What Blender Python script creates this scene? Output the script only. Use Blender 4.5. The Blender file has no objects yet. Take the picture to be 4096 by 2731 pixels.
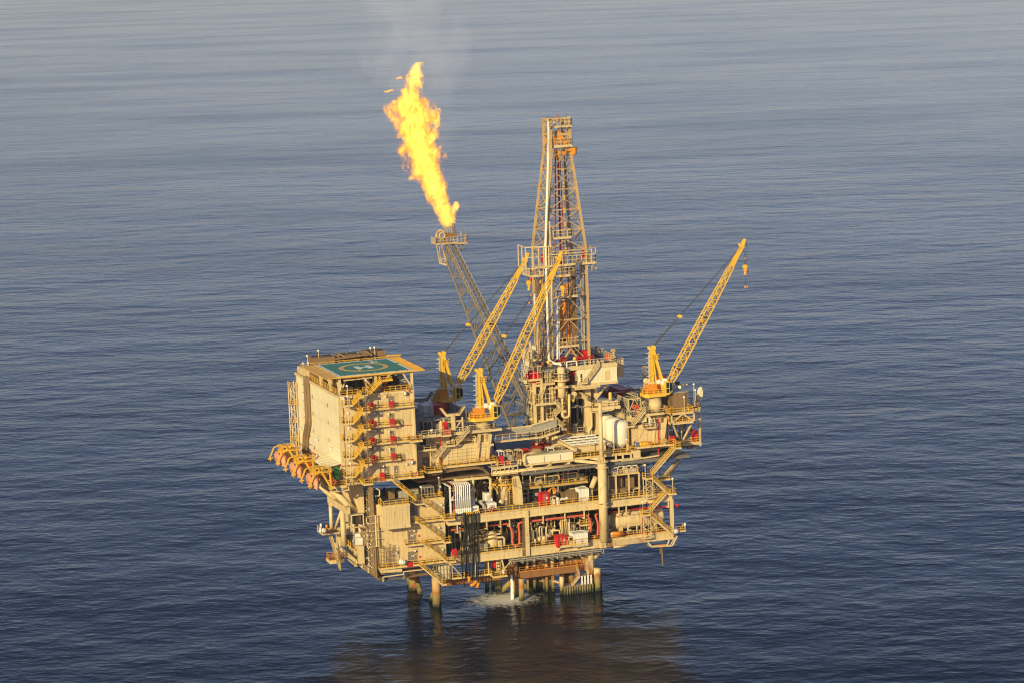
import bpy, math, random
from mathutils import Vector, Matrix
random.seed(7)
SC = bpy.context.scene
COL = SC.collection
R = math.radians
V = Vector

# ------------------------------------------------------------------ camera
cd = bpy.data.cameras.new('camera'); cam = bpy.data.objects.new('camera', cd); COL.objects.link(cam)
cd.sensor_width = 36.0; cd.lens = 92.2852; cd.clip_start = 1.0; cd.clip_end = 60000.0
cam.matrix_world = Matrix(((0.9404660, 0.0841588, -0.3293037, -191.9081328), (-0.3381014, 0.1324412, -0.9317440, -537.6339741), (-0.0348011, 0.9876116, 0.1530106, 146.8832890), (0.0000000, 0.0000000, 0.0000000, 1.0000000)))
SC.camera = cam

# ------------------------------------------------------------------ sky and sun
SUN_EL, SUN_AZ = 18.0, 45.0            # degrees; azimuth measured to the left of the long front
sx, sy = -math.sin(R(SUN_AZ)) * math.cos(R(SUN_EL)), -math.cos(R(SUN_AZ)) * math.cos(R(SUN_EL))
SUND = V((sx, sy, math.sin(R(SUN_EL))))
W = bpy.data.worlds.new("World"); SC.world = W; W.use_nodes = True
wn = W.node_tree; bg = wn.nodes['Background']
sky = wn.nodes.new('ShaderNodeTexSky'); sky.sky_type = 'NISHITA'; sky.sun_disc = False
sky.sun_elevation = R(SUN_EL); sky.sun_rotation = R(180.0 + SUN_AZ)
sky.altitude = 0.0; sky.air_density = 1.0; sky.dust_density = 0.7; sky.ozone_density = 3.0
bg.inputs[1].default_value = 0.08
tint = wn.nodes.new('ShaderNodeMix'); tint.data_type = 'RGBA'; tint.blend_type = 'MULTIPLY'; tint.inputs[0].default_value = 1.0
tint.inputs[7].default_value = (1.06, 0.92, 1.09, 1.0)        # slightly violet late-afternoon air
tcw = wn.nodes.new('ShaderNodeTexCoord'); spw = wn.nodes.new('ShaderNodeSeparateXYZ'); mrw = wn.nodes.new('ShaderNodeMapRange'); bank = wn.nodes.new('ShaderNodeVectorMath'); bank.operation = 'SCALE'
wn.links.new(tcw.outputs['Generated'], spw.inputs[0]); wn.links.new(spw.outputs[2], mrw.inputs[0])       # pale bank of sea haze low in the sky
mrw.inputs[1].default_value = 0.0; mrw.inputs[2].default_value = 0.42; mrw.inputs[3].default_value = 1.7; mrw.inputs[4].default_value = 1.0
wn.links.new(sky.outputs[0], bank.inputs[0]); wn.links.new(mrw.outputs[0], bank.inputs['Scale'])
wn.links.new(bank.outputs[0], tint.inputs[6]); wn.links.new(tint.outputs[2], bg.inputs[0])
ld = bpy.data.lights.new('sun', 'SUN'); ld.energy = 4.7; ld.angle = R(0.5); ld.color = (1.0, 0.80, 0.37)
sun = bpy.data.objects.new('sun', ld); COL.objects.link(sun)
sun.rotation_euler = (-SUND).to_track_quat('-Z', 'Y').to_euler()
SC.view_settings.view_transform = 'Standard'; SC.view_settings.look = 'None'
SC.view_settings.exposure = 0.0; SC.view_settings.gamma = 1.0
SC.cycles.filter_width = 1.15; SC.cycles.max_bounces = 6; SC.cycles.diffuse_bounces = 3; SC.cycles.glossy_bounces = 3
SC.cycles.transparent_max_bounces = 12; SC.cycles.volume_bounces = 0
SC.cycles.volume_step_rate = 1.0; SC.cycles.volume_max_steps = 256

# ------------------------------------------------------------------ materials
def nd(nt, t, **k):
    n = nt.nodes.new(t)
    for a, b in k.items(): setattr(n, a, b)
    return n
def base_mat(name):
    m = bpy.data.materials.new(name); m.use_nodes = True
    return m, m.node_tree, m.node_tree.nodes['Principled BSDF']
def mixc(nt, fac, a, b):
    mx = nd(nt, 'ShaderNodeMix', data_type='RGBA')
    for s, i in ((fac, 0), (a, 6), (b, 7)):
        if hasattr(s, 'links'): nt.links.new(s, mx.inputs[i])
        elif i == 0: mx.inputs[0].default_value = s
        else: mx.inputs[i].default_value = (*s, 1)
    return mx.outputs[2]
def ramp(nt, src, a, b, ca=0.0, cb=1.0):
    mr = nd(nt, 'ShaderNodeMapRange'); nt.links.new(src, mr.inputs[0])
    mr.inputs[1].default_value = a; mr.inputs[2].default_value = b
    mr.inputs[3].default_value = ca; mr.inputs[4].default_value = cb
    return mr.outputs[0]
def noise(nt, scale, detail=3.0, mapscale=(1, 1, 1), rough=0.55):
    geo = nd(nt, 'ShaderNodeNewGeometry'); mp = nd(nt, 'ShaderNodeMapping')
    mp.inputs['Scale'].default_value = mapscale
    nt.links.new(geo.outputs['Position'], mp.inputs[0])
    n = nd(nt, 'ShaderNodeTexNoise'); nt.links.new(mp.outputs[0], n.inputs['Vector'])
    n.inputs['Scale'].default_value = scale; n.inputs['Detail'].default_value = detail
    n.inputs['Roughness'].default_value = rough
    return n.outputs['Fac']
def paint(name, col, rough=0.5, dirt=0.35, dcol=(0.20, 0.13, 0.07), rust=0.0, rcol=(0.28, 0.09, 0.025), metal=0.0, lo=0.5, spec=0.35):
    m, nt, b = base_mat(name)
    broad = noise(nt, 0.22, 3.0)
    c = mixc(nt, ramp(nt, broad, 0.35, 0.7, 0.0, 0.5), col, tuple(x * 0.82 for x in col))
    streak = noise(nt, 1.0, 4.0, (1.6, 1.6, 0.22))
    c = mixc(nt, ramp(nt, streak, lo, 0.85, 0.0, dirt), c, dcol)
    if rust > 0:
        rn = noise(nt, 0.8, 6.0, (1, 1, 0.45), 0.65)
        c = mixc(nt, ramp(nt, rn, 0.62 - 0.25 * rust, 0.78 - 0.2 * rust, 0.0, 0.9), c, rcol)
    nt.links.new(c, b.inputs['Base Color'])
    b.inputs['Roughness'].default_value = rough; b.inputs['Metallic'].default_value = metal
    b.inputs['Specular IOR Level'].default_value = spec
    fine = noise(nt, 3.0, 4.0)
    bp = nd(nt, 'ShaderNodeBump'); bp.inputs['Strength'].default_value = 0.12; bp.inputs['Distance'].default_value = 0.02
    nt.links.new(fine, bp.inputs['Height']); nt.links.new(bp.outputs[0], b.inputs['Normal'])
    return m
def emit(name, col, s):
    m, nt, b = base_mat(name)
    b.inputs['Base Color'].default_value = (*col, 1); b.inputs['Emission Color'].default_value = (*col, 1)
    b.inputs['Emission Strength'].default_value = s
    return m
CREAM = paint('cream_paint', (0.74, 0.59, 0.33), dirt=0.6, dcol=(0.30, 0.19, 0.09), rust=0.22)
PALE = paint('pale_panel', (0.85, 0.78, 0.56), dirt=0.12, dcol=(0.5, 0.36, 0.2))
TAN = paint('tan_cladding', (0.74, 0.575, 0.32), dirt=0.35, dcol=(0.36, 0.22, 0.10), rust=0.08)
SILO = paint('silo_white', (0.84, 0.80, 0.68), dirt=0.2, dcol=(0.5, 0.38, 0.22))
MARK = paint('marking_white', (0.92, 0.92, 0.90), dirt=0.08, dcol=(0.6, 0.5, 0.4), spec=0.2)
WHITE = paint('white_paint', (0.84, 0.83, 0.80), dirt=0.14, dcol=(0.5, 0.4, 0.3))
YEL = paint('yellow_paint', (0.80, 0.47, 0.05), dirt=0.25, dcol=(0.35, 0.16, 0.03), rough=0.45)
YELC = paint('crane_yellow', (0.86, 0.55, 0.07), dirt=0.25, dcol=(0.5, 0.22, 0.03), rough=0.4)
NET = paint('net_yellow', (0.90, 0.52, 0.07), dirt=0.2, dcol=(0.45, 0.22, 0.04))
ORANGE = paint('orange_paint', (0.78, 0.30, 0.03), dirt=0.3, dcol=(0.25, 0.09, 0.02))
RED = paint('red_paint', (0.62, 0.025, 0.035), dirt=0.25, dcol=(0.3, 0.02, 0.02), rough=0.4)
DRED = paint('dull_red_paint', (0.36, 0.035, 0.02), dirt=0.4, rust=0.2)
PINK = paint('faded_red_pipe', (0.66, 0.13, 0.08), dirt=0.3, dcol=(0.4, 0.08, 0.05))
SALMON = paint('faded_orange_hull', (0.82, 0.36, 0.19), dirt=0.3, dcol=(0.6, 0.22, 0.10))
GREEN = paint('green_tarp', (0.05, 0.30, 0.04), dirt=0.2, dcol=(0.02, 0.1, 0.02))
TEAL = paint('helideck_green', (0.085, 0.29, 0.24), rough=0.75, dirt=0.25, dcol=(0.14, 0.27, 0.20), spec=0.15)
RINGY = paint('ring_yellow', (0.80, 0.52, 0.17), dirt=0.1, dcol=(0.6, 0.35, 0.1), spec=0.15)
GREY = paint('deck_grey', (0.20, 0.20, 0.20), rough=0.7, dirt=0.4, dcol=(0.10, 0.08, 0.06), rust=0.15)
GALV = paint('galvanised_steel', (0.40, 0.38, 0.34), dirt=0.4, rust=0.15)
DOORG = paint('grey_door', (0.24, 0.20, 0.16), dirt=0.3, dcol=(0.12, 0.09, 0.06))
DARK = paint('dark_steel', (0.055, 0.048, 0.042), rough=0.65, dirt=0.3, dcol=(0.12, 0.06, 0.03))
BROWN = paint('brown_steel', (0.25, 0.165, 0.085), rough=0.6, dirt=0.4, dcol=(0.10, 0.06, 0.03), rust=0.2)
CABLE = paint('cable_brown', (0.26, 0.17, 0.085), rough=0.6, dirt=0.4, dcol=(0.10, 0.06, 0.03))
HOSE = paint('black_hose', (0.018, 0.017, 0.016), rough=0.5, dirt=0.2, dcol=(0.05, 0.04, 0.03))
RUST = paint('rusty_steel', (0.30, 0.15, 0.06), rough=0.8, dirt=0.5, dcol=(0.10, 0.045, 0.02), rust=0.6)
RUSTP = paint('rust_streaked_cream', (0.62, 0.48, 0.28), rough=0.7, dirt=0.5, rust=0.45)
FLAREM = paint('weathered_grey_steel', (0.23, 0.19, 0.145), rough=0.6, dirt=0.45, dcol=(0.14, 0.09, 0.05), rust=0.2)
DERR = paint('derrick_tan_paint', (0.58, 0.40, 0.20), dirt=0.45, dcol=(0.28, 0.13, 0.04), rust=0.15)
BLUE = paint('blue_drum', (0.03, 0.16, 0.40), dirt=0.2)
GLASS = None
def glassm():
    m, nt, b = base_mat('cab_glass')
    b.inputs['Base Color'].default_value = (0.012, 0.035, 0.035, 1); b.inputs['Roughness'].default_value = 0.06
    b.inputs['Specular IOR Level'].default_value = 0.6
    return m
GLASS = glassm()
LAMPM = paint('lamp_white', (0.88, 0.87, 0.84), dirt=0.05)
LIT = emit('lit_lamp', (1.0, 0.62, 0.18), 6.0)
def legm():      # steel pile: cream above, rust below, weed and mussels at the splash zone
    m, nt, b = base_mat('splash_zone_steel')
    geo = nd(nt, 'ShaderNodeNewGeometry'); sp = nd(nt, 'ShaderNodeSeparateXYZ'); nt.links.new(geo.outputs['Position'], sp.inputs[0])
    n = noise(nt, 0.9, 5.0, (1, 1, 0.5)); zz = nd(nt, 'ShaderNodeMath', operation='MULTIPLY_ADD')
    nt.links.new(n, zz.inputs[0]); zz.inputs[1].default_value = 3.2; nt.links.new(sp.outputs[2], zz.inputs[2])
    cr = nd(nt, 'ShaderNodeValToRGB'); nt.links.new(ramp(nt, zz.outputs[0], 1.0, 8.5), cr.inputs[0])
    e = cr.color_ramp.elements; e[0].position = 0.0; e[0].color = (0.02, 0.018, 0.012, 1); e[1].position = 1.0; e[1].color = (0.60, 0.45, 0.25, 1)
    for p, c in ((0.14, (0.05, 0.055, 0.025)), (0.22, (0.20, 0.17, 0.06)), (0.40, (0.34, 0.25, 0.09)), (0.52, (0.36, 0.14, 0.04)), (0.68, (0.52, 0.33, 0.14))):
        x = e.new(p); x.color = (*c, 1)
    nt.links.new(cr.outputs[0], b.inputs['Base Color']); b.inputs['Roughness'].default_value = 0.75
    return m
LEGM = legm()

# ------------------------------------------------------------------ mesh builder
def basis(d):
    d = d.normalized(); up = V((0, 0, 1)) if abs(d.z) < 0.95 else V((0, 1, 0))
    a = d.cross(up).normalized(); return a, a.cross(d).normalized()
class MB:
    def __init__(s): s.v = []; s.f = []; s.k = []
    def add(s, vs, fs):
        n = len(s.v); s.k.append((n, len(s.f))); s.v += [tuple(p) for p in vs]; s.f += [tuple(i + n for i in f) for f in fs]; return s
    def box(s, x0, y0, z0, x1, y1, z1):
        if x0 > x1: x0, x1 = x1, x0
        if y0 > y1: y0, y1 = y1, y0
        if z0 > z1: z0, z1 = z1, z0
        return s.add([(x0,y0,z0),(x1,y0,z0),(x1,y1,z0),(x0,y1,z0),(x0,y0,z1),(x1,y0,z1),(x1,y1,z1),(x0,y1,z1)],
              [(0,3,2,1),(4,5,6,7),(0,1,5,4),(1,2,6,5),(2,3,7,6),(3,0,4,7)])
    def bx(s, c, sz):
        return s.box(c[0]-sz[0]/2, c[1]-sz[1]/2, c[2]-sz[2]/2, c[0]+sz[0]/2, c[1]+sz[1]/2, c[2]+sz[2]/2)
    def fb(s, P, Q, y0, y1): return s.box(P[0], y0, P[2], Q[0], y1, Q[2])
    def bar(s, p, q, w, h=None):
        p, q = V(p), V(q); h = h or w
        if (q - p).length < 1e-4: return s
        a, b = basis(q - p); a = a * w / 2; b = b * h / 2
        vs = [p-a-b, p+a-b, p+a+b, p-a+b, q-a-b, q+a-b, q+a+b, q-a+b]
        return s.add(vs, [(0,3,2,1),(4,5,6,7),(0,1,5,4),(1,2,6,5),(2,3,7,6),(3,0,4,7)])
    def tube(s, p, q, r, n=8, r2=None):
        p, q = V(p), V(q); r2 = r if r2 is None else r2
        if (q - p).length < 1e-4: return s
        a, b = basis(q - p); vs = []
        for c, rr in ((p, r), (q, r2)):
            for i in range(n):
                t = 2 * math.pi * i / n; vs.append(c + a * rr * math.cos(t) + b * rr * math.sin(t))
        fs = [(i, n + i, n + (i + 1) % n, (i + 1) % n) for i in range(n)]
        return s.add(vs, fs + [tuple(range(n)), tuple(range(2 * n - 1, n - 1, -1))])
    def pipe(s, pts, r, n=8, bend=None):
        P = [V(p) for p in pts]; bend = r * 2.5 if bend is None else bend
        out = [P[0]]
        for i in range(1, len(P) - 1):
            a = (P[i-1] - P[i]); c = (P[i+1] - P[i]); bb = min(bend, a.length * 0.45, c.length * 0.45)
            A = P[i] + a.normalized() * bb; Cc = P[i] + c.normalized() * bb
            for t in (0, 0.33, 0.67, 1): out.append(A * (1-t)**2 + P[i] * 2*t*(1-t) + Cc * t*t)
        out.append(P[-1]); rings = []; prev = None; vs = []
        for i, p in enumerate(out):
            d = (out[min(i+1, len(out)-1)] - out[max(i-1, 0)])
            if d.length < 1e-6: d = V((0, 0, 1))
            d.normalize()
            if prev is None: a, b = basis(d)
            else:
                a = prev - d * prev.dot(d)
                if a.length < 1e-5: a, b = basis(d)
                a.normalize(); b = d.cross(a)
            prev = a
            for k in range(n):
                t = 2 * math.pi * k / n; vs.append(p + a * r * math.cos(t) + b * r * math.sin(t))
        m = len(out); fs = []
        for i in range(m - 1):
            for k in range(n): fs.append((i*n+k, (i+1)*n+k, (i+1)*n+(k+1) % n, i*n+(k+1) % n))
        return s.add(vs, fs + [tuple(range(n)), tuple(range(m*n-1, (m-1)*n-1, -1))])
    def lathe(s, c, prof, n=20, axis='z'):
        vs = []; c = V(c)
        for r, h in prof:
            for i in range(n):
                t = 2 * math.pi * i / n; x, y = r * math.cos(t), r * math.sin(t)
                vs.append(c + (V((x, y, h)) if axis == 'z' else V((h, x, y)) if axis == 'x' else V((x, h, -y))))
        m = len(prof); fs = []
        for j in range(m - 1):
            for i in range(n): fs.append((j*n+i, j*n+(i+1) % n, (j+1)*n+(i+1) % n, (j+1)*n+i))
        return s.add(vs, fs + [tuple(range(n-1, -1, -1)), tuple(range((m-1)*n, m*n))])
    def ell(s, c, rx, ry, rz, n=14, m=8):
        prof = []; vs = []
        for j in range(1, m):
            t = math.pi * j / m
            for i in range(n):
                u = 2 * math.pi * i / n
                vs.append((c[0] + rx*math.sin(t)*math.cos(u), c[1] + ry*math.sin(t)*math.sin(u), c[2] - rz*math.cos(t)))
        vs += [(c[0], c[1], c[2]-rz), (c[0], c[1], c[2]+rz)]; k = (m-1)*n; fs = []
        for j in range(m - 2):
            for i in range(n): fs.append((j*n+i, j*n+(i+1) % n, (j+1)*n+(i+1) % n, (j+1)*n+i))
        for i in range(n):
            fs.append((k, (i+1) % n, i)); fs.append((k+1, (m-2)*n+i, (m-2)*n+(i+1) % n))
        return s.add(vs, fs)
    def prism(s, pts, ext):
        n = len(pts); e = V(ext); A = [V(p) for p in pts]
        return s.add(A + [p + e for p in A], [tuple(range(n-1, -1, -1)), tuple(range(n, 2*n))] + [(i, (i+1) % n, n+(i+1) % n, n+i) for i in range(n)])
    def torus(s, c, R0, r, n=14, m=6, axis='y'):
        pts = []
        for i in range(n + 1):
            t = 2*math.pi*i/n
            a, b = R0*math.cos(t), R0*math.sin(t)
            pts.append(V(c) + (V((a, 0, b)) if axis == 'y' else V((0, a, b)) if axis == 'x' else V((a, b, 0))))
        for p, q in zip(pts, pts[1:]): s.tube(p, q, r, m)
        return s
    def rail(s, pts, h=1.1, step=1.6, w=0.095, mid=True, toe=True):
        P = [V(p) for p in pts]; U = V((0, 0, 1))
        for p, q in zip(P, P[1:]):
            L = (q - p).length
            if L < 0.05: continue
            s.bar(p + U*h, q + U*h, w)
            if mid: s.bar(p + U*h*0.52, q + U*h*0.52, w*0.8)
            if toe: s.bar(p + U*0.08, q + U*0.08, w*0.5, 0.14)
            k = max(1, round(L / step))
            for i in range(k + 1):
                a = p.lerp(q, i / k); s.bar(a, a + U*h, w)
        return s
    def ladder(s, p, q, w, side=(1, 0, 0), r=0.05, step=0.4):
        p, q = V(p), V(q); e = V(side).normalized() * w / 2
        s.bar(p-e, q-e, r*1.6); s.bar(p+e, q+e, r*1.6); k = max(2, int((q-p).length / step))
        for i in range(k + 1):
            a = p.lerp(q, i / k); s.bar(a-e, a+e, r)
        return s
    def truss(s, p, q, side, up, w0, h0, w1, h1, n, c=0.16, l=0.09, faces='stub'):
        p, q = V(p), V(q); side = V(side).normalized(); up = V(up).normalized(); S = []
        for i in range(n + 1):
            t = i / n; o = p.lerp(q, t); w = (w0 + (w1-w0)*t)/2; h = (h0 + (h1-h0)*t)/2
            S.append([o - side*w - up*h, o + side*w - up*h, o + side*w + up*h, o - side*w + up*h])
        for k in range(4): s.bar(S[0][k], S[-1][k], c)
        for i in range(n):
            for k in range(4):
                a, b = k, (k+1) % 4
                if i % 2: a, b = b, a
                s.bar(S[i][a], S[i+1][b], l)
            if i % 3 == 0:
                for k in range(4): s.bar(S[i][k], S[i][(k+1) % 4], l)
        for k in range(4): s.bar(S[n][k], S[n][(k+1) % 4], l)
        return s
    def build_each(s, name, mat, parent, n=1, sm=False):
        """one object for every n primitives of the builder"""
        K = s.k + [(len(s.v), len(s.f))]
        for i in range(0, len(s.k), n):
            j = min(i+n, len(s.k)); m = MB(); (v0, f0), (v1, f1) = K[i], K[j]
            m.v = s.v[v0:v1]; m.f = [tuple(a-v0 for a in f) for f in s.f[f0:f1]]; o = m.build(name, mat, parent)
            if sm: smooth(o)
    def build(s, name, mat, parent=None, label=None, local=False, smooth=False, kind=None):
        me = bpy.data.meshes.new(name)
        vs = s.v
        if parent is not None and not local:
            o = WORLD.get(parent.name, V((0, 0, 0))); vs = [(a-o[0], b-o[1], c-o[2]) for a, b, c in vs]
        me.from_pydata(vs, [], s.f); me.materials.append(mat); me.update()
        if smooth: me.shade_smooth() if hasattr(me, 'shade_smooth') else None
        o = bpy.data.objects.new(name, me); COL.objects.link(o)
        if parent is not None:
            o.parent = parent; WORLD[o.name] = WORLD.get(parent.name, V((0, 0, 0)))
        if label: o['label'] = label
        if kind: o['kind'] = kind
        return o
WORLD = {}
def thing(name, label, cat, loc=(0, 0, 0), group=None, rz=0.0):
    o = bpy.data.objects.new(name, None); COL.objects.link(o); o.location = loc; o.rotation_euler = (0, 0, rz)
    o.empty_display_size = 0.5
    WORLD[o.name] = V(loc); o['label'] = label; o['category'] = cat
    if group: o['group'] = group
    return o
def tag(o, label, cat, group=None, kind=None):
    o['label'] = label; o['category'] = cat
    if group: o['group'] = group
    if kind: o['kind'] = kind
    return o
def copy_tree(o, loc=None, label=None, parent=None, rz=None):
    c = o.copy(); COL.objects.link(c)
    if parent is not None: c.parent = parent
    for ch in list(o.children): copy_tree(ch, parent=c)
    if loc is not None: c.location = loc
    if rz is not None: c.rotation_euler = (0, 0, rz)
    if label: c['label'] = label
    return c
def smooth(o):
    for p in o.data.polygons: p.use_smooth = True
    return o
def mix3(a, b, t): return tuple(x + (y-x)*t for x, y in zip(a, b))
def stair(label, P, Q, y0, y1, rails=YEL, body=CREAM, group=None, sw=0.30):
    """flight of stairs between two points (front stringer), y0..y1 wide"""
    t = thing('stairway', label, 'stairs', ((P[0]+Q[0])/2, y0, min(P[2], Q[2])), group)
    a = MB()
    for y in (y0, y1): a.bar((P[0], y, P[2]), (Q[0], y, Q[2]), 0.10, sw)
    a.build('stringer', body, t)
    n = max(4, int(abs(P[2]-Q[2]) / 0.27)); tr = MB()
    for i in range(n + 1):
        c = mix3(P, Q, i / n); tr.bx((c[0], (y0+y1)/2, c[2]+0.06), (0.30, abs(y1-y0)-0.12, 0.05))
    tr.build('tread', GALV, t)
    r = MB(); U = 1.05
    for y in (y0, y1):
        A, B = V((P[0], y, P[2])), V((Q[0], y, Q[2]))
        for h in (0.55, U): r.bar(A+V((0,0,h)), B+V((0,0,h)), 0.10)
        k = max(2, int((B-A).length/1.5))
        for i in range(k+1):
            c = A.lerp(B, i/k); r.bar(c, c+V((0,0,U)), 0.10)
    r.build('handrail', rails, t)
    return t
def walkway(label, x0, x1, z, y0, y1, rails=YEL, body=CREAM, sides='FLR', th=0.3, group=None, name='walkway', gaps=()):
    if x0 > x1: x0, x1 = x1, x0
    t = thing(name, label, 'walkway', ((x0+x1)/2, (y0+y1)/2, z-th), group)
    MB().box(x0, y0, z-th, x1, y1, z).build('deck', body, t)
    MB().box(x0+.08, y0+.08, z+0.004, x1-.08, y1-.04, z+0.03).build('grating', BROWN if body is CREAM else body, t)
    r = MB(); f = y0+0.05; b = y1-0.05
    if 'F' in sides:
        xs = [x0+.05]; 
        for g0, g1 in gaps: r.rail([(xs[-1], f, z), (g0, f, z)]); xs.append(g1)
        r.rail([(xs[-1], f, z), (x1-.05, f, z)])
    if 'B' in sides: r.rail([(x0+.05, b, z), (x1-.05, b, z)])
    if 'L' in sides: r.rail([(x0+.05, f, z), (x0+.05, b, z)])
    if 'R' in sides: r.rail([(x1-.05, f, z), (x1-.05, b, z)])
    if r.v: r.build('railing', rails, t)
    return t
def ribs(mb, axis, a0, a1, fixed, z0, z1, step, w=0.09, d=0.06):
    """standing seams on a clad wall; axis 'x' = wall facing -Y, 'y' = wall facing -X"""
    k = int((a1-a0)/step)
    for i in range(1, k+1):
        a = a0 + (a1-a0)*i/(k+1)
        if axis == 'x': mb.box(a-w/2, fixed-d, z0, a+w/2, fixed+0.02, z1)
        else: mb.box(fixed-d, a-w/2, z0, fixed+0.02, a+w/2, z1)
    return mb
_lamp = None
def wall_lamp(p, label, facing='-y'):
    """bulkhead floodlight on a short bracket, grey-white hood"""
    global _lamp
    if _lamp is None:
        t = thing('wall_lamp', label, 'lamp', p, 'white wall lamps on the platform')
        MB().lathe((0, -0.55, -0.2), [(0.09, 0.26), (0.13, 0.17), (0.26, 0.0), (0.24, -0.03)], 12).build('lamp_shade', LAMPM, t, local=True)
        MB().pipe([(0, 0, 0.25), (0, -0.55, 0.3), (0, -0.55, 0.1)], 0.06, 6).build('bracket', GALV, t, local=True)
        _lamp = t; t.rotation_euler = (0, 0, 0 if facing == '-y' else -math.pi/2); return t
    c = copy_tree(_lamp, p, label, rz=0 if facing == '-y' else -math.pi/2); return c
_pl = None
def post_lamp(p, h, label, double=False):
    t = thing('post_lamp', label, 'lamp', p, 'white floodlights on posts')
    x, y, z = p
    MB().tube((x, y, z), (x, y, z+h), 0.08, 8).build('post', CREAM, t)
    k = MB(); k.lathe((x-0.12, y-0.22, z+h), [(0.10, 0.22), (0.18, 0.18), (0.29, -0.10), (0.26, -0.14)], 12)
    smooth(k.build('lamp_head', LAMPM, t))
    return t


# ================================================================== the sea
def sea_mat():
    m, nt, b = base_mat('sea_water')
    b.inputs['Base Color'].default_value = (0.002, 0.008, 0.024, 1); b.inputs['Roughness'].default_value = 0.10
    b.inputs['IOR'].default_value = 1.14
    def sc(src, k):
        n = nd(nt, 'ShaderNodeMath', operation='MULTIPLY'); nt.links.new(src, n.inputs[0]); n.inputs[1].default_value = k; return n.outputs[0]
    def ad(a, c):
        n = nd(nt, 'ShaderNodeMath', operation='ADD'); nt.links.new(a, n.inputs[0]); nt.links.new(c, n.inputs[1]); return n.outputs[0]
    def sn(scale, det, ms, rough=.55):      # noise in wind axes: crests lie across the wind
        geo = nd(nt, 'ShaderNodeNewGeometry'); mp = nd(nt, 'ShaderNodeMapping', vector_type='TEXTURE')
        mp.inputs['Rotation'].default_value = (0, 0, -R(21)); mp.inputs['Scale'].default_value = (1/ms[0], 1/ms[1], 1)
        nt.links.new(geo.outputs['Position'], mp.inputs[0]); n = nd(nt, 'ShaderNodeTexNoise'); nt.links.new(mp.outputs[0], n.inputs['Vector'])
        n.inputs['Scale'].default_value = scale; n.inputs['Detail'].default_value = det; n.inputs['Roughness'].default_value = rough
        return n.outputs['Fac']
    def pw(a, k):
        n = nd(nt, 'ShaderNodeMath', operation='POWER'); nt.links.new(a, n.inputs[0]); n.inputs[1].default_value = k; return n.outputs[0]
    # heights in metres: low swell, short steep wind waves, chop
    h = sc(sn(0.022, 2.0, (0.7, 1.0)), 1.5)
    h = ad(h, sc(pw(sn(0.10, 3.0, (0.75, 1.0), 0.6), 2.0), 0.62))
    h = ad(h, sc(pw(sn(0.27, 4.0, (0.7, 1.0), 0.65), 2.0), 0.17))
    h = ad(h, sc(sn(1.3, 3.0, (0.8, 1.0), 0.6), 0.04))
    patch = sn(0.0055, 5.0, (0.4, 1.0), 0.65)      # slicks and wind-ruffled patches
    gm = nd(nt, 'ShaderNodeMath', operation='MULTIPLY'); nt.links.new(h, gm.inputs[0]); nt.links.new(ramp(nt, patch, 0.35, 0.65, 0.84, 1.18), gm.inputs[1]); h = gm.outputs[0]
    bp = nd(nt, 'ShaderNodeBump'); bp.inputs['Strength'].default_value = 1.0; bp.inputs['Distance'].default_value = 1.0
    nt.links.new(h, bp.inputs['Height']); nt.links.new(bp.outputs[0], b.inputs['Normal'])
    nt.links.new(ramp(nt, patch, 0.35, 0.65, 0.02, 0.16), b.inputs['Roughness'])
    return m
g = MB()
g.add([(-9000, -2600, 0), (9000, -2600, 0), (9000, 22000, 0), (-9000, 22000, 0)], [(0, 1, 2, 3)])
sea = g.build('sea', sea_mat()); sea['kind'] = 'structure'; sea['label'] = 'open blue sea with low wind waves'

# foam where the discharge water falls
def foam_mat():
    m, nt, b = base_mat('foam')
    b.inputs['Base Color'].default_value = (0.80, 0.80, 0.76, 1); b.inputs['Roughness'].default_value = 0.8
    geo = nd(nt, 'ShaderNodeNewGeometry'); mp = nd(nt, 'ShaderNodeMapping'); nt.links.new(geo.outputs['Position'], mp.inputs[0])
    mp.inputs['Location'].default_value = (FO[0], FO[1], 0)
    mp.inputs['Scale'].default_value = (1/11, 1/9.5, 0)
    ln = nd(nt, 'ShaderNodeVectorMath', operation='LENGTH'); nt.links.new(mp.outputs[0], ln.inputs[0])
    n = noise(nt, 1.1, 6.0, (0.7, 1, 1), 0.7)
    a = nd(nt, 'ShaderNodeMath', operation='MULTIPLY_ADD'); nt.links.new(ln.outputs['Value'], a.inputs[0]); a.inputs[1].default_value = -0.55; nt.links.new(n, a.inputs[2])
    nt.links.new(ramp(nt, a.outputs[0], 0.06, 0.34, 0.0, 0.92), b.inputs['Alpha'])
    return m
WF = (-2.26, 5.27, 0.00)
FO = (-(WF[0]-2.5)/11, -(WF[1]-2.0)/9.5)
g = MB(); n = 40
g.add([(WF[0]-2.5+12*math.cos(6.283*i/n)*(1+.12*math.sin(5*i)), WF[1]-2+10.5*math.sin(6.283*i/n)*(1+.12*math.cos(7*i)), 0.03) for i in range(n)], [tuple(range(n))])
tag(g.build('foam', foam_mat()), 'white foam spreading on the sea where discharge water lands', 'foam', kind='stuff')
random.seed(3)
g = MB(); wt = (-3.08, 2.50, 5.84)
prof = [(0.26 + 0.10*i/14 + random.uniform(-.05, .05), wt[2]*(1-i/14)) for i in range(15)]
g.lathe((wt[0], 2.5, 0), prof, 14)
g.lathe((wt[0]+.2, 2.3, 0), [(0.15 + random.uniform(-.05, .05), 4.2*(1-i/9)) for i in range(10)], 10)
tag(smooth(g.build('falling_water', WHITE)), 'white column of water falling from a pipe into the sea', 'water jet')
t = thing('outfall_pipe', 'rusty outfall pipe curving down above the falling water', 'pipe', (wt[0], 2.5, 5))
MB().pipe([(wt[0], 6, 7.0), (wt[0], 2.5, 7.0), (wt[0], 2.5, wt[2]-.1)], 0.34, 10).build('pipe_bend', RUST, t)

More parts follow.
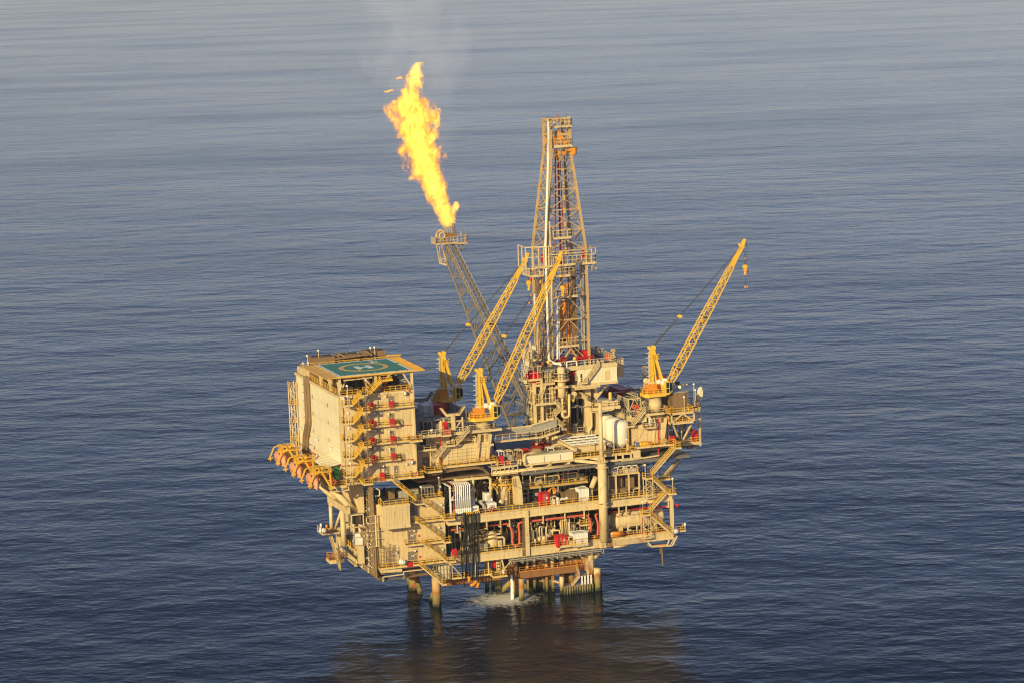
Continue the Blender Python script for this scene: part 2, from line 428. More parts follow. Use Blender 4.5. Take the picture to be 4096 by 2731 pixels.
# ================================================================== jacket: legs, piles, braces
def leg(label, bot, top, r, name='platform_leg', cat='leg', group='jacket legs standing in the sea', bands=True):
    t = thing(name, label, cat, (bot[0], bot[1], 0), group)
    b2 = V(bot) + (V(bot)-V(top)).normalized()*3
    smooth(MB().tube(b2, top, r, 20).build('shaft', LEGM, t))
    if bands:
        d = (V(top)-V(bot)); q = MB()
        for h in (0.24, 0.62):
            c = V(bot)+d*h; q.tube(c, c+d.normalized()*0.25, r*1.07, 20)
        q.build_each('collar', LEGM, t, 1, True)
    return t
a = (-20.19, 4.44, 0.00); LG = [a[0], a[1]]
leg('thick cream and weed-stained leg under the left end of the platform', a, (a[0]+.1, a[1]+.3, 11), 0.98)
a = (-20.27, 21.49, 0.00); leg('rusty rear leg behind the left front leg, red buoy beside it', a, (a[0]+.6, a[1], 11), 1.15)
a = (-19.93, 25.84, 0.00); leg('slim weedy pile at the far left of the rear leg', a, (a[0], a[1], 11), 0.55, 'pile', 'pile', 'slim piles', False)
a = (-1.36, 4.80, 0.00); leg('rust-red middle leg behind the falling water', a, (a[0]-.3, a[1], 11), 0.78)
a = (17.59, 7.44, 0.00)
LX = (16.23, 4.00, 4.12)
leg('right front leg, boxed and rust-streaked above the boat landing', (LX[0]+.3, 4.2, 0), (LX[0], 4, 11), 1.05)
def brace(label, P, Q, r):
    t = thing('brace', label, 'brace', P, 'slanting jacket braces')
    smooth(MB().tube(P, Q, r, 14).build('shaft', LEGM, t)); return t
brace('inclined brace going into the sea beside the rear left leg', (-20.09, 16.77, -0.50), (-19.52, 21.00, 2.66), 0.62)
brace('short brace leaning against the left front leg', (-19.88, 10.48, -0.50), (-19.99, 6.00, 3.24), 0.55)
brace('long orange brace slanting left into the foam', (-4.35, 9.72, -1.00), (-1.71, 5.00, 4.05), 0.62)
brace('rusty brace slanting right behind the free-standing pile', (3.98, 6.93, -0.50), (-0.81, 6.00, 3.31), 0.62)
t = thing('mooring_buoy', 'small round red buoy against the rear left leg', 'buoy', (-20.12, 20.00, 1.10))
MB().ell((-20.12, 20.00, 1.10), .42, .42, .62).build('float', RED, t)
# conductor pipes
specs = [(302,620,.42),(362,650,.36),(402,665,.42),(432,668,.3),(895,720,.3),(1000,670,.60),(1085,640,.55),(1150,650,.60),(1213,685,.36),(1318,690,.42),(1470,640,.55),(1622,600,.60),(205,640,.5),(1260,640,.45),(1540,610,.5),(940,650,.5)]
CP = [(-3.39, 14.71, 0.00),(-3.21, 12.76, 0.00),(-3.00, 11.73, 0.00),(-2.69, 11.39, 0.00),(1.93, 5.80, 0.00),(4.13, 7.69, 0.00),(5.73, 8.70, 0.00),(6.33, 7.77, 0.00),(6.42, 5.59, 0.00),(7.58, 4.67, 0.00),(10.38, 6.27, 0.00),(13.00, 7.36, 0.00),(-4.94, 14.28, 0.00),(8.43, 9.14, 0.00),(12.21, 8.39, 0.00),(4.36, 10.65, 0.00)]
words = ['leftmost slim conductor behind the long orange brace','rusty slim conductor second from the left in the cluster behind the orange brace','stained conductor third in the cluster behind the orange brace','thinnest conductor at the right of the cluster behind the orange brace','slim rust-red riser just right of the free-standing pile','wide grey riser with a pale sleeve left of centre','dark riser standing in shadow between two wide ones','wide tan riser with weed at its foot','slim orange riser beside the wide tan one','rust-brown riser tied to the landing by a short arm','shaded riser behind the left end of the boat landing','wide riser behind the boat landing stairs','dim riser far left under the rusty beam','deep-shade riser behind the slim orange one','deep-shade riser behind the landing handrail','deep-shade riser behind the wide grey one']
for i, (p, sp, w) in enumerate(zip(CP, specs, words)):
    t = thing('riser_pipe', w, 'pipe', (p[0], p[1], 0), 'vertical risers between sea and deck')
    smooth(MB().tube((p[0], p[1], -3), (p[0], p[1], 11), sp[2], 14).build('pipe', LEGM, t))
    MB().tube((p[0], p[1], 3.4), (p[0], p[1], 3.9), sp[2]*1.2, 14).tube((p[0], p[1], 6.4), (p[0], p[1], 6.8), sp[2]*1.2, 14).build_each('collar', RUST, t, 1, True)
def fender(label, bot, top, r, cap=True):
    t = thing('fender_pile', label, 'pile', (bot[0], bot[1], 0), 'free-standing fender piles')
    smooth(MB().tube((bot[0], bot[1], -3), top, r, 16).build('pile', LEGM, t))
    if cap: smooth(MB().tube(V(top)-V((0,0,2.3)), V(top)+V((0,0,.05)), r*1.12, 16).build('sleeve', CREAM, t))
fender('rust-streaked free-standing pile beside the falling water', (-1.58, 0.55, 0.00), (-1.49, 0.50, 4.96), 0.62, False)
fender('tall pile with cream sleeve at the right end of the boat landing', (16.84, 0.75, 0.00), (17.08, 1.50, 5.05), 0.72)
fender('dark pile behind the cream-sleeved one at far right', (18.44, 3.58, 0.00), (18.73, 4.00, 3.76), 0.4, False)
fender('short white-capped pile at the left end of the boat landing', (8.84, 2.80, 0.00), (8.30, 1.00, 4.12), 0.45)
tag(MB().tube((7.15, 3.00, 2.84), (8.11, 1.20, 2.72), .28, 12).build('tie_arm', RUSTP), 'short rusty arm tying a riser to the capped pile', 'arm')
# jacket beams and the cellar deck
t = thing('jacket_beam', 'long rust-brown beam under the left half of the platform', 'beam', (-10, 4, 5), 'rusty horizontal jacket beams')
MB().fb((-19.22, 4.00, 5.81), (-2.76, 4.00, 4.47), 4, 5).box(-18.5, 4, 4.5, -17.8, 22, 5.6).build('beam', RUST, t)
t = thing('jacket_beam', 'long rust-brown beam under the right half of the platform, boat landing below', 'beam', (8, 4, 5), 'rusty horizontal jacket beams')
P1, P2 = (-1.34, 3.50, 5.65), (16.98, 3.50, 4.14)
MB().box(P1[0], 3.5, 4.2, P2[0], 4.5, 5.6).build('beam', RUST, t)
w = MB()
for x in (-1.5, 3.5, 8.5, 13.5): w.box(x-.3, 4.6, 4.3, x+.3, 24, 5.5)
w.build_each('cross_beam', RUST, t)
MB().box(P1[0], 3.4, 5.6, P2[0], 24, 5.72).build('deck_plate', RUST, t)
MB().rail([(P1[0]+.5, 3.5, 5.72), (P2[0]-1, 3.5, 5.72)], w=.07).build('railing', ORANGE, t)
t = thing('rust_house', 'rust-brown plated housing on the cellar deck by the right leg', 'housing', (12.5, 6, 5.7))
P1, P2 = (11.37, 6.00, 6.46), (16.06, 6.00, 3.70)
MB().box(P1[0], 6, 5.72, P2[0], 11, P1[2]).build('housing', RUST, t)
g = MB(); g.box(P1[0]-.1, 5.9, P1[2], P2[0]+.1, 11.1, P1[2]+.15)
for i in range(5): x = P1[0]+(P2[0]-P1[0])*i/4; g.box(x-.06, 5.88, 5.72, x+.06, 6, P1[2])
g.build('frame', RUSTP, t)
t = thing('leg_stool', 'cream and rust box joint where the right leg meets the deck', 'joint', (LX[0], 4, 6))
P1, P2 = (15.12, 3.00, 6.54), (16.71, 3.00, 4.28)
MB().box(P1[0], 3, P2[2], P2[0], 5.2, P1[2]).build('box', RUSTP, t)
MB().prism([(13.93, 3.20, 7.53), (16.31, 3.20, 7.46), (16.85, 3.20, 6.16), (15.26, 3.20, 6.34)], (0, 1.6, 0)).build('gusset', RUSTP, t)
t = thing('leg_stool', 'dark rusty box joint above the middle leg', 'joint', (-2, 3, 6))
MB().fb((-2.84, 3.00, 8.32), (-1.64, 3.00, 4.35), 3, 6).build('box', RUST, t)
brace('cream diagonal brace rising right from the right leg to the lower deck', (17.26, 4.00, 6.77), (19.04, 4.00, 8.09), 0.5)
# boat landing
t = thing('boat_landing', 'weathered boat landing with weedy fender posts and stair below the right leg', 'landing stage', (11.93, 1.50, 1.72))
P1, P2 = (8.45, 0.60, 2.58), (15.67, 0.60, 1.41); LZ = 1.9
MB().box(P1[0], 0.6, LZ-.25, P2[0], 3.4, LZ).build('lower_platform', GALV, t)
for i in range(12):
    x = P1[0]+.3+(P2[0]-P1[0]-.5)*i/11
    MB().tube((x, .4, -1.5), (x, .4, LZ), .19, 8).tube((x, .4, -1.5), (x, 1.6, LZ-.2), .1, 6).build('fender_post', LEGM, t)
P3, P4 = (12.61, 1.00, 4.23), (15.61, 1.00, 3.47); UZ = (P3[2]+P4[2])/2-.1
MB().box(P3[0], 1.0, UZ-.2, P4[0], 3.4, UZ).build('upper_platform', GALV, t)
for i in range(4):
    x = P3[0]+.5+(P4[0]-P3[0]-.8)*i/3
    MB().tube((x, .75, LZ), (x, .75, UZ+.1), .2, 8).build('post', WHITE, t)
MB().tube((P3[0]+2.0, .8, UZ-.2), (P3[0]+2.0, .8, UZ+1.4), .17, 8).build('bollard', CREAM, t)
g = MB(); A, B = (10.81, 0.80, 2.22), (12.59, 0.80, 4.00)
for y in (.8, 1.7): g.bar((A[0], y, LZ), (B[0], y, UZ), .1, .25)
for i in range(10): c = mix3((A[0], 1.25, LZ), (B[0], 1.25, UZ), i/9); g.bx(c, (.35, .8, .06))
g.build('stair', CREAM, t)
g = MB()
for y in (.8, 1.7): g.bar((A[0], y, LZ+1), (B[0], y, UZ+1), .07); g.bar((A[0], y, LZ), (A[0], y, LZ+1), .07); g.bar((B[0], y, UZ), (B[0], y, UZ+1), .07)
g.rail([(P1[0]+.1, 3.2, LZ), (A[0], 3.2, LZ)]); g.rail([(P4[0], 1.05, UZ), (P4[0], 3.3, UZ)])
g.build('railing', ORANGE, t)
C1, C2 = (12.80, 1.50, 4.17), (12.42, 3.00, 5.67)
stair('rust-orange stair from the boat landing up to the cellar deck', (C2[0], 1.5, 5.7), (C1[0], 1.5, UZ), 1.5, 2.5, ORANGE, RUSTP)
# yellow-railed access platform below the lower deck
t = walkway('cream hanging walkway with yellow rails below the lower deck', ((-17.73, 1.00, 6.89))[0], ((-8.36, 1.00, 6.38))[0], ((-13.02, 1.00, 6.80))[2], 1.0, 3.4)
HZ = ((-13.02, 1.00, 6.80))[2]
g = MB()
for x in ((-17.49, 1.00, 8.48), (-12.02, 1.00, 7.85), (-8.95, 1.00, 8.07)): g.bar((x[0], 1.1, HZ), (x[0], 1.1, 10.2), .22)
g.bar(((-17.44, 1.00, 9.75)), ((-15.22, 1.00, 6.94)), .16)
g.build_each('hanger', CREAM, t)
q0, q1 = (-8.47, 0.00, 6.38), (-5.22, 0.00, 6.23)
t = walkway('cream bump-out landing with yellow rails left of the falling water', q0[0], q1[0], q1[2]+.3, -1.0, 2.2)
g = MB(); g.bar((q0[0]+3.4, .6, q1[2]), (-5.95, 0.60, 9.91), .3); g.bar((-5.19, 0.60, 7.84), (-3.12, 0.60, 9.94), .22); g.build_each('hanger', CREAM, t)
a = (-5.99, -0.40, 7.22)
t = thing('canister', 'small white canister standing on the bump-out landing', 'canister', a)
smooth(MB().lathe((a[0], -.4, a[2]-.5), [(.0, 1.1), (.28, 1.0), (.36, .8), (.36, .1), (.2, 0)], 12).build('body', WHITE, t))
a = (-6.85, 3.00, 8.39)
t = thing('fire_box', 'red fire box hanging below the lower girder', 'box', a)
MB().bx(a, (1.3, .7, 1.5)).build('body', RED, t)
g = MB(); a = (-6.13, 2.20, 9.47)
t = thing('chain_rack', 'cream rack of round floats between two hangers', 'rack', a)
for i in range(5): g.ell((a[0], 2.2, a[2]-.6-i*.75), .38, .3, .33, 10, 6)
g.build('float', RUSTP, t)
g = MB()
for s in (-.5, .5): g.bar((a[0]+s, 2.2, a[2]), (a[0]+s, 2.2, a[2]-4), .12)
for i in range(6): g.bar((a[0]-.5, 2.2, a[2]-i*.75), (a[0]+.5, 2.2, a[2]-i*.75), .08)
g.build('frame', CREAM, t)
# wire cage around the left leg head
a, b = (-21.96, 0.50, 10.38), (-18.14, 0.50, 6.82)
t = thing('mesh_cage', 'grey mesh cage around the head of the left front leg', 'cage', (a[0], .5, b[2]))
g = MB()
for i in range(6):
    x = a[0]+(b[0]-a[0])*i/5; g.bar((x, .5, b[2]), (x, .5, a[2]+.8), .12)
for i in range(4):
    z = b[2]+(a[2]-b[2])*i/3; g.bar((a[0], .5, z), (b[0], .5, z), .09)
g.build('bars', GALV, t)
MB().box(b[0]-2.6, .7, b[2]+.1, b[0]-.1, .78, a[2]-.4).build('screen', CREAM, t)
# black hoses hanging from the middle deck and their floats
hx = [(175,900,.10),(195,1175,.11),(240,1175,.13),(262,1090,.10),(300,1170,.13),(322,900,.10),(350,1175,.15),(368,1060,.12),(395,1120,.13),(422,1170,.13),(447,900,.10),(230,820,.10)]
HT = [(-15.35, -0.50, 21.30),(-14.76, -0.50, 21.38),(-14.42, -0.60, 21.44),(-14.01, -0.50, 21.37),(-13.56, -0.60, 21.41),(-13.12, -0.50, 21.35),(-12.75, -0.60, 21.40),(-12.49, -0.70, 21.39),(-12.08, -0.50, 21.31),(-11.74, -0.60, 21.36),(-11.31, -0.50, 21.30),(-14.66, -0.80, 21.50)]
HB = [(-15.75, -0.50, 9.53),(-15.67, -0.50, 6.98),(-15.22, -0.60, 4.87),(-14.71, -0.50, 7.10),(-14.36, -0.60, 7.78),(-13.47, -0.50, 12.45),(-14.03, -0.60, 7.04),(-13.39, -0.70, 6.18),(-13.16, -0.50, 7.27),(-12.50, -0.60, 6.63),(-11.82, -0.50, 5.49),(-14.95, -0.80, 12.68)]
random.seed(11)
for i, (a, b) in enumerate(zip(HT, HB)):
    g = MB(); x = random.uniform(-.25, .25)
    g.pipe([(a[0], 0.3, a[2]), (a[0], a[1], a[2]+.2), (a[0]+x*.4, a[1], a[2]-3), (mix3(a, b, .6)[0]+x, a[1]-.1, mix3(a, b, .6)[2]), b], (.10, .13, .11, .15)[i % 4], 7, 0.6)
    tag(smooth(g.build('hanging_hose', HOSE)), 'black hose hanging in the bundle over the two front girders', 'hose', 'black hoses hanging from the middle deck')
fl = [((-14.09, -0.60, 6.59), (0,0,1), 'upright orange float on a hose end, highest of the four'), ((-13.27, -0.60, 5.27), (1,0,.25), 'orange float lying nearly level, leftmost of the low three'), ((-12.78, -0.60, 5.56), (.6,0,.8), 'tilted orange float between two others'), ((-12.10, -0.50, 5.00), (.3,0,.9), 'rightmost orange float below the hoses')]
for p, d, lb in fl:
    d = V(d).normalized(); p = V(p); t = thing('hose_float', lb, 'float', p, 'orange floats on the hose ends')
    smooth(MB().tube(p-d*.62, p+d*.62, .34, 12).build('body', ORANGE, t)); MB().tube(p+d*.55, p+d*.95, .1, 8).build('neck', HOSE, t)
g = MB(); a = (-14.58, 0.00, 21.55); b = (-11.24, 0.00, 21.48)
for i in range(9): x = a[0]+(b[0]-a[0])*i/8; g.pipe([(x, .2, a[2]-.1), (x, -.5, a[2]+.2), (x+.15, -.6, a[2]-.3)], .12, 6)
t = thing('hose_station', 'row of yellow hose couplings at the edge of the middle deck', 'couplings', (a[0], 0, a[2])); g.build('coupling', YEL, t)


# ================================================================== decks: lower, middle, main
def deck(name, label, x0, x1, y0, y1, zt, gd, mat=GREY, gmat=CREAM):
    t = thing(name, label, 'deck', ((x0+x1)/2, y0, zt-gd), None)
    MB().box(x0, y0+.3, zt-.12, x1, y1, zt).build('deck_plate', mat, t)
    MB().box(x0, y0, zt-gd, x1, y0+.05, zt-.15).box(x0, y0-.22, zt-.15, x1, y0+.3, zt-.004).box(x0, y0-.22, zt-gd-.12, x1, y0+.3, zt-gd).build('front_girder', gmat, t)
    MB().box(x0, y1-.4, zt-gd, x1, y1-.01, zt-.13).build('rear_girder', gmat, t)
    g = MB(); k = int((x1-x0)/6)
    for i in range(k+1):
        x = x0+.2+(x1-x0-.4)*i/k; g.box(x-.18, y0+.35, zt-gd+.05, x+.18, y1-.45, zt-.125)
    g.build('cross_beam', TAN, t)
    return t
GL = (-11.00, 0.00, 12.07); ZL = ((-8.31, 0.00, 11.98))[2]        # lower deck edge
ZM = ((-9.02, 0.00, 20.88))[2]                             # middle deck edge
XL, XR = -18.4, ((35.33, 0.00, 10.12))[0]
DL = deck('lower_deck', 'lower deck with deep cream front girder, rusty at the right end', XL, XR, 0, 36, ZL, 1.75)
DM = deck('middle_deck', 'middle deck with deep cream front girder above the red pipe', XL, XR, 0, 36, ZM, 1.75)
DA = deck('main_deck', 'grey upper plate deck resting above the middle bay', -0.3, ((40.32, 1.00, 28.25))[0], 1, 38, 29.0, 0.55, GREY, GREY)
MB().box(-24, 3.4, 28.6, -0.31, 38, 29.0).build('deck_plate', BROWN, DA)
def edge_rail(t, pts, mat=YEL, nm='railing'): MB().rail(pts).build(nm, mat, t)
hx0 = ((-11.00, 0.00, 12.07))[0]; c1 = ((-1.07, 0.00, 12.39))[0]; c2 = ((0.21, 0.00, 12.25))[0]; c3 = ((7.10, 0.00, 11.48))[0]; c4 = ((14.78, 0.00, 12.08))[0]
mc0, mc1 = ((17.60, 0.00, 20.56))[0], ((19.43, 0.00, 21.91))[0]
edge_rail(DL, [(XL+.6, .1, ZL), (c1, .1, ZL)]); edge_rail(DL, [(c2, -.1, ZL), (c3, -.1, ZL)]); edge_rail(DL, [(c4, .1, ZL), (mc0, .1, ZL)]); edge_rail(DL, [(mc1, .1, ZL), (((34.78, 0.00, 11.63))[0], .1, ZL)])
edge_rail(DM, [(((-11.06, 0.00, 21.23))[0], .1, ZM), (mc0, .1, ZM)]); edge_rail(DM, [(mc1, .1, ZM), (((34.78, 0.00, 20.72))[0], .1, ZM)])
# support columns
def column(label, P, Q, y, r=0.5, sq=False, mat=CREAM):
    t = thing('support_column', label, 'column', (P[0], y, min(P[2], Q[2])), 'columns carrying the decks')
    if sq: MB().box(P[0]-r, y-r, Q[2], P[0]+r, y+r, P[2]).build('shaft', mat, t)
    else: smooth(MB().tube((P[0], y, Q[2]), (P[0], y, P[2]), r, 18).build('shaft', mat, t))
    return t
c = (-0.02, 0.00, 20.56); d = (-0.31, 0.00, 10.27)
column('square cream column joining the two girders beside a ladder', c, d, -0.1, .42, True)
c = (35.17, 0.00, 19.30); d = (35.22, 0.00, 12.36); column('slim square cream column at the right end between the two girders', c, d, .2, .35, True)
a = (-0.75, -0.20, 19.08); b = (-0.85, -0.20, 10.08)
t = thing('cable_ladder', 'narrow brown ladder rack beside the square cream column', 'ladder', b)
MB().ladder(b, a, .7, step=.5).build('rungs', BROWN, t); g = MB()
for s in (-.25, 0, .25): g.tube((b[0]+s, -.1, b[2]), (a[0]+s, -.1, a[2]), .07)
g.build('cable', CABLE, t)
# the tall round mast column in front
mx, my = ((18.03, -1.00, 24.96))[0], -1.0
t = thing('mast_column', 'tall round cream column with flanges carrying a slim mast', 'mast', (mx, my, 10))
zb = ((17.54, -1.90, 11.73))[2]; z1 = ((17.99, -1.00, 29.94))[2]; zt = ((18.11, -1.00, 43.27))[2]
smooth(MB().lathe((mx, my, 0), [(1.0, zb), (1.0, z1)], 28).build('column', CREAM, t))
zf2 = ((17.95, -1.00, 28.61))[2]; zg1 = ((17.95, -1.00, 20.59))[2]; zg2 = ((17.92, -1.00, 19.55))[2]
g = MB()
for z, rr in ((z1, 1.45), (zf2, 1.45), (zg1, 1.25), (zg2, 1.3)): g.lathe((mx, my, z), [(1.0, -.12), (rr, -.1), (rr, .1), (1.0, .12)], 28)
g.build('flange', CREAM, t)
zc = ((17.84, -1.00, 31.16))[2]
smooth(MB().lathe((mx, my, 0), [(0.52, z1), (0.47, zc+4), (0.43, zt)], 20).build('mast', CREAM, t))
g = MB()
for i in range(8):
    an = i*math.pi/4; ca, sa = math.cos(an), math.sin(an)
    g.prism([(mx+.4*ca-.04*sa, my+.4*sa+.04*ca, z1), (mx+1.0*ca-.04*sa, my+1.0*sa+.04*ca, z1), (mx+.4*ca-.04*sa, my+.4*sa+.04*ca, zc+.2)], (.08*sa, -.08*ca, 0))
g.build('gusset', CREAM, t)
g = MB().bx((mx-.25, my, zt+.25), (.9, .9, .14)).bar((mx-.35, my, zt), (mx-.7, my, zt+.9), .16).bar((mx+.3, my, zt), (mx+.5, my, zt+.4), .16)
g.build('mast_head', GALV, t)
g = MB(); e = (12.36, 1.20, 30.36); g.bar((e[0], 1.2, e[2]), (mx-.8, -.9, ((16.58, -1.00, 29.72))[2]), .45, .6)
g.bar((16.32, 1.20, 30.44), (mx-.6, -.7, ((16.61, -1.00, 30.50))[2]), .4, .5)
g.build('stay_arm', CREAM, t)
g = MB().fb((17.24, -0.60, 11.38), (18.68, -0.60, 10.06), -.6, .2); g.build('foot', CREAM, t)
tag(MB().pipe([(15.52, -2.00, 20.98), (17.00, -2.10, 20.41), (18.59, -2.00, 20.83), (20.30, -0.60, 20.87), (22.13, -0.40, 20.77), (25.62, -0.40, 20.78), (27.95, -0.40, 20.75)], .06, 6).build('loose_cable', DARK), 'dark cable looped round the big column and along the girder', 'cable')

# ------------------------------------------------ inside of the bays: bulkheads and process plant
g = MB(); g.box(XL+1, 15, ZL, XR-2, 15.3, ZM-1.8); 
t = thing('bulkhead', 'bulkhead coloured dark for shade, closing the back of the lower bay', 'wall', (0, 15, ZL)); g.build('wall_plate', DARK, t)  # back wall blocks the view through; its dark colour stands for shade inside
t = thing('bulkhead', 'bulkhead coloured dark for shade, closing the back of the middle bay', 'wall', (0, 16, ZM)); MB().box(-24, 16, ZM, XR-3, 16.3, 28.4).build('wall_plate', DARK, t)  # same here: bay shade is put into the wall colour
random.seed(21)
def plant(label, x0, x1, y0, y1, z0, z1, nv, nh, nb, mats, name='process_pipework'):
    t = thing(name, label, 'pipework', ((x0+x1)/2, y0, z0))
    U = random.uniform
    for i in range(nv):
        x, y, r = U(x0, x1), U(y0, y1), U(.06, .16); zt = U(z0+(z1-z0)*.55, z1); m = random.choice(mats); q = MB()
        if random.random() < .5: q.pipe([(x, y, z0), (x, y, zt), (x+U(-2.2, 2.2), y+.1, zt), (x+U(-2.2, 2.2), y+U(1, 3), zt)], r, 7)
        else: q.pipe([(x, y, z0), (x, y, zt), (x+.02, y+U(1.5, 4), zt)], r, 7)
        if random.random() < .6:
            zz = U(z0+.5, zt-.5); q.lathe((x, y, zz), [(r, -.25), (r*2.4, -.2), (r*2.4, .2), (r, .25)], 8)
        smooth(q.build('pipe', m, t))
    for i in range(nh):
        y, z, r = U(y0, y1), U(z0+(z1-z0)*.35, z1), U(.07, .2); a = U(x0, x1-2); b = min(x1, a+U(2, 7))
        q = MB().pipe([(a, y, z-U(.4, 2)), (a, y, z), (b, y, z), (b, y, z-U(.4, 2))], r, 7)
        smooth(q.build('pipe', random.choice(mats), t))
    for i in range(nb):
        x, y = U(x0, x1-1), U(y0, y1); w, h, d = U(.7, 1.8), U(.7, 2.0), U(.7, 1.5)
        q = MB()
        if random.random() < .5: q.box(x, y, z0, x+w, y+d, z0+h)
        else: q.lathe((x, y+.5, z0+.7+U(0, .8)), [(0, 0), (.35, .08), (.45, .3), (.45, w+.6), (.3, w+.85), (0, w+.9)], 12, 'x'); q.box(x+.3, y+.2, z0, x+.5, y+.8, z0+.9); q.box(x+w, y+.2, z0, x+w+.2, y+.8, z0+.9)
        q.build('skid_unit', random.choice(mats), t)
    return t
CM = [CREAM, TAN, GALV, CREAM, BROWN, RUSTP]; DMx = [TAN, BROWN, GALV, DARK, BROWN, RUSTP, CREAM]
plant('dense pipes and pumps in the left of the lower bay behind the black hoses', -17.5, -4, 3, 12, ZL, ZM-1.9, 28, 14, 9, CM)
plant('crowded vertical pipes and valves in the centre of the lower bay', -2.5, 9, 2.2, 12, ZL, ZM-1.9, 40, 14, 8, CM)
plant('pipes behind the white container on the lower deck', 9, 17, 3, 12, ZL, ZM-1.9, 20, 9, 5, CM)
plant('dark pipes around the big white vessel on the lower deck', 19, 36, 8, 14, ZL, ZM-1.9, 18, 9, 5, DMx)
plant('brown pipes and pumps at the left of the middle bay behind the white pipe rack', -17, -5, 6, 14, ZM, 28.2, 26, 16, 9, DMx)
plant('shadowed machinery below the slatted walkway of the middle bay', 1, 17, 6, 13, ZM, ZM+2.6, 16, 6, 11, DMx)
plant('dark pipes behind the brown wall panels of the right middle bay', 19, 36, 7, 14, ZM, 28.2, 22, 12, 8, DMx)
plant('stub pipes and valves in front of the brown panels of the right middle bay', 20, 33, 1.2, 2.6, ZM, ZM+1.6, 18, 2, 2, CM)
plant('rusty pipes under the lower deck', -1, 15, 6, 20, 5.8, ZL-2, 16, 10, 4, [RUST, BROWN, RUSTP, GALV])
plant('pipes and cable runs under the main deck plate', -6, 36, 2, 12, 25.6, 28.2, 6, 26, 0, DMx)
# catwalk/pipes slung under the lower girder on the right
t = thing('pipe_rack', 'grey pipe rack slung below the lower front girder', 'pipe rack', (5, .5, 8))
g = MB(); A, B = (-4.36, 0.60, 9.56), (19.00, 0.60, 8.26)
for k, (dz, r) in enumerate(((0, .16), (-.5, .12), (.45, .1), (-.9, .14))):
    g.tube((A[0]+k, .4+.35*k, A[2]+dz), (B[0]-k, .4+.35*k, A[2]+dz), r)
g.build('pipe', GALV, t)
g = MB()
for i in range(9):
    x = A[0]+.6+(B[0]-A[0]-1.2)*i/8; g.bar((x, .5, A[2]-1.0), (x, .5, ZL-1.8), .14); g.bar((x, .3, A[2]-1.05), (x, 2, A[2]-1.05), .12)
g.build_each('hanger', GALV, t, 2)
g = MB().rail([(A[0]+2, .3, A[2]-.2), (B[0]-3, .3, A[2]-.2)], toe=False); g.build('railing', GALV, t)

# ------------------------------------------------ red fire main and hangers in the lower bay
def red_pipe(label, pts, r, mat=PINK):
    t = thing('fire_main', label, 'pipe', pts[0], 'faded red fire mains')
    smooth(MB().pipe(pts, r, 10, r*3.5).build('pipe', mat, t)); return t
red_pipe('red fire main dropping into a loop left of the square column', [(-17.33, 0.90, 17.71), (-3.72, 0.90, 17.73), (-3.11, 0.90, 15.92), (-3.18, 0.90, 12.66), (-1.50, 0.90, 12.47), (-1.38, 0.90, 15.73), (-1.76, 0.90, 17.67), (1.72, 0.90, 17.72), (15.01, 0.90, 17.74), (15.71, 0.90, 15.61), (15.65, 0.90, 13.71)], .27)
red_pipe('red fire main bending down beside the big column', [(17.52, 1.00, 17.67), (16.89, 1.00, 17.51), (17.52, 1.00, 15.24), (17.27, 1.00, 12.48), (15.88, 1.00, 12.41)], .27)
t = red_pipe('long bright red fire main above the white vessel on the right', [(19.67, 0.80, 17.66), (27.42, 0.80, 17.82), (35.29, 0.80, 17.58), (37.06, 0.80, 17.62)], .2, RED)
MB().ell((36.83, 0.80, 17.61), .42, .3, .42).build('end_cap', RED, t)
red_pipe('thin red sprinkler pipe running in front of the white vessel', [(21.13, 0.30, 16.77), (27.95, 0.30, 16.75), (27.99, 0.30, 12.21)], .07, RED)
red_pipe('thin red sprinkler pipe right of the zigzag stairs', [(30.59, 0.60, 16.74), (35.18, 0.60, 16.69)], .08, RED)
red_pipe('thin red pipe running along the rail foot under the white vessel', [(22.65, -0.20, 12.40), (27.90, -0.20, 12.32), (33.42, -0.20, 12.32)], .08, RED)
def hanger(label, P, Q, y):
    t = thing('hanger_post', label, 'post', Q, 'cream hanger posts under the middle deck')
    MB().bar((P[0], y, P[2]), (P[0], y, Q[2]), .26).build('post', CREAM, t)
    MB().bar((P[0]-.5, y+.1, Q[2]+.3), (P[0]+.25, y+.1, Q[2]-.05), .2).build('bracket', CREAM, t)
hanger('cream hanger post at the far left beside the lamp', (-16.10, 0.30, 19.28), (-16.19, 0.30, 17.06), .3)
hanger('cream hanger post just right of the black hoses', (-9.25, 0.30, 19.26), (-9.28, 0.30, 17.16), .3)
hanger('cream hanger post second right of the hoses', (-6.01, 0.30, 19.26), (-6.06, 0.30, 17.24), .3)
hanger('cream hanger post beside the first red pipe drop', (-3.88, 0.30, 19.25), (-3.91, 0.30, 17.15), .3)
hanger('cream hanger post first right of the square column', (4.09, 0.30, 19.26), (4.06, 0.30, 17.00), .3)
hanger('cream hanger post above the red container', (9.28, 0.30, 19.24), (9.24, 0.30, 17.02), .3)
hanger('cream hanger post above the white container', (13.90, 0.30, 19.15), (13.88, 0.30, 17.03), .3)
hanger('cream hanger post above the left of the white vessel', (22.31, 0.30, 19.18), (22.30, 0.30, 17.03), .3)
hanger('cream hanger post above the middle of the white vessel', (24.11, 0.30, 19.21), (24.10, 0.30, 17.06), .3)
hanger('lamp-bearing cream post left of the right end column', (34.44, 0.30, 19.27), (34.42, 0.30, 17.39), .3)
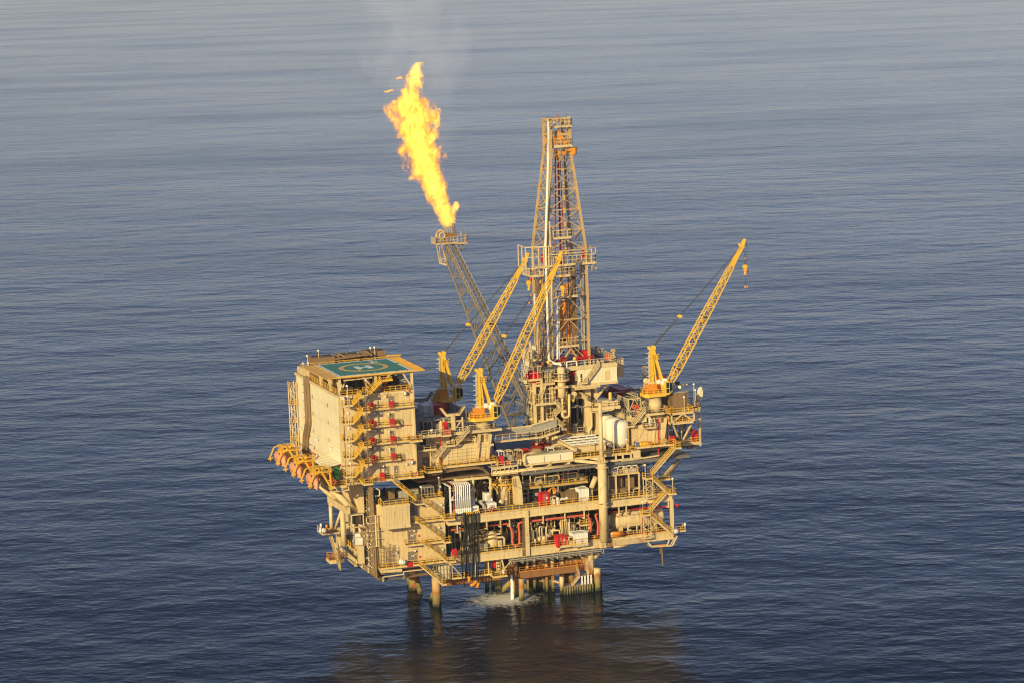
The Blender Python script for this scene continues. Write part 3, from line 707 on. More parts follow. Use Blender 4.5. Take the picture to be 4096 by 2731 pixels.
# cream pump headers in the lower bay
t = thing('pump_manifold', 'cream looped pump headers on the lower deck centre', 'manifold', (4.86, 1.20, 12.94))
for k, (xx) in enumerate((1400, 1435, 1508)): pass
q = [[(3.29, 1.00, 13.88), (3.38, 1.00, 16.21), (6.84, 3.00, 15.50)], [(4.00, 1.40, 13.72), (4.08, 1.40, 15.98), (6.98, 3.20, 15.07)], [(4.90, 1.00, 12.68), (5.01, 1.00, 16.03), (6.32, 2.40, 15.82)], [(7.98, 2.00, 14.91), (6.91, 2.00, 15.18), (6.86, 2.00, 13.72)], [(8.39, 1.60, 13.63), (8.43, 1.60, 14.80), (5.98, 2.40, 14.61)]]
for pts in q: smooth(MB().pipe(pts, .18, 8).build('header_pipe', CREAM, t))
for p in ((3.28, 1.00, 13.45), (3.98, 1.40, 13.14), (4.49, 1.20, 13.42), (2.35, 1.40, 13.03), (4.54, 1.20, 12.61)): MB().ell(p, .4, .4, .55, 10, 6).build('valve_body', CREAM, t)
t = thing('pipe_bundle', 'bundle of cream vertical pipes right of the looped headers', 'pipes', (9.59, 1.50, 13.81))
for x in ((8.78, 1.50, 17.12), (9.16, 1.50, 17.15), (9.70, 1.50, 17.17), (10.27, 1.80, 17.12), (10.58, 1.60, 17.17), (10.80, 1.50, 17.20)):
    smooth(MB().pipe([(x[0], x[1]+2, x[2]), (x[0], x[1], x[2]), (x[0], x[1], ZL+1)], .13, 8).build('pipe', CREAM, t))
t = thing('separator', 'cream dome-ended separator vessel behind the left railing of the lower deck', 'vessel', (-7.37, 3.00, 13.06))
a = (-7.18, 3.00, 14.05)
smooth(MB().lathe((a[0], 3.4, a[2]), [(0, 1.9), (.7, 1.75), (1.3, 1.3), (1.55, .6), (1.55, -1.2), (1.2, -1.6), (0, -1.7)], 22).build('shell', CREAM, t))
smooth(MB().pipe([(-10.18, 2.00, 15.39), (-5.97, 2.00, 15.44), (-5.52, 2.00, 15.39)], .26, 10).build('inlet_pipe', CREAM, t))
smooth(MB().pipe([(-10.48, 1.20, 14.80), (-5.98, 1.20, 14.80), (-4.93, 1.20, 14.76), (-4.93, 1.20, 12.72)], .26, 10).build('outlet_pipe', CREAM, t))
MB().fb((-10.25, 2.00, 13.59), (-8.96, 2.00, 12.14), 2, 3).build('plinth', GALV, t)
for a, b, lb in (((-6.23, 1.20, 14.03), (-5.46, 1.20, 12.64), 'cream panel box beside the separator outlet'), ((-10.10, 2.20, 13.75), (-8.89, 2.20, 12.09), 'grey panel box left of the separator')):
    t = thing('panel_box', lb, 'cabinet', b); MB().fb(a, b, 1.2, 2).build('case', CREAM if 'cream' in lb else GALV, t); MB().box(a[0]+.12, 1.16, b[2]+.3, b[0]-.12, 1.2, a[2]-.2).build('door', GALV, t)
# small yellow platform in the lower bay
a, b = (14.12, 3.00, 14.99), (16.90, 3.00, 14.91)
walkway('small yellow-railed perch in the shade right of the lower bay', a[0], b[0], a[2], 3, 5, sides='FLR')
# ------------------------------------------------ containers on the lower balcony
def cont(label, P, Q, y0, y1, mat, group=None, name='container', front=True, cat='container'):
    t = thing(name, label, cat, ((P[0]+Q[0])/2, y0, Q[2]), group)
    x0, x1, z0, z1 = P[0], Q[0], Q[2], P[2]
    g = MB().box(x0, y0+.05, z0+.12, x1, y1, z1-.05)
    k = max(4, int((x1-x0)/.4))
    for i in range(k): xa = x0+.15+(x1-x0-.3)*(i+.2)/k; g.box(xa, y0, z0+.2, xa+(x1-x0)/k*.5, y0+.06, z1-.15)
    k = max(4, int((y1-y0)/.4))
    for i in range(k): ya = y0+.15+(y1-y0-.3)*(i+.2)/k; g.box(x0-.05, ya, z0+.2, x0+.01, ya+(y1-y0)/k*.5, z1-.15)
    g.build('body', mat, t)
    f = MB()
    for x in (x0, x1):
        for y in (y0, y1): f.bar((x, y, z0), (x, y, z1), .14)
    for z in (z0+.07, z1-.05):
        f.bar((x0, y0, z), (x1, y0, z), .14); f.bar((x0, y1, z), (x1, y1, z), .14); f.bar((x0, y0, z), (x0, y1, z), .14); f.bar((x1, y0, z), (x1, y1, z), .14)
    f.build('frame', mat, t)
    if front:
        d = MB()
        for i in (.3, .42, .58, .7): x = x0+(x1-x0)*i; d.bar((x, y0-.06, z0+.2), (x, y0-.06, z1-.15), .05)
        d.build('lock_rod', GALV, t)
        s = MB(); s.box((x0+x1)/2+.2, y0-.03, z0+(z1-z0)*.55, (x0+x1)/2+.6, y0-.01, z0+(z1-z0)*.72); s.build('placard', WHITE, t)
    return t
bp0, bp1 = (7.24, -1.80, 10.96), (13.97, -1.80, 11.23)
BT = walkway('cream balcony with yellow rail carrying red and white containers', bp0[0], bp1[0], ZL-.05, -1.8, 0, gaps=(), sides='FLR', th=.45, name='balcony')
g = MB()
for p in ((7.30, -1.60, 10.55), (11.96, -1.60, 10.46)): g.prism([(p[0], -1.7, ZL-.5), (p[0], -.1, ZL-1.6), (p[0], -.1, ZL-.5)], (.2, 0, 0))
g.build('gusset', CREAM, BT)
cont('bright red container on the cream balcony of the lower deck', (6.77, -1.50, 14.09), (8.94, -1.50, 11.51), -1.5, .9, RED)
a, b = (9.24, -1.40, 13.72), (10.31, -1.40, 11.48)
t = thing('control_cabinet', 'cream control cabinet with dark screen between red and white containers', 'cabinet', b)
MB().fb(a, b, -1.4, -.4).build('case', CREAM, t); MB().fb((9.56, -1.42, 13.47), (10.23, -1.42, 12.71), -1.44, -1.4).build('screen', GLASS, t)
cont('big white container on the cream balcony of the lower deck', (10.55, -1.40, 14.30), (13.90, -1.40, 11.22), -1.4, 1.2, WHITE, front=False)
# ------------------------------------------------ white vessel at the right of the lower deck
a, b = (21.43, 3.20, 15.22), (34.27, 3.20, 14.27); rz = 2.15; vz = ZL+3.2
t = thing('storage_vessel', 'huge cream-white horizontal tank with domed ends on the lower deck', 'tank', ((a[0]+b[0])/2, 3.2, ZL))
L0, L1 = a[0], b[0]
pr = [(0, L0-.05)] + [(rz*math.sin(k*math.pi/12), L0+1.1-1.1*math.cos(k*math.pi/12)) for k in range(1, 7)] + [(rz, L1-1.1)] + [(rz*math.cos(k*math.pi/12), L1-1.1+1.1*math.sin(k*math.pi/12)) for k in range(1, 6)] + [(0, L1)]
smooth(MB().lathe((0, 3.2, vz), pr, 36, 'x').build('shell', CREAM, t))
g = MB()
for x in (L0+1.9, L1-2.6):
    g.box(x-.35, 1.5, ZL, x+.35, 4.9, vz-.9); 
g.build('saddle', CREAM, t)
g = MB()
for x in ((27.63, 1.00, 15.87), (30.61, 1.00, 15.55)): g.torus((x[0], 3.2, vz), rz+.02, .07, 28, 6, 'x')
g.build('band', GALV, t)
smooth(MB().pipe([(24.49, 0.60, 12.20), (24.55, 0.60, 14.19), (27.43, 0.80, 14.05), (27.70, 1.00, 14.32)], .17, 10).pipe([(26.69, 0.70, 12.05), (26.74, 0.70, 13.93), (27.01, 1.20, 13.91)], .16, 10).pipe([(27.94, 2.00, 16.42), (27.91, 2.00, 17.25), (30.37, 2.00, 17.27)], .24, 10).pipe([(19.89, 1.00, 12.74), (20.07, 1.00, 16.69), (19.68, 1.00, 17.18)], .22, 10).build('piping', CREAM, t))
for p in ((20.09, 1.00, 13.71), (20.12, 1.00, 12.71), (24.51, 0.60, 12.97), (25.10, 0.60, 13.13)): MB().ell(p, .35, .3, .3, 10, 6).build('valve', GALV, t)
# orange banner drum with its lettering
a, b = (19.99, -0.50, 12.87), (22.89, -0.50, 12.77)
t = thing('name_drum', 'orange drum with faded red lettering on the lower right rail', 'drum', mix3(a, b, .5))
smooth(MB().tube(a, b, .62, 18).build('drum', ORANGE, t)); smooth(MB().tube((a[0]-.12, a[1], a[2]), a, .56, 18).build('end_cap', WHITE, t))
def text(s, size, loc, rot, mat, parent, name='lettering', ext=.015):
    cu = bpy.data.curves.new('lettering', 'FONT'); cu.body = s; cu.size = size; cu.extrude = ext; cu.align_x = 'CENTER'; cu.align_y = 'CENTER'
    tmp = bpy.data.objects.new('tmp', cu); COL.objects.link(tmp)
    dg = bpy.context.evaluated_depsgraph_get(); me = bpy.data.meshes.new_from_object(tmp.evaluated_get(dg)); bpy.data.objects.remove(tmp)
    o = bpy.data.objects.new(name, me); COL.objects.link(o); me.materials.clear(); me.materials.append(mat)
    o.parent = parent; o.location = V(loc) - WORLD[parent.name]; o.rotation_euler = rot; return o
text('MEGI-JADE', .72, ((a[0]+b[0])/2, a[1]-.63, (a[2]+b[2])/2), (math.pi/2, 0, 0), DRED, t)


# ================================================================== lower left: clad equipment building
Pa = (-26.76, 1.00, 25.28); Pb = (-18.08, 1.00, 25.14); Pc = (-18.65, 1.00, 9.22); X0 = -34.2; X1 = Pc[0]
Z0 = ((-33.74, 1.00, 11.10))[2]-.3; ZR = Pb[2]
t = thing('equipment_building', 'tall tan clad equipment building at the lower left with four stair levels', 'building', ((X0+X1)/2, 1, Z0))
EB = t
g = MB().box(X0, 1, Z0, X1, 16, ZR)
ribs(g, 'x', X0, X1, 1, Z0+.2, ZR-.3, 1.15, .07, .06)
g.build('wall', TAN, t)
g = MB(); zb = ((-33.95, 1.00, 16.14))[2]
g.box(X0-.1, .9, Z0-.5, X1+.1, 1.2, Z0).box(X0-.08, .9, ZR-.35, X1+.08, 16, ZR+.12).box(X0-.02, .92, zb-.35, X1-4.5, 1.02, zb)
g.build_each('trim', CREAM, t)
MB().box(X0+.3, 1.3, ZR+.125, X1-.3, 15.8, ZR+.16).build('roof', GREY, t)
BX0, BX1 = ((-33.71, -2.20, 23.88))[0], ((-27.64, -2.20, 23.22))[0]; BZ0, BZ1 = ((-33.73, -2.20, 20.26))[2], ((-33.50, -2.20, 25.41))[2]
g = MB().box(BX0, -2.2, BZ0, BX1, .99, BZ1); ribs(g, 'x', BX0, BX1, -2.2, BZ0+.5, BZ1-.5, .62, .06, .05); ribs(g, 'y', -2.2, 1, BX0, BZ0+.5, BZ1-.5, .62, .06, .05)
g.build('bay_wall', TAN, t)
g = MB().box(BX0-.07, -2.28, BZ0-.05, BX1+.07, .95, BZ0+.45).box(BX0-.07, -2.28, BZ1-.5, BX1+.07, .95, BZ1+.02); g.build_each('bay_trim', CREAM, t)
g = MB().rail([(BX0, .9, BZ1), (BX0, -2.1, BZ1), (BX1, -2.1, BZ1), (BX1, .9, BZ1)]); g.build('roof_railing', YEL, t)
rr0 = ((-24.25, 1.20, 25.76))[0]
MB().rail([(rr0, 1.2, ZR+.1), (X1-.2, 1.2, ZR+.1), (X1-.2, 9, ZR+.1)]).build('roof_railing', YEL, t)
def door(P, Q, y, parent, mat=DOORG, plates=True, nm='door'):
    d = MB().box(P[0], y-.06, Q[2], Q[0], y+.02, P[2]); o = d.build(nm, mat, parent)
    f = MB()
    f.box(P[0]-.1, y-.09, Q[2], P[0], y+.01, P[2]+.1).box(Q[0], y-.09, Q[2], Q[0]+.1, y+.01, P[2]+.1).box(P[0], y-.09, P[2], Q[0], y+.01, P[2]+.1)
    f.build('frame', CREAM, o)
    if plates:
        w = Q[0]-P[0]; h = P[2]-Q[2]; s = MB()
        s.box(P[0]+w*.36, y-.08, Q[2]+h*.55, P[0]+w*.5, y-.06, Q[2]+h*.64).box(P[0]+w*.56, y-.08, Q[2]+h*.52, P[0]+w*.7, y-.06, Q[2]+h*.63)
        s.build('notice', WHITE, o); MB().box(P[0]+w*.66, y-.085, Q[2]+h*.66, P[0]+w*.98, y-.065, Q[2]+h*.74).build('warning_strip', YEL, o)
        MB().box(P[0]+w*.2, y-.08, Q[2]+h*.56, P[0]+w*.3, y-.06, Q[2]+h*.66).build('window', DARK, o)
    else:
        w = Q[0]-P[0]; MB().box(P[0]+w*.45, y-.08, Q[2]+(P[2]-Q[2])*.45, P[0]+w*.58, y-.06, Q[2]+(P[2]-Q[2])*.62).build('handle', WHITE, o)
    return o
door((-27.45, 1.00, 18.67), (-25.50, 1.00, 15.91), .95, t); door((-27.58, 1.00, 14.01), (-25.48, 1.00, 11.45), .95, t)
MB().fb((-31.85, 1.00, 14.83), (-31.50, 1.00, 11.35), .93, 1.0).build('hatch', GALV, t)
MB().fb((-26.63, 1.00, 24.84), (-24.99, 1.00, 22.01), .95, 1.0).build('louvre', DOORG, t)
for p, q in (((-24.96, 1.00, 17.57), (-24.66, 1.00, 17.07)), ((-24.94, 1.00, 12.82), (-24.62, 1.00, 12.36))): MB().fb(p, q, .8, .95).build('alarm_box', RED, t)
for p, lb in (((-19.57, 0.90, 23.89), 'wall lamp near the top right of the tan clad building'), ((-20.29, 0.90, 18.87), 'wall lamp above the second stair flight of the tan clad building'), ((-26.00, 0.90, 18.78), 'wall lamp over the upper grey double door'), ((-26.04, 0.90, 14.26), 'wall lamp over the lower grey double door'), ((-30.31, 0.90, 14.32), 'wall lamp on bare tan cladding left of the lower door'), ((-19.65, 0.90, 13.83), 'wall lamp beside the third stair flight of the tan clad building')): wall_lamp(p, lb)
# walkways and flights
def lvl(P): return P[2]
w1 = (-24.47, -0.60, 20.49); w1r = (-16.74, -0.60, 20.22)
walkway('top gallery of the tan clad building, joining the middle deck', ((-27.19, -0.60, 20.14))[0], w1r[0], w1[2]+.3, -0.7, .98)
walkway('short end landing at the right end of the top gallery', ((-19.60, -1.70, 20.54))[0], ((-17.10, -1.70, 20.48))[0], w1[2]+.3, -1.8, -.72, sides='FR')
w2 = (-28.37, -0.70, 15.51); walkway('gallery in front of the upper grey double door', w2[0], ((-19.70, -0.70, 15.61))[0], w2[2]+.3, -.7, .98, gaps=())
walkway('small landing where the second flight meets the upper door gallery', ((-19.95, -1.70, 15.70))[0], ((-18.28, -1.70, 15.66))[0], w2[2]+.3, -1.8, -.2, sides='FR')
w3 = (-28.57, -0.70, 10.99); walkway('gallery in front of the lower grey double door', ((-34.54, -0.70, 11.21))[0], ((-19.16, -0.70, 10.66))[0], w3[2]+.3, -.7, .98)
walkway('small landing at the right end of the lower door gallery', ((-19.33, -1.70, 10.89))[0], ((-17.33, -1.70, 11.02))[0], w3[2]+.3, -1.8, -.2, sides='FR')
w0 = (-24.91, -0.70, 24.77); walkway('landing beside the roof of the tan clad building', ((-26.02, -1.70, 25.01))[0], ((-24.27, -1.70, 24.96))[0], w0[2]+.3, -1.8, .98, sides='B')
w4 = (-20.67, -1.80, 6.11); walkway('lowest landing of the stairs hanging over the sea', w4[0], ((-19.68, -1.80, 6.06))[0], w4[2]+.3, -1.8, -.7, sides='FLR')
def lift(p, d): return (p[0], p[1], p[2]+d)
stair('yellow flight from the accommodation base down to the tan building roof', (-30.95, -1.80, 30.61), (-25.96, -1.80, 25.94), -1.8, -.8, YEL, YEL)
stair('first cream flight below the roof landing of the tan building', (-24.29, -1.80, 25.13), (-19.69, -1.80, 21.14), -1.8, -.8)
stair('second cream flight passing right of the upper grey door', (-26.07, -1.80, 21.19), (-19.90, -1.80, 16.01), -1.8, -.8)
stair('third cream flight passing right of the lower grey door', (-24.68, -1.80, 15.90), (-19.28, -1.80, 11.17), -1.8, -.8)
stair('lowest cream flight ending above the left front leg', (-25.61, -1.80, 11.21), (-20.66, -1.80, 6.32), -1.8, -.8)
a, b = (-28.32, -0.75, 12.01), (-27.04, -0.75, 11.00)
t = thing('fire_locker', 'flat red locker on the lowest gallery beside the lower grey door', 'locker', b); MB().fb(a, b, -.85, -.6).build('case', RED, t); MB().box(a[0], -.87, (a[2]+b[2])/2-.04, b[0], -.85, (a[2]+b[2])/2+.04).build('lid_seam', DRED, t)
def horn(p, label, d=(1,0,-.35), r=.55):
    t = thing('float_drum', label, 'drum', p); d = V(d).normalized(); p = V(p)
    smooth(MB().tube(p-d*.75, p+d*.75, r, 16).build('drum', WHITE, t)); g = MB()
    for k in (-.4, 0, .4): g.tube(p+d*(k-.05), p+d*(k+.05), r*1.05, 16)
    smooth(g.build('hoop', WHITE, t)); MB().tube(p+V((0,.2,-.4)), p+V((-.1,.5,-1.1)), .09).build('bracket', CREAM, t)
horn((-29.48, -1.00, 12.34), 'white ribbed drum tilted on the lowest gallery of the tan building')
horn((-45.00, 6.79, 19.60), 'white ribbed drum on the perch at the far left')
horn((35.52, -0.50, 11.87), 'white ribbed drum at the lower right corner by the stairs', (1, 0, .05))
# scaffolding at the lower left corner
t = thing('scaffold', 'brown tube scaffold at the lower left corner of the tan building', 'scaffold', (X0+1.5, 0, Z0)); g = MB(); random.seed(5)
for i in range(5):
    for y in (-.5, .6): x = X0+.2+i*.75; g.tube((x, y, Z0), (x, y, Z0+5.6-(i % 3)*.4), .05, 6)
for k in range(6): z = Z0+.5+k*.9; g.tube((X0, -.5, z), (X0+3.4, -.5, z), .05, 6); g.tube((X0+.2+(k % 5)*.75, -.6, z), (X0+.2+(k % 5)*.75, .9, z), .05, 6)
g.build('tube', BROWN, t)
# under-floor pipes of the building
t = thing('pipe_rack', 'cream pipes bracketed under the floor of the tan building', 'pipe rack', (-29.14, 0.00, 9.50))
g = MB()
a, b = (-33.99, -0.80, 9.46), (-29.25, -0.80, 9.55); g.bar(a, b, .22); g.bar(a, lift(a, -1.1), .2); g.bar(b, lift(b, -1.1), .2)
a, b = (-29.22, -0.80, 10.12), (-23.65, -0.80, 10.05); g.bar(a, b, .2); g.bar(a, lift(a, -1.5), .2)
g.tube((-34.14, 0.00, 10.51), (-29.40, 0.00, 10.25), .42, 12)
g.build('bracket', CREAM, t)
g = MB()
for k in range(5): g.pipe([(-35.05, 0.40, 8.67), (X0+1.2, .4, ((-34.69, 0.40, 8.48))[2]-.05), (((-23.18, 0.40, 8.36))[0], .4+k*.5, ((-33.45, 0.40, 8.48))[2])], .1+.02*(k % 3), 7)
for k in range(8): y = 1.5+k*.9; g.bar((X0+.5, y, Z0-1.2), (X0+11, y, Z0-1.2), .3)
g.build('pipe', BROWN, t)
# cables wrapping the left corner
t = thing('cable_bundle', 'brown vertical cables wrapping the lower left corner of the platform', 'cables', (-35.5, 6, 9))
random.seed(9); ztop = 31.2
for i in range(22):
    y = .3+i*.54; x = -34.85-random.uniform(0, .5); zb = 8.75+random.uniform(-.1, .15)
    off = random.uniform(-.5, .5) if random.random() < .5 else 0; zm = random.uniform(16, 25)
    g = MB().pipe([(x+2.5, y, zb), (x, y, zb), (x, y, zm-.8), (x, y+off, zm+.8), (x, y+off, ztop), (x+2, y+off, ztop+.2)], random.choice((.12, .16, .2, .24)), 8, 1.0)
    smooth(g.build('cable', random.choice((CABLE, CABLE, BROWN, BROWN, TAN)) if i > 1 else CABLE, t))
g = MB()
for k in range(11): z = 10.5+k*1.95; g.bar((-35.55, .1, z), (-35.55, 12.3, z), .16)
g.build('clamp_bar', GALV, t)
g = MB(); random.seed(19)
for k in range(46): y = random.uniform(.3, 12.2); z = random.uniform(10, 30); g.bx((-35.75, y, z), (.16, .22, .3))
g.build('bright_clamp', LAMPM, t)
t = thing('tube_frame', 'cream tube ladder frame between the cables and the tan building', 'frame', (-34.9, -.3, 16))
a, b = (-34.93, -0.30, 23.21), (-34.92, -0.30, 16.31)
g = MB().tube(a, b, .2, 10).pipe([(-34.68, -0.20, 27.49), (-33.74, -0.20, 27.39), (-33.68, -0.20, 28.73), (-34.46, -0.20, 29.16)], .16, 8).bar((-33.85, -0.50, 27.10), (-33.20, -1.50, 25.81), .15)
for k in range(5): z = b[2]+(a[2]-b[2])*k/4; g.bar((a[0]-1.6, -.3, z), (a[0]+.9, -.3, z), .13)
g.build('tube', CREAM, t)
t = thing('service_module', 'tan clad wall of the left service module under the accommodation', 'building', (-37.6, 8, 22))
za, zc = 23.0, 29.6
g = MB().box(-37.2, 4.4, za, -36, 18.5, zc); ribs(g, "y", 4.4, 18.5, -37.2, za, zc-.3, .6, .06, .05); g.build('wall', TAN, t)
g = MB()
for k in range(2): y = 4.2+k*2.4; g.rail([(-38.05, y, zc-.1), (-38.05, y+2, zc-.1)], h=1.4)
g.build('railing', ORANGE, t)
MB().box(-38.3, 2.9, zc, -35, 16, zc+.3).build('roof', BROWN, t)

# ================================================================== left wing: girders, columns, beacon perch
def girder(label, P, Q, w, h, mat=CREAM, group='girders of the left wing'):
    t = thing('girder', label, 'girder', P, group); MB().bar(P, Q, w, h).build('box_section', mat, t); return t
girder('cream box girder along the left side between the two round columns', (-40.4, 17, 24.1), (-40.0, 3.2, 24.1), .9, 1.5)
smooth(brace('left one of two big cream tubes under the lifeboats', (-42.96, 14.00, 28.07), (-38.35, 14.00, 23.22), .75).children[0]).data.materials[0] = CREAM
smooth(brace('right one of two big cream tubes under the lifeboats', (-42.46, 6.00, 28.46), (-36.82, 6.00, 22.26), .75).children[0]).data.materials[0] = CREAM
column('thin round column at the far left standing on the beacon perch', (-41, 0, 24), (-41, 0, 17.2), 14, .42)
column('stout round column left of the service frame', (-40, 0, 23.3), (-40, 0, 15.2), 8, .58)
brace('thin slanting strut between the two left round columns', (-40.30, 8.31, 22.87), (-40.80, 12.80, 17.48), .28).children[0].data.materials[0] = CREAM
column('square tan column behind the cable bundle', (-35.9, 0, 31), (-35.9, 0, 9), 13.2, .5)
a, b = (-38.00, 20.08, 17.00), (-38.00, 17.60, 13.11); column('square cream post at the rear end of the left channel beam', (-38, 0, a[2]), (-38, 0, b[2]-.3), (a[1]+b[1])/2, .6, True)
a, b = (-37.00, 6.75, 15.56), (-37.00, 5.60, 11.77); column('square cream post at the front end of the left channel beam', (-37, 0, a[2]), (-37, 0, b[2]-.2), (a[1]+b[1])/2-.8, .62, True)
t = thing('channel_beam', 'long cream channel beam along the lower left side', 'beam', (-37, 15, 11))
g = MB().bar((-37.2, 24.5, 11.6), (-37.2, 7.2, 11.3), .9, .25).bar((-37.5, 24.5, 11.9), (-37.5, 7.2, 11.6), .2, .9).bar((-37.7, 24.5, 11.0), (-37.7, 7.2, 10.7), .35, .25); g.build('channel', CREAM, t)
t = walkway('side walkway with yellow rail behind the left channel beam', -37.4, -35.5, 13.9, 7, 22, sides='L')
t = thing('side_room', 'tan recessed wall and white machines behind the left channel beam', 'room', (-34.5, 12, 14))
MB().box(-35.2, 6, 9, -34.7, 24, 23).build('wall', TAN, t)
g = MB(); g.box(-37, 8.2, 13.95, -35.6, 9.4, 16.6).box(-36.8, 9.8, 13.95, -35.6, 11.2, 17.2).box(-36.6, 12, 13.95, -35.4, 13, 15.2); g.build_each('machine', WHITE, t)
g = MB(); g.box(-36.6, 14.5, 13.95, -35.4, 17, 15.4).box(-36.6, 18, 13.95, -35.4, 19.5, 15); g.build_each('dark_machine', DARK, t)
t = thing('radiator_cage', 'cream open box frame on the left side below the girder', 'frame', (-38, 5, 19)); g = MB()
a, b = (-39.29, 3.50, 22.92), (-36.58, 3.50, 20.20)
for y in (3.5, 9):
    for x in (a[0], b[0]): g.bar((x, y, b[2]), (x, y, a[2]), .22)
    for z in (a[2], b[2]): g.bar((a[0], y, z), (b[0], y, z), .22)
for x in (a[0], b[0]):
    for z in (a[2], b[2]): g.bar((x, 3.5, z), (x, 9, z), .22)
g.build('frame', CREAM, t); MB().box(a[0]+.6, 4.5, b[2]+.5, b[0]-.5, 6.5, a[2]-.4).build('radiator', DARK, t); MB().box(a[0]-.1, 3.4, a[2]+.1, b[0]+.1, 9.1, a[2]+.2).build('top', GALV, t)
# beacon perch + ladder + basket
t = walkway('small perch at the far left with beacon and lifebuoy', -44.6, -40.6, 18.3, 8.6, 13, CREAM, CREAM, 'L', name='perch')
a, b = (-41.50, 16.14, 16.87), (-41.50, 12.01, 12.07)
stair('steep yellow ladder stair from the far left perch to the basket platform', (-42.6, 0, 18.2), (-40.3, 0, 9.2), 10.5, 11.8, YEL, CREAM, sw=.2)
a = (-41.94, 12.00, 10.52); b = (-39.00, 12.00, 10.55)
walkway('orange-railed basket platform low at the far left above the sea', a[0]-.3, b[0], a[2]+.75, 12, 15.4, ORANGE, CREAM, 'FLRB', th=.75, name='basket_platform')
g = MB(); g.bar((a[0]+2, 12, a[2]), (a[0]+1.6, 12, a[2]+8.2), .25).bar((b[0]-.6, 14.8, a[2]+1), (b[0]-2.2, 14.6, a[2]+7), .2)
t = thing('suspension_gantry', 'cream posts carrying the basket platform at the far left', 'frame', (a[0]+2, 12, a[2])); g.build('post', CREAM, t)
def lifebuoy(p, label, axis='y'):
    t = thing('lifebuoy', label, 'lifebuoy', p, 'red lifebuoys on the rails')
    smooth(MB().torus(p, .42, .14, 14, 6, axis).build('ring', RED, t)); g = MB()
    for k in range(4):
        an = k*math.pi/2+.4; c, s = .42*math.cos(an), .42*math.sin(an)
        g.bx((p[0]+(c if axis == 'y' else 0), p[1]+(0 if axis == 'y' else c), p[2]+s), (.16, .32, .16))
    g.build('band', WHITE, t)
lifebuoy((-43.50, 7.44, 19.52), 'lifebuoy on the far left beacon perch')
lifebuoy((-45.07, -2.90, 32.27), 'lifebuoy on the wing rail below the awning')

lifebuoy((-25.80, -1.60, 31.66), 'lifebuoy on the corner landing right of the accommodation base')
lifebuoy((-8.29, -0.15, 21.69), 'lifebuoy on the middle deck rail in front of the white machine')
for p, lb, m in (((-45.50, 6.26, 20.77), 'clear-topped beacon lantern on the far left perch', LIT), ((-44.00, 7.04, 20.23), 'small amber lamp on the far left perch', ORANGE), ((38.10, -0.40, 13.12), 'beacon lantern at the far lower right corner', LAMPM)):
    t = thing('beacon', lb, 'beacon', p)
    smooth(MB().lathe(p, [(.1, -1.4), (.12, -.3), (.26, -.25), (.26, .3), (.1, .5)], 12).build('lantern', m if m is not LIT else LAMPM, t))
# ------------------------------------------------ wing deck with lifeboats
WZ = 31.0
t = walkway('cream wing deck on the left side of the accommodation', -45.6, -41.55, WZ, -2.4, 38, YEL, CREAM, 'F', th=.5, name='wing_deck')
MB().bar((-45.4, -2.4, WZ-1.1), (-41, -2.2, WZ-1.1), .3).bar((-45.3, -2.3, WZ-1.1), (-45.3, 36, WZ-1.1), .4).build('edge_beam', CREAM, t)
g = MB()
for i in range(4): g.bar((-45.2+i*1.3, -2.4, WZ-1.1), (-45.2+i*1.3, -2.4, WZ-.4), .2)
g.build('stub_post', CREAM, t)
lb = (-49.00, -1.85, 32.71); lb2 = (-49.00, 11.70, 32.69); lb3 = (-49.00, 25.00, 32.82)
def hull_mb():
    g = MB(); st = []; n = 18
    for i, (y, w, zt, zbm, zc) in enumerate(((3.3, .25, .5, -.35, .1), (3.1, .85, .95, -.8, .05), (2.5, 1.3, 1.3, -1.15, 0), (1.3, 1.55, 1.5, -1.4, 0), (0, 1.62, 1.58, -1.5, 0), (-1.3, 1.55, 1.5, -1.5, -.02), (-2.4, 1.15, 1.15, -1.5, -.1), (-3.1, .6, .55, -1.45, -.35), (-3.5, .12, -.4, -1.4, -.9))):
        for k in range(n):
            a = 2*math.pi*k/n; c, s = math.cos(a), math.sin(a); e = .8
            x = .70*w*math.copysign(abs(c)**e, c); z = zc+(zt-zc if s > 0 else zc-zbm)*math.copysign(abs(s)**e, s)
            st.append((x, y, z))
    m = 9; fs = [(i*n+k, (i+1)*n+k, (i+1)*n+(k+1) % n, i*n+(k+1) % n) for i in range(m-1) for k in range(n)]
    return g.add(st, fs+[tuple(range(n)), tuple(range(m*n-1, (m-1)*n-1, -1))])
def make_boat(label):
    t = thing('lifeboat', label, 'lifeboat', lb, 'enclosed orange lifeboats on the left wing')
    smooth(hull_mb().build('hull', SALMON, t, local=True))
    g = MB(); P = [(-1.12, 2.2, .02), (-1.16, 0, .0), (-1.1, -1.4, -.05), (-.78, -2.5, -.15), (-.07, -3.45, -.8), (.63, -2.7, -.2), (1.05, -1.6, -.05)]
    g.pipe(P, .07, 6); g.build('gunwale', BROWN, t, local=True)
    MB().box(-.75, -1.9, 1.0, .1, -1.15, 1.42).build('wheelhouse_window', DARK, t, local=True)
    MB().pipe([(.55, -2.6, .55), (.9, -2.5, .1), (.5, -2.85, -.25), (.3, -2.9, .3), (.55, -2.6, .55)], .05, 5).build('painter_rope', BROWN, t, local=True)
    MB().box(-.35, -.4, 1.5, .35, .4, 1.75).build('hook_gear', YEL, t, local=True)
    return t
bt = make_boat('orange lifeboat nearest the viewer, in front of the green tarp')
copy_tree(bt, lb2, 'orange lifeboat in the middle of the row of three')
copy_tree(bt, lb3, 'orange lifeboat at the far end, farthest to the left')
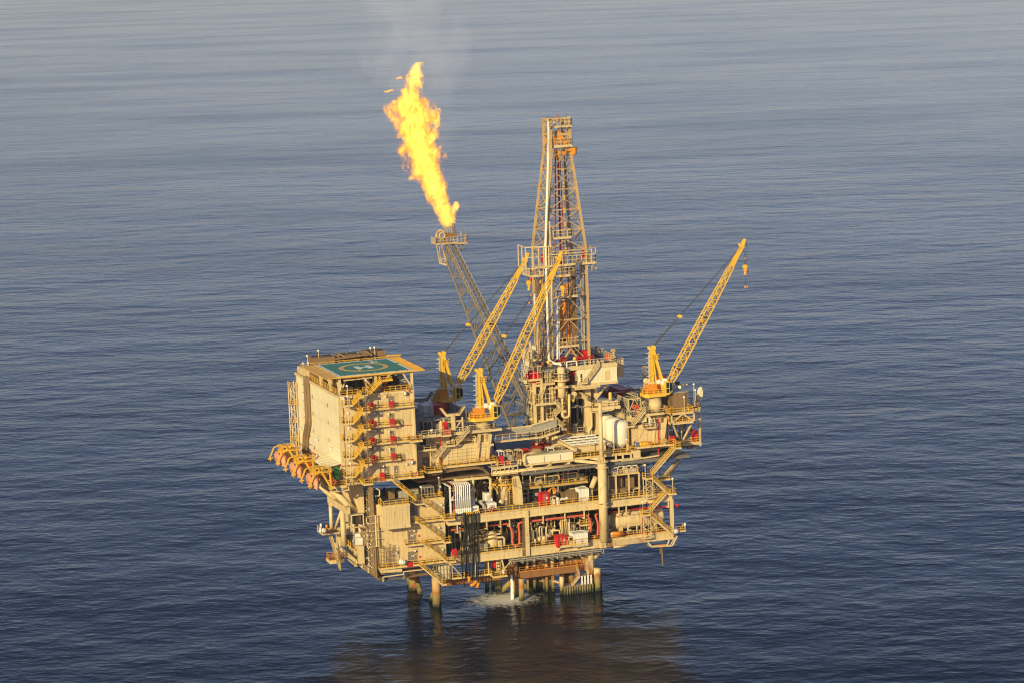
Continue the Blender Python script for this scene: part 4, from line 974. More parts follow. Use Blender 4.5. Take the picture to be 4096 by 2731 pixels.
def make_davit(label):
    t = thing('lifeboat_davit', label, 'davit', lb, 'yellow lifeboat davits')
    for y in (-3.3, 3.3):
        g = MB()
        g.bar((.4, y, 2.35), (-.65, y, 2.0), .24).bar((-.65, y, 2.0), (-1.75, y, -.4), .26).bar((-1.75, y, -.4), (-2.1, y, -.55), .22).bar((-1.9, y-.1, -.45), (-1.1, y-.1, -.4), .26).bar((-1.45, y, -.4), (-1.6, y, -1.0), .2)
        g.bar((.4, y, 2.35), (3.4, y, 2.2), .22)
        g.build('arm', YEL, t, local=True)
    g = MB()
    for y in (-3.0, 3.0):
        g.bar((1.3, y, 2.1), (2.7, y, -.6), .5, .36).bar((3.0, y, 1.9), (3.2, y, -1.6), .3).bar((2.7, y, -.6), (3.6, y, -1.6), .5).bar((2.0, y, .5), (3.1, y, .2), .2)
    g.bar((1.3, -3, 2.1), (1.3, 3, 2.1), .3).bar((3.0, -3, 2.0), (3.0, 3, 2.0), .3)
    g.build('frame', YEL, t, local=True)
    MB().box(-.1, -2.2, 1.5, 3.4, 1.9, 1.72).build('platform', YEL, t, local=True)
    MB().rail([(-.05, 1.8, 1.72), (-.05, -2.15, 1.72), (3.35, -2.15, 1.72), (3.35, 1.8, 1.72), (-.05, 1.8, 1.72)], h=1.15, step=1.1, w=.07).build('railing', YEL, t, local=True)
    MB().box(.3, -1.2, 1.72, 1.2, .6, 2.9).lathe((1.9, -.6, 2.3), [(.0, -.1), (.5, 0), (.5, .9), (0, 1.0)], 14, 'y').box(1.5, -1.7, 1.72, 2.6, -.4, 2.1).build('winch', YEL, t, local=True)
    MB().box(.4, -1.25, 2.2, .9, -1.2, 2.6).box(2.3, -1.5, 2.0, 3.0, -.6, 2.35).build('winch_motor', DARK, t, local=True)
    g = MB()
    for k in range(5): g.bar((3.5+.1*k, -2.3+k*.5, 2.6), (3.6+.1*k, -2.3+k*.5, .2), .12)
    g.bar((3.5, -2.3, 2.6), (3.95, -.2, 2.6), .2).bar((3.6, -2.3, .3), (4.0, -.2, .3), .2); g.build('guard', YEL, t, local=True)
    return t
dv = make_davit('davit over the nearest lifeboat'); copy_tree(dv, lb2, 'davit over the middle lifeboat'); copy_tree(dv, lb3, 'davit over the farthest lifeboat')
# things on the wing
def parcel(p, s, mat, name, label, cat):
    t = thing(name, label, cat, p); g = MB(); g.ell((p[0], p[1], p[2]+s[2]/2), s[0]*.62, s[1]*.62, s[2]*.6, 10, 6); g.bx((p[0], p[1], p[2]+s[2]*.42), s)
    g.build('cover', mat, t); q = MB()
    for k in (.3, .7): q.bx((p[0], p[1]-s[1]/2, p[2]+s[2]*k*.8), (s[0]*1.04, .06, .06))
    q.build('strap', DARK, t); return t
parcel((-43.54, -1.00, 32.51), (1.2, 1.3, 1.5), GREEN, 'tarp_bundle', 'lower bright green tarp bundle under the awning', 'bundle')
p = (-43.38, -0.60, 33.37); parcel(p, (1.1, 1.2, 1.4), GREEN, 'tarp_bundle', 'upper bright green tarp bundle under the awning', 'bundle')
p = (-44.05, 0.40, 32.47); parcel((p[0], p[1], WZ), (1.3, 1.6, 2.9), PINK, 'liferaft_locker', 'tall faded red locker left of the green tarps', 'locker')
p = (-44.50, 24.94, 33.31); parcel((p[0], p[1], WZ), (1.8, 2.2, 1.8), DRED, 'liferaft_locker', 'dull red rounded locker behind the farthest davit', 'locker')
p = (-44.00, 19.83, 33.62); parcel((p[0], p[1], WZ), (1.2, 1.4, 1.8), RED, 'liferaft_locker', 'red locker between the middle and farthest davits', 'locker')
p = (-44.60, 7.61, 33.70); parcel((p[0], p[1], WZ), (2.0, 1.6, 1.7), ORANGE, 'liferaft_locker', 'orange locker hidden behind the nearest davit', 'locker')

# ================================================================== accommodation block
AX0, AX1, AY0, AY1, AZ0, AZ1 = -41.5, -24.9, 0.5, 37.0, 31.0, 50.0
t = thing('accommodation_block', 'tall cream accommodation block with red cabinets on its front galleries', 'building', ((AX0+AX1)/2, AY0, AZ0)); AB = t
g = MB().box(AX0, AY0, AZ0, AX1, AY1, AZ1)
ribs(g, 'x', AX0+4, AX1, AY0, AZ0+.3, AZ1-.4, .95, .06, .05)
g.build('wall', CREAM, t)
MB().box(AX0-.06, AY0+.8, AZ0+2.6, AX0+.01, AY1-1, AZ1-.6).build('side_wall', PALE, t)
g = MB()
for z in (46.2, 42.3, 38.4, 34.5):
    g.box(AX0-.11, AY0+.8, z-.06, AX0-.05, 24.5, z+.06); g.box(AX0-.11, AY0+.8, z+.55, AX0-.05, 24.5, z+.63)
for y in (6.8, 11.5, 16, 22, 31, 34): g.box(AX0-.1, y-.05, AZ0+2.6, AX0-.05, y+.05, AZ1-.6)
g.build('panel_joint', TAN, t)
g = MB()
for z in (46.4, 42.5, 38.6, 34.7):
    for y in (AY0+9.9, 22.8): g.box(AX0-.2, y-.08, z-.3, AX0-.05, y+.08, z+.6)
g.build('drain_spout', BROWN, t)
g = MB().box(AX0-.25, AY0-.2, AZ1-.55, AX1+.15, AY1+.2, AZ1).box(AX1-.3, AY0-.25, AZ0, AX1+.12, AY0+.3, AZ1-.56).box(AX0-.2, AY0-.25, AZ0, AX0+.5, AY0+.78, AZ1-.56); g.build_each('trim', CREAM, t)
MB().box(AX0, AY0, AZ1+.004, AX1, AY1, AZ1+.05).build('roof', BROWN, t)
g = MB(); g.rail([(AX0+.3, AY1-.5, AZ1), (AX0+.3, AY0+.3, AZ1), (AX0+4.2, AY0+.3, AZ1)], step=1.3); g.rail([(AX0+9, AY0+.3, AZ1), (AX1-.2, AY0+.3, AZ1), (AX1-.2, 20, AZ1)], step=1.3); g.build('roof_railing', YEL, t)
g = MB(); g.box(AX0-.1, 25.6, AZ0+1, AX0+.02, 31, AZ1-.8); 
for P, Q in (((-37.37, 0.40, 49.15), (-36.30, 0.40, 47.06)), ((-37.40, 0.40, 45.31), (-36.35, 0.40, 43.16)), ((-37.46, 0.40, 41.54), (-36.43, 0.40, 39.48)), ((-37.42, 0.40, 37.68), (-36.50, 0.40, 35.57)), ((-30.63, 0.40, 49.05), (-29.37, 0.40, 46.62)), ((-30.65, 0.40, 45.22), (-29.50, 0.40, 42.61)), ((-30.68, 0.40, 41.41), (-29.58, 0.40, 38.80)), ((-30.65, 0.40, 37.60), (-29.57, 0.40, 34.88)), ((-32.28, 0.40, 33.66), (-31.20, 0.40, 31.11)), ((-30.04, 0.40, 33.60), (-29.02, 0.40, 31.09))):
    door(P, Q, AY0-.03, t, DOORG, False)
for i in range(7):
    y = 21.5-i*2.1; MB().box(AX0-.08, y-.4, AZ0+.6, AX0, y+.4, AZ0+2.2).build('window', DARK, t)
smooth(MB().pipe([(AX0-.25, 36, AZ0+2.7), (AX0-.25, 29.5, AZ0+2.7), (AX0-.25, 28, AZ0+1.9), (AX0-.25, 25, AZ0+2.4), (AX0-.25, .3, AZ0+2.4)], .13, 8).build('red_pipe', PINK, t))
g = MB(); g.tube((-42.06, 0.10, 34.78), (-38.50, 0.10, 34.77), .1).tube((-28.04, 0.20, 42.40), (-25.64, 0.20, 42.31), .08).tube((-28.37, 0.20, 34.73), (-25.64, 0.20, 34.66), .08).pipe([(-26.06, 0.00, 50.52), (-26.02, 0.00, 49.88), (-25.64, 0.00, 49.45)], .12, 7); g.build('fire_pipe', PINK, t)
# horn loudspeakers
for p, lb in (((-26.99, 0.30, 49.43), 'round white floodlight near the top right of the accommodation front'), ((-26.07, 0.30, 34.11), 'round white floodlight near the lower right of the accommodation front'), ((-33.99, 0.30, 45.70), 'round white floodlight under the highest gallery'), ((-34.01, 0.30, 41.86), 'round white floodlight under the second gallery'), ((-34.25, 0.30, 38.08), 'round white floodlight under the third gallery')):
    t = thing('round_floodlight', lb, 'lamp', p, 'round floodlights on the accommodation front')
    smooth(MB().lathe((p[0], p[1]-.3, p[2]), [(0, -.35), (.42, -.3), (.45, 0), (.3, .3), (.1, .4)], 16, 'y').build('lamp_head', LAMPM, t)); MB().torus((p[0], p[1]-.62, p[2]), .44, .045, 18, 5, 'y').build('rim', DARK, t)
L = [((-31.48, 0.40, 49.34), 'wall lamp high on the accommodation front between two galleries doors'), ((-30.90, 0.40, 45.39), 'wall lamp left of the second door down in the right column of doors'), ((-30.96, 0.40, 41.48), 'wall lamp left of the third door down in the right column of doors'), ((-31.02, 0.40, 37.72), 'wall lamp left of the fourth door down in the right column of doors'), ((-32.60, 0.40, 33.97), 'wall lamp above the lowest red cabinet'), ((-27.32, 0.40, 33.86), 'wall lamp at the lower right of the accommodation front'), ((-35.18, 0.40, 48.95), 'wall lamp right of the top door in the stairs'), ((-35.46, 0.40, 45.12), 'wall lamp right of the second door in the stairs'), ((-35.48, 0.40, 41.29), 'wall lamp right of the third door in the stairs'), ((-35.48, 0.40, 37.48), 'wall lamp right of the fourth door in the stairs'), ((-35.44, 0.40, 33.45), 'wall lamp right of the lowest stair landing')]
for p, lb in L: wall_lamp(p, lb)
for p, lb in (((-41.60, 18.91, 37.58), 'wall lamp in the middle of the blank side wall'), ((-41.60, 7.30, 37.42), 'wall lamp at the lower right of the blank side wall'), ((-41.60, 32.79, 37.71), 'wall lamp left of the vertical cable trays'), ((-41.60, 19.57, 33.77), 'wall lamp above the ground floor windows of the side wall'), ((-41.60, 3.02, 33.50), 'wall lamp under the awning beside the green tarps')): wall_lamp(p, lb, '-x')
# cable trays down the side wall
t = thing('cable_tray', 'brown vertical cable trays on the blank side wall with a kink', 'cable tray', (-41.9, 28, 40))
a = (-41.90, 26.46, 50.12); m1 = (-41.90, 27.44, 40.01); m2 = (-41.90, 29.34, 36.17); b = (-41.90, 30.45, 32.22)
for k in range(4):
    d = (-1.9, -1.1, .6, 1.4)[k]; g = MB().pipe([(AX0+.6, a[1]+d, a[2]+.3), (AX0-.45, a[1]+d, a[2]+.2), (AX0-.45, a[1]+d, m1[2]), (AX0-.45, m2[1]+d, m2[2]), (AX0-.45, b[1]+d, b[2])], .27, 6)
    g.build('tray', CABLE, t)
g = MB(); random.seed(2)
for k in range(9): z = b[2]+1+k*1.9; g.bar((AX0-.5, m1[1]-2.2, z), (AX0-.5, m1[1]+2.2, z), .1)
g.build('strap', BROWN, t)
# awning

t = thing('awning', 'pale cream sloping awning roof beside the foot of the accommodation', 'awning', (-43.5, 6, 34.7))
g = MB().prism([(-41.56, 1.2, 35.1), (-45.5, .6, 34.55), (-45.5, .6, 34.75), (-41.56, 1.2, 35.3)], (0, 10.4, 0))
for k in range(5): y = 1.2+k*2.4; g.prism([(-41.56, y, 35.31), (-45.5, y-.2, 34.76), (-45.5, y-.2, 34.84), (-41.56, y, 35.39)], (0, .14, 0))
g.build('roof_sheet', PALE, t)
g = MB()
for y in (1.2, 6, 10.6): g.bar((-45.3, y, 34.5), (-45.3, y, WZ), .16)
g.build_each('post', CREAM, t)
# zigzag stairs on the front
ZT = [(-37.58, -3.20, 50.46), (-36.27, -3.20, 46.33), (-36.27, -3.20, 42.53), (-36.29, -3.20, 38.72), (-36.13, -3.20, 35.02), (-35.89, -3.20, 30.74)]
ZLf = [(-42.06, -3.20, 48.38), (-42.02, -3.20, 44.66), (-42.04, -3.20, 40.86), (-42.05, -3.20, 36.98), (-42.07, -3.20, 32.94)]
fl = ['top','second','third','fourth','lowest']
up = [((-39.87, -3.40, 48.51), (-37.75, -3.40, 50.51)), ((-39.84, -3.40, 44.61), (-37.70, -3.40, 46.74)), ((-39.90, -3.40, 40.79), (-37.77, -3.40, 42.94)), ((-39.93, -3.40, 37.02), (-37.83, -3.40, 39.18)), ((-39.94, -3.40, 32.96), (-37.86, -3.40, 35.27))]
dn = [((-39.42, -2.20, 48.39), (-37.56, -2.20, 46.75)), ((-39.48, -2.20, 44.63), (-37.52, -2.20, 42.97)), ((-39.55, -2.20, 40.76), (-37.59, -2.20, 39.09)), ((-39.58, -2.20, 36.98), (-37.55, -2.20, 35.19)), ((-39.59, -2.20, 32.87), (-37.64, -2.20, 30.77))]
for i in range(5):
    P, Q = up[i]; stair('%s outer yellow flight of the zigzag stairs on the accommodation front' % fl[i], Q, P, -3.4, -2.5, YEL, YEL, sw=.5)
    P, Q = dn[i]; stair('%s inner yellow flight of the zigzag stairs on the accommodation front' % fl[i], P, Q, -2.2, -1.3, YEL, YEL, sw=.3)
    a = ZLf[i]; walkway('%s left landing of the zigzag stairs' % fl[i], a[0], up[i][0][0]+.1, up[i][0][2]+.05, -3.5, -.4, YEL, CREAM, 'FL', th=.3, group='landings of the zigzag stairs')
for i, nm in enumerate(('top', 'second', 'third', 'fourth', 'lowest')):
    a = ((-37.69, -3.20, 50.47), (-37.66, -3.20, 46.46), (-37.72, -3.20, 42.68), (-37.79, -3.20, 38.86), (-37.85, -3.20, 35.19))[i]; b = ((-36.26, -3.20, 50.34), (-35.88, -3.20, 46.29), (-35.97, -3.20, 42.51), (-35.97, -3.20, 38.68), (-36.02, -3.20, 35.01))[i]
    walkway('%s right landing of the zigzag stairs' % nm, a[0], b[0], up[i][1][2]+.03, -3.5, .45, YEL, CREAM, 'FR' if i else 'R', th=.3, group='landings of the zigzag stairs')
t = thing('stair_tower_frame', 'slim white lattice posts along the left of the zigzag stairs', 'frame', (-41, -3.3, 31))
g = MB()
for P, Q in (((-41.41, -3.40, 48.35), (-41.96, -3.40, 31.03)), ((-40.53, -3.40, 50.35), (-40.69, -3.40, 47.03)), ((-36.85, -3.40, 50.01), (-36.97, -3.40, 31.14))): g.bar(P, Q, .16)
a = (-41.43, -3.40, 47.10); x0 = a[0]
for k in range(12): z = 31+k*1.4; g.bar((x0+(k % 2)*.9-.2, -3.4, z), (x0+(1-k % 2)*.9-.2, -3.4, z+1.4), .09)
g.bar((x0+.9, -3.4, 31), (x0+.9, -3.4, 48), .12)
g.build('lattice', CREAM, t)
MB().tube((-36.88, -3.50, 50.02), (-37.00, -3.50, 31.06), .09, 6).build('drain_pipe', BROWN, t)
for i, (p, lb) in enumerate((((-40.88, -3.50, 50.29), 'white post lamp at the top left landing of the zigzag stairs'), ((-40.90, -3.50, 46.65), 'white post lamp at the second left landing of the zigzag stairs'), ((-40.89, -3.50, 43.30), 'white post lamp at the third left landing of the zigzag stairs'), ((-40.95, -3.50, 39.55), 'white post lamp at the fourth left landing of the zigzag stairs'), ((-40.92, -3.50, 35.66), 'white post lamp at the lowest left landing of the zigzag stairs'))): post_lamp((p[0], p[1], p[2]-2.9), 3.2, lb)
t = thing('privacy_screen', 'pale upright panel at the top left of the zigzag stairs', 'panel', (-41.46, -2.00, 49.17)); MB().fb((-41.85, -2.60, 50.45), (-41.39, -2.60, 48.53), -2.6, -1).build('sheet', PALE, t)
# galleries with red cabinets
gl = ['highest','second','third','fourth']
GA = [((-35.39, -1.00, 46.39), (-25.19, -1.00, 46.45)), ((-35.45, -1.00, 42.61), (-28.80, -1.00, 42.60)), ((-35.52, -1.00, 38.79), (-26.18, -1.00, 38.67)), ((-35.47, -1.00, 34.94), (-28.78, -1.00, 34.94))]
for i, (P, Q) in enumerate(GA):
    walkway('%s gallery across the accommodation front' % gl[i], P[0], Q[0], P[2]+.35, -1.0, .42, YEL, CREAM, 'FR' if i != 2 else 'F', th=.32)
a, b = (-26.81, -1.60, 38.66), (-23.86, -1.60, 38.58); walkway('corner landing sticking out right of the third gallery', a[0], b[0], a[2]+.35, -1.6, 3.5, YEL, CREAM, 'FRL', th=.32)
a, b = (-46.18, -1.60, 32.71), (-23.87, -1.60, 30.61)
P, Q = (-30.63, -1.60, 30.78), (-23.87, -1.60, 30.55); BZ = P[2]+.3
walkway('base gallery along the foot of the accommodation front', ((-41.96, -3.40, 31.03))[0], ((-26.59, -1.20, 30.50))[0], BZ, -1.2, .42, YEL, CREAM, 'F', th=.4, gaps=((((-37.40, -1.00, 30.52))[0], ((-35.46, -1.00, 30.32))[0]), (((-31.21, -1.00, 30.73))[0], ((-30.34, -1.00, 30.64))[0])))
walkway('corner landing with lifebuoy at the lower right of the accommodation', ((-26.78, -1.80, 30.63))[0], Q[0], BZ, -1.8, 4, YEL, CREAM, 'FRL', th=.35)
walkway('foot landing below the zigzag stairs', ((-38.09, -3.40, 31.04))[0], ((-35.99, -3.40, 30.83))[0], ((-37.24, -3.40, 30.85))[2]+.2, -3.5, -1.25, YEL, CREAM, 'FR', th=.35)
CAB = [((-34.99, -1.10, 47.28), 'left red cabinet on the highest gallery'), ((-30.52, -1.10, 47.21), 'right red cabinet on the highest gallery'), ((-35.01, -1.10, 43.49), 'left red cabinet on the second gallery'), ((-30.52, -1.10, 43.38), 'right red cabinet on the second gallery'), ((-34.97, -1.10, 39.59), 'left red cabinet on the third gallery'), ((-30.51, -1.10, 39.58), 'right red cabinet on the third gallery'), ((-34.99, -1.10, 35.75), 'left red cabinet on the fourth gallery'), ((-30.52, -1.10, 35.77), 'right red cabinet on the fourth gallery'), ((-33.37, -1.30, 31.79), 'red cabinet on the base gallery of the accommodation')]
def cabinet(p, label):
    t = thing('hose_cabinet', label, 'cabinet', p, 'red cabinets on the galleries')
    MB().box(-.5, -.4, .1, .5, .25, .75).prism([(-.5, -.4, .75), (.5, -.4, .75), (.5, -.15, .95), (-.5, -.15, .95)], (0, .38, 0)).build('case', RED, t, local=True)
    MB().box(-.4, -.43, .5, .4, -.4, .54).bar((-.15, -.43, .3), (.15, -.43, .3), .05).build('lid_seam', DRED, t, local=True)
    g = MB()
    for x in (-.44, .44):
        for y in (-.33, .18): g.bar((x, y, -.9), (x, y, .1), .09)
    for z in (-.75, -.3): g.bar((-.44, -.33, z), (.44, -.33, z), .07)
    g.bar((-.44, -.33, -.75), (.44, -.33, .1), .06).bar((-.44, .2, -.75), (.44, .2, .1), .06)
    g.build('stand', RED, t, local=True)
    return t
c0 = cabinet(*CAB[0])
for p, lb in CAB[1:]: copy_tree(c0, p, lb)
copy_tree(c0, (-17.60, -1.50, 13.13), 'red cabinet at the left end of the lower deck rail')
# rear ladder tower of the side wall
t = thing('ladder_tower', 'slim white lattice tower at the far rear corner of the side wall', 'tower', (-42.6, 35.5, 31))
g = MB(); A, B = (-43.3, 35.4, 31), (-43.3, 35.4, 48.0)
for dx, dy in ((0, 0), (1.3, 0), (0, 2), (1.3, 2)): g.bar((A[0]+dx, A[1]+dy, 33), (A[0]+dx, A[1]+dy, 48.0), .18)
for k in range(7):
    z = 33+k*2.1
    for dy in (0, 2): g.bar((A[0]+(k % 2)*1.3, A[1]+dy, z), (A[0]+(1-k % 2)*1.3, A[1]+dy, z+2.1), .12); g.bar((A[0], A[1]+dy, z), (A[0]+1.3, A[1]+dy, z), .1)
g.build('lattice', CREAM, t)
g = MB()
for z in (34.3, 38.6, 42.8, 46.8): g.rail([(A[0], 37.3, z), (A[0], 35.3, z), (A[0]+1.4, 35.3, z)], step=.8)
g.build('railing', YEL, t)
# ------------------------------------------------ roof plant, antennas and lamps
def fanbox(x, y, z, w, d, h, label):
    t = thing('cooling_unit', label, 'cooling unit', (x, y, z), 'brown cooling units behind the helideck')
    MB().box(x, y, z, x+w, y+d, z+h).build('casing', BROWN, t)
    q = MB(); m = max(1, round(w/2.2))
    for i in range(m): q.lathe((x+w*(i+.5)/m, y+d/2, z+h), [(.95, .0), (.95, .12), (.8, .12), (.8, .02)], 18)
    q.build('fan_ring', DARK, t)
fz = 53.2
fanbox(-41, 23.5, AZ1, 5.2, 4.0, 5.0, 'brown cooling unit at the left behind the helideck')
fanbox(-34.8, 24, AZ1, 5.0, 4.0, 5.0, 'brown cooling unit in the middle behind the helideck')
fanbox(-28.6, 24.5, AZ1, 5.0, 4.0, 5.2, 'brown cooling unit at the right behind the helideck')
t = thing('pipe_gantry', 'brown pipe frame between the roof cooling units', 'frame', (-33, 23, 54)); g = MB()
g.bar((-36, 22.5, 54.6), (-28, 22.5, 55.0), .35).bar((-35, 23.4, 54.4), (-35, 23.4, 55.6), .4).bar((-29, 23.2, 54.4), (-29, 23.2, 55.9), .4).bar((-35, 23.4, 55.6), (-33, 22.5, 54.6), .3).bar((-29, 23.4, 55.9), (-27.4, 22.5, 54.8), .3); g.build('bars', BROWN, t)
for i, (P, Q, lb) in enumerate((((-30.33, 30.00, 53.60), (-30.32, 30.00, 54.87), 'leftmost thin whip antenna behind the helideck'), ((-29.96, 30.00, 53.50), (-29.98, 30.00, 54.58), 'second thin whip antenna from the left behind the helideck'), ((-28.51, 30.00, 53.51), (-28.49, 30.00, 54.58), 'short whip antenna left of the pale scoop'), ((-28.01, 30.00, 53.80), (-27.99, 30.00, 54.88), 'tallest whip antenna behind the pale scoop'), ((-27.01, 30.00, 52.97), (-26.96, 30.00, 54.65), 'whip antenna right of the pale scoop'), ((-26.42, 30.00, 52.92), (-26.37, 30.00, 54.53), 'rightmost whip antenna behind the helideck'))):
    t = thing('whip_antenna', lb, 'antenna', (P[0], P[1], 50), 'whip antennas behind the helideck'); MB().tube((P[0], P[1], 50), Q, .06, 6).build('rod', WHITE, t)
t = thing('scoop_dish', 'pale scoop-shaped dish seen edge-on behind the helideck', 'dish', (-28.30, 29.00, 53.90))
a, b = (-29.06, 29.00, 54.07), (-26.96, 29.00, 53.08); q = MB()
for i in range(8):
    p0, p1 = mix3(a, b, i/8), mix3(a, b, (i+1)/8); k0, k1 = math.sin(math.pi*(i+.2)/8.4), math.sin(math.pi*(i+1.2)/8.4)
    q.bar((p0[0], p0[1], p0[2]+.25*k0), (p1[0], p1[1], p1[2]+.25*k1), .9, .5)
q.build('reflector', CREAM, t)
for P, lb in (((-40.38, 34.00, 50.01), 'post lamp at the far rear corner of the accommodation roof'), ((-40.94, 28.00, 52.60), 'post lamp rising behind the left edge of the helideck'), ((-41.28, 26.00, 51.32), 'lower post lamp beside the left edge of the helideck'), ((-26.66, 26.00, 53.50), 'bright post lamp behind the right half of the helideck'), ((-39.41, 24.00, 54.23), 'post lamp above the left cooling unit'), ((-26.28, 24.00, 53.81), 'short post lamp right of the bright one behind the helideck'), ((-35.78, -0.50, 51.23), 'post lamp under the helideck beside the centre post'), ((-40.22, -1.20, 50.47), 'post lamp below the left front rail of the roof')):
    h = 3.6; post_lamp((P[0], P[1], P[2]-1.2), h if P[1] > 20 else 3.2, lb)
t = thing('vent_housing', 'cream vent housing at the rear corner of the accommodation roof', 'housing', (-41, 33, 50)); MB().box(-41.3, 31.5, 50.05, -39, 36, 51.6).prism([(-41.3, 26, 50.05), (-41.3, 30.5, 50.05), (-41.3, 30.5, 52.0), (-41.3, 27.5, 51.6)], (1.2, 0, 0)).build('shell', CREAM, t)
# ------------------------------------------------ helideck
HZ0 = 54.3
h0, h1, h2, h3 = (-41.53, 0.43, 54.30), (-25.02, 1.31, 54.30), (-24.63, 19.22, 54.30), (-41.34, 18.20, 54.30)
hx0, hx1 = (h0[0]+h3[0])/2, (h1[0]+h2[0])/2; hy0, hy1 = (h0[1]+h1[1])/2, (h2[1]+h3[1])/2
t = thing('helideck', 'green helideck with white H in a yellow ring and yellow safety nets', 'helideck', ((hx0+hx1)/2, (hy0+hy1)/2, HZ0-.4)); HD = t
MB().box(hx0-.3, hy0-.3, HZ0-.45, hx1+.3, hy1+.3, HZ0-.02).build('deck_slab', CREAM, t)
MB().box(hx0, hy0, HZ0-.02, hx1, hy1, HZ0).build('green_surface', TEAL, t)
g = MB(); w = .5; z = HZ0+.004; zt2 = HZ0+.012; ym = (hy0+hy1)/2
g.box(hx0, hy0, z, hx0+w, ym-2.5, zt2).box(hx0, ym-1.6, z, hx0+w, hy1, zt2)
g.box(hx1-w, hy0, z, hx1, ym+.6, zt2).box(hx1-w, ym+2, z, hx1, hy1, zt2)
g.box(hx0+w, hy0, z, hx0+7.3, hy0+w, zt2).box(hx0+9.2, hy0, z, hx1-w, hy0+w, zt2).box(hx0+w, hy1-w, z, hx0+7.3, hy1, zt2).box(hx0+8.2, hy1-w, z, hx1-w, hy1, zt2)
g.build('border_line', MARK, t)
cxh, cyh = (hx0+hx1)/2-.1, (hy0+hy1)/2
def ring(r0, r1, z, n=64):
    g = MB(); vs = []
    for i in range(n): a = 2*math.pi*i/n; vs += [(cxh+r0*math.cos(a), cyh+r0*math.sin(a), z), (cxh+r1*math.cos(a), cyh+r1*math.sin(a), z)]
    return g.add(vs, [(2*i, 2*i+1, (2*i+3) % (2*n), (2*i+2) % (2*n)) for i in range(n)])
ring(4.4, 5.5, HZ0+.008).build('yellow_ring', RINGY, t)
g = MB(); hw, hh, s = 1.45, 1.95, .82
g.box(cxh-hw-s/2, cyh-hh, z, cxh-hw+s, cyh+hh, zt2).box(cxh+hw-s, cyh-hh, z, cxh+hw+s/2, cyh+hh, zt2).box(cxh-hw+s, cyh-.33, z, cxh+hw-s, cyh+.33, zt2); g.build('deck_letter', MARK, t)
text('15', 1.9, (hx1-4.2, hy1-3.0, HZ0+.012), (0, 0, math.pi), MARK, t, 'deck_number')
g = MB(); g.box(hx1-5.3, hy1-4.1, z, hx1-3.1, hy1-3.98, zt2).box(hx1-5.3, hy1-2.05, z, hx1-3.1, hy1-1.93, zt2); g.build('number_frame', MARK, t)
text('18', 1.0, (hx0+8.25, hy0+.35, HZ0+.012), (0, 0, 0), MARK, t, 'edge_number'); text('19', 1.0, (hx0+7.75, hy1-.35, HZ0+.012), (0, 0, math.pi), MARK, t, 'edge_number'); text('7', 1.0, (hx0+.4, ym-2.05, HZ0+.012), (0, 0, -math.pi/2), MARK, t, 'edge_number')
g = MB(); N = 1.9
def net(a, b, c, d): g.prism([a, b, c, d], (0, 0, -.06))
net((hx0-.3, hy0-.3, HZ0-.1), (hx0-.3, hy1+.3, HZ0-.1), (hx0-3.4, hy1+1.0, HZ0-.25), (hx0-3.0, hy0-.9, HZ0-.25))
net((hx1+.3, hy0-.3, HZ0-.1), (hx1+2.6, hy0-.7, HZ0-.1), (hx1+2.8, hy1+1.2, HZ0-.1), (hx1+.3, hy1+.3, HZ0-.1))
net((hx0-3.0, hy0-.9, HZ0-.25), (hx1+2.6, hy0-.7, HZ0-.25), (hx1+.3, hy0-.3, HZ0-.15), (hx0-.3, hy0-.3, HZ0-.15))
net((hx1-1.2, hy1+.3, HZ0-.1), (hx1+2.8, hy1+.3, HZ0-.1), (hx1+4.2, hy1+3.6, HZ0-.1), (hx1+1.2, hy1+5.0, HZ0-.1))
g.build('safety_net', NET, t)
g = MB()
for i in range(13): x = hx0-.3+(hx1-hx0+.6)*i/12; g.bar((x, hy1+.3, HZ0-.1), (x, hy1+2.0, HZ0+.1), .1)
g.bar((hx0-3.2, hy1+2.0, HZ0+.1), (hx1+1, hy1+2.0, HZ0+.1), .1).bar((hx0-3.3, hy1+1.0, HZ0-.1), (hx0-3.0, hy0-.9, HZ0-.2), .14).bar((hx0-3.0, hy0-.9, HZ0-.2), (hx1+2.6, hy0-.7, HZ0-.15), .14).bar((hx1+2.6, hy0-.7, HZ0-.1), (hx1+2.8, hy1+1.2, HZ0-.05), .12)
for i in range(17): y = hy0-.3+(hy1-hy0+.6)*i/16; g.bar((hx1+.3, y, HZ0-.07), (hx1+2.6, y, HZ0-.05), .08)
g.bar((hx1+1.2, hy1+5.0, HZ0-.05), (hx1+4.2, hy1+3.6, HZ0-.05), .12).bar((hx1+4.2, hy1+3.6, HZ0-.05), (hx1+2.8, hy1+.3, HZ0-.05), .12)
g.build('net_frame', YEL, t)
g = MB()
for i in range(7): g.lathe((hx0+1.2+i*(hx1-hx0-2.4)/6, hy0-.25, HZ0), [(.08, 0), (.08, .12), (.03, .16)], 8); 
for i in range(7): g.lathe((hx0-.25, hy0+1.2+i*(hy1-hy0-2.4)/6, HZ0), [(.08, 0), (.08, .12), (.03, .16)], 8)
g.build('edge_light', DARK, t)
for x, y in ((hx0+.2, hy0+.3), (hx0+8.3, hy0+.3), (hx1-.1, hy0+.3), (hx0+.1, hy0+7.5), (hx0+.1, hy0+15), (hx1-.3, hy1-1), (hx1-.3, hy0+9), (hx0+8, hy1-1)):
    MB().bar((x, y, AZ1), (x, y, HZ0-.45), .5).build('post', CREAM, t)
g = MB()
for (x0, x1) in ((hx0+8.3, hx0+11.6), (hx0+8.3, hx0+5.4), (hx1-.1, hx1-2.2)): g.bar((x0, hy0+.3, AZ1+.3), (x1, hy0+.3, HZ0-.5), .3)
for y0, y1 in ((hy0+7.5, hy0+4.6), (hy0+7.5, hy0+10.4), (hy0+15, hy0+12), (hy0+15, hy0+17.5), (hy0+.3, hy0+2.5)): g.bar((hx0+.1, y0, AZ1+.3), (hx0+.1, y1, HZ0-.5), .28)
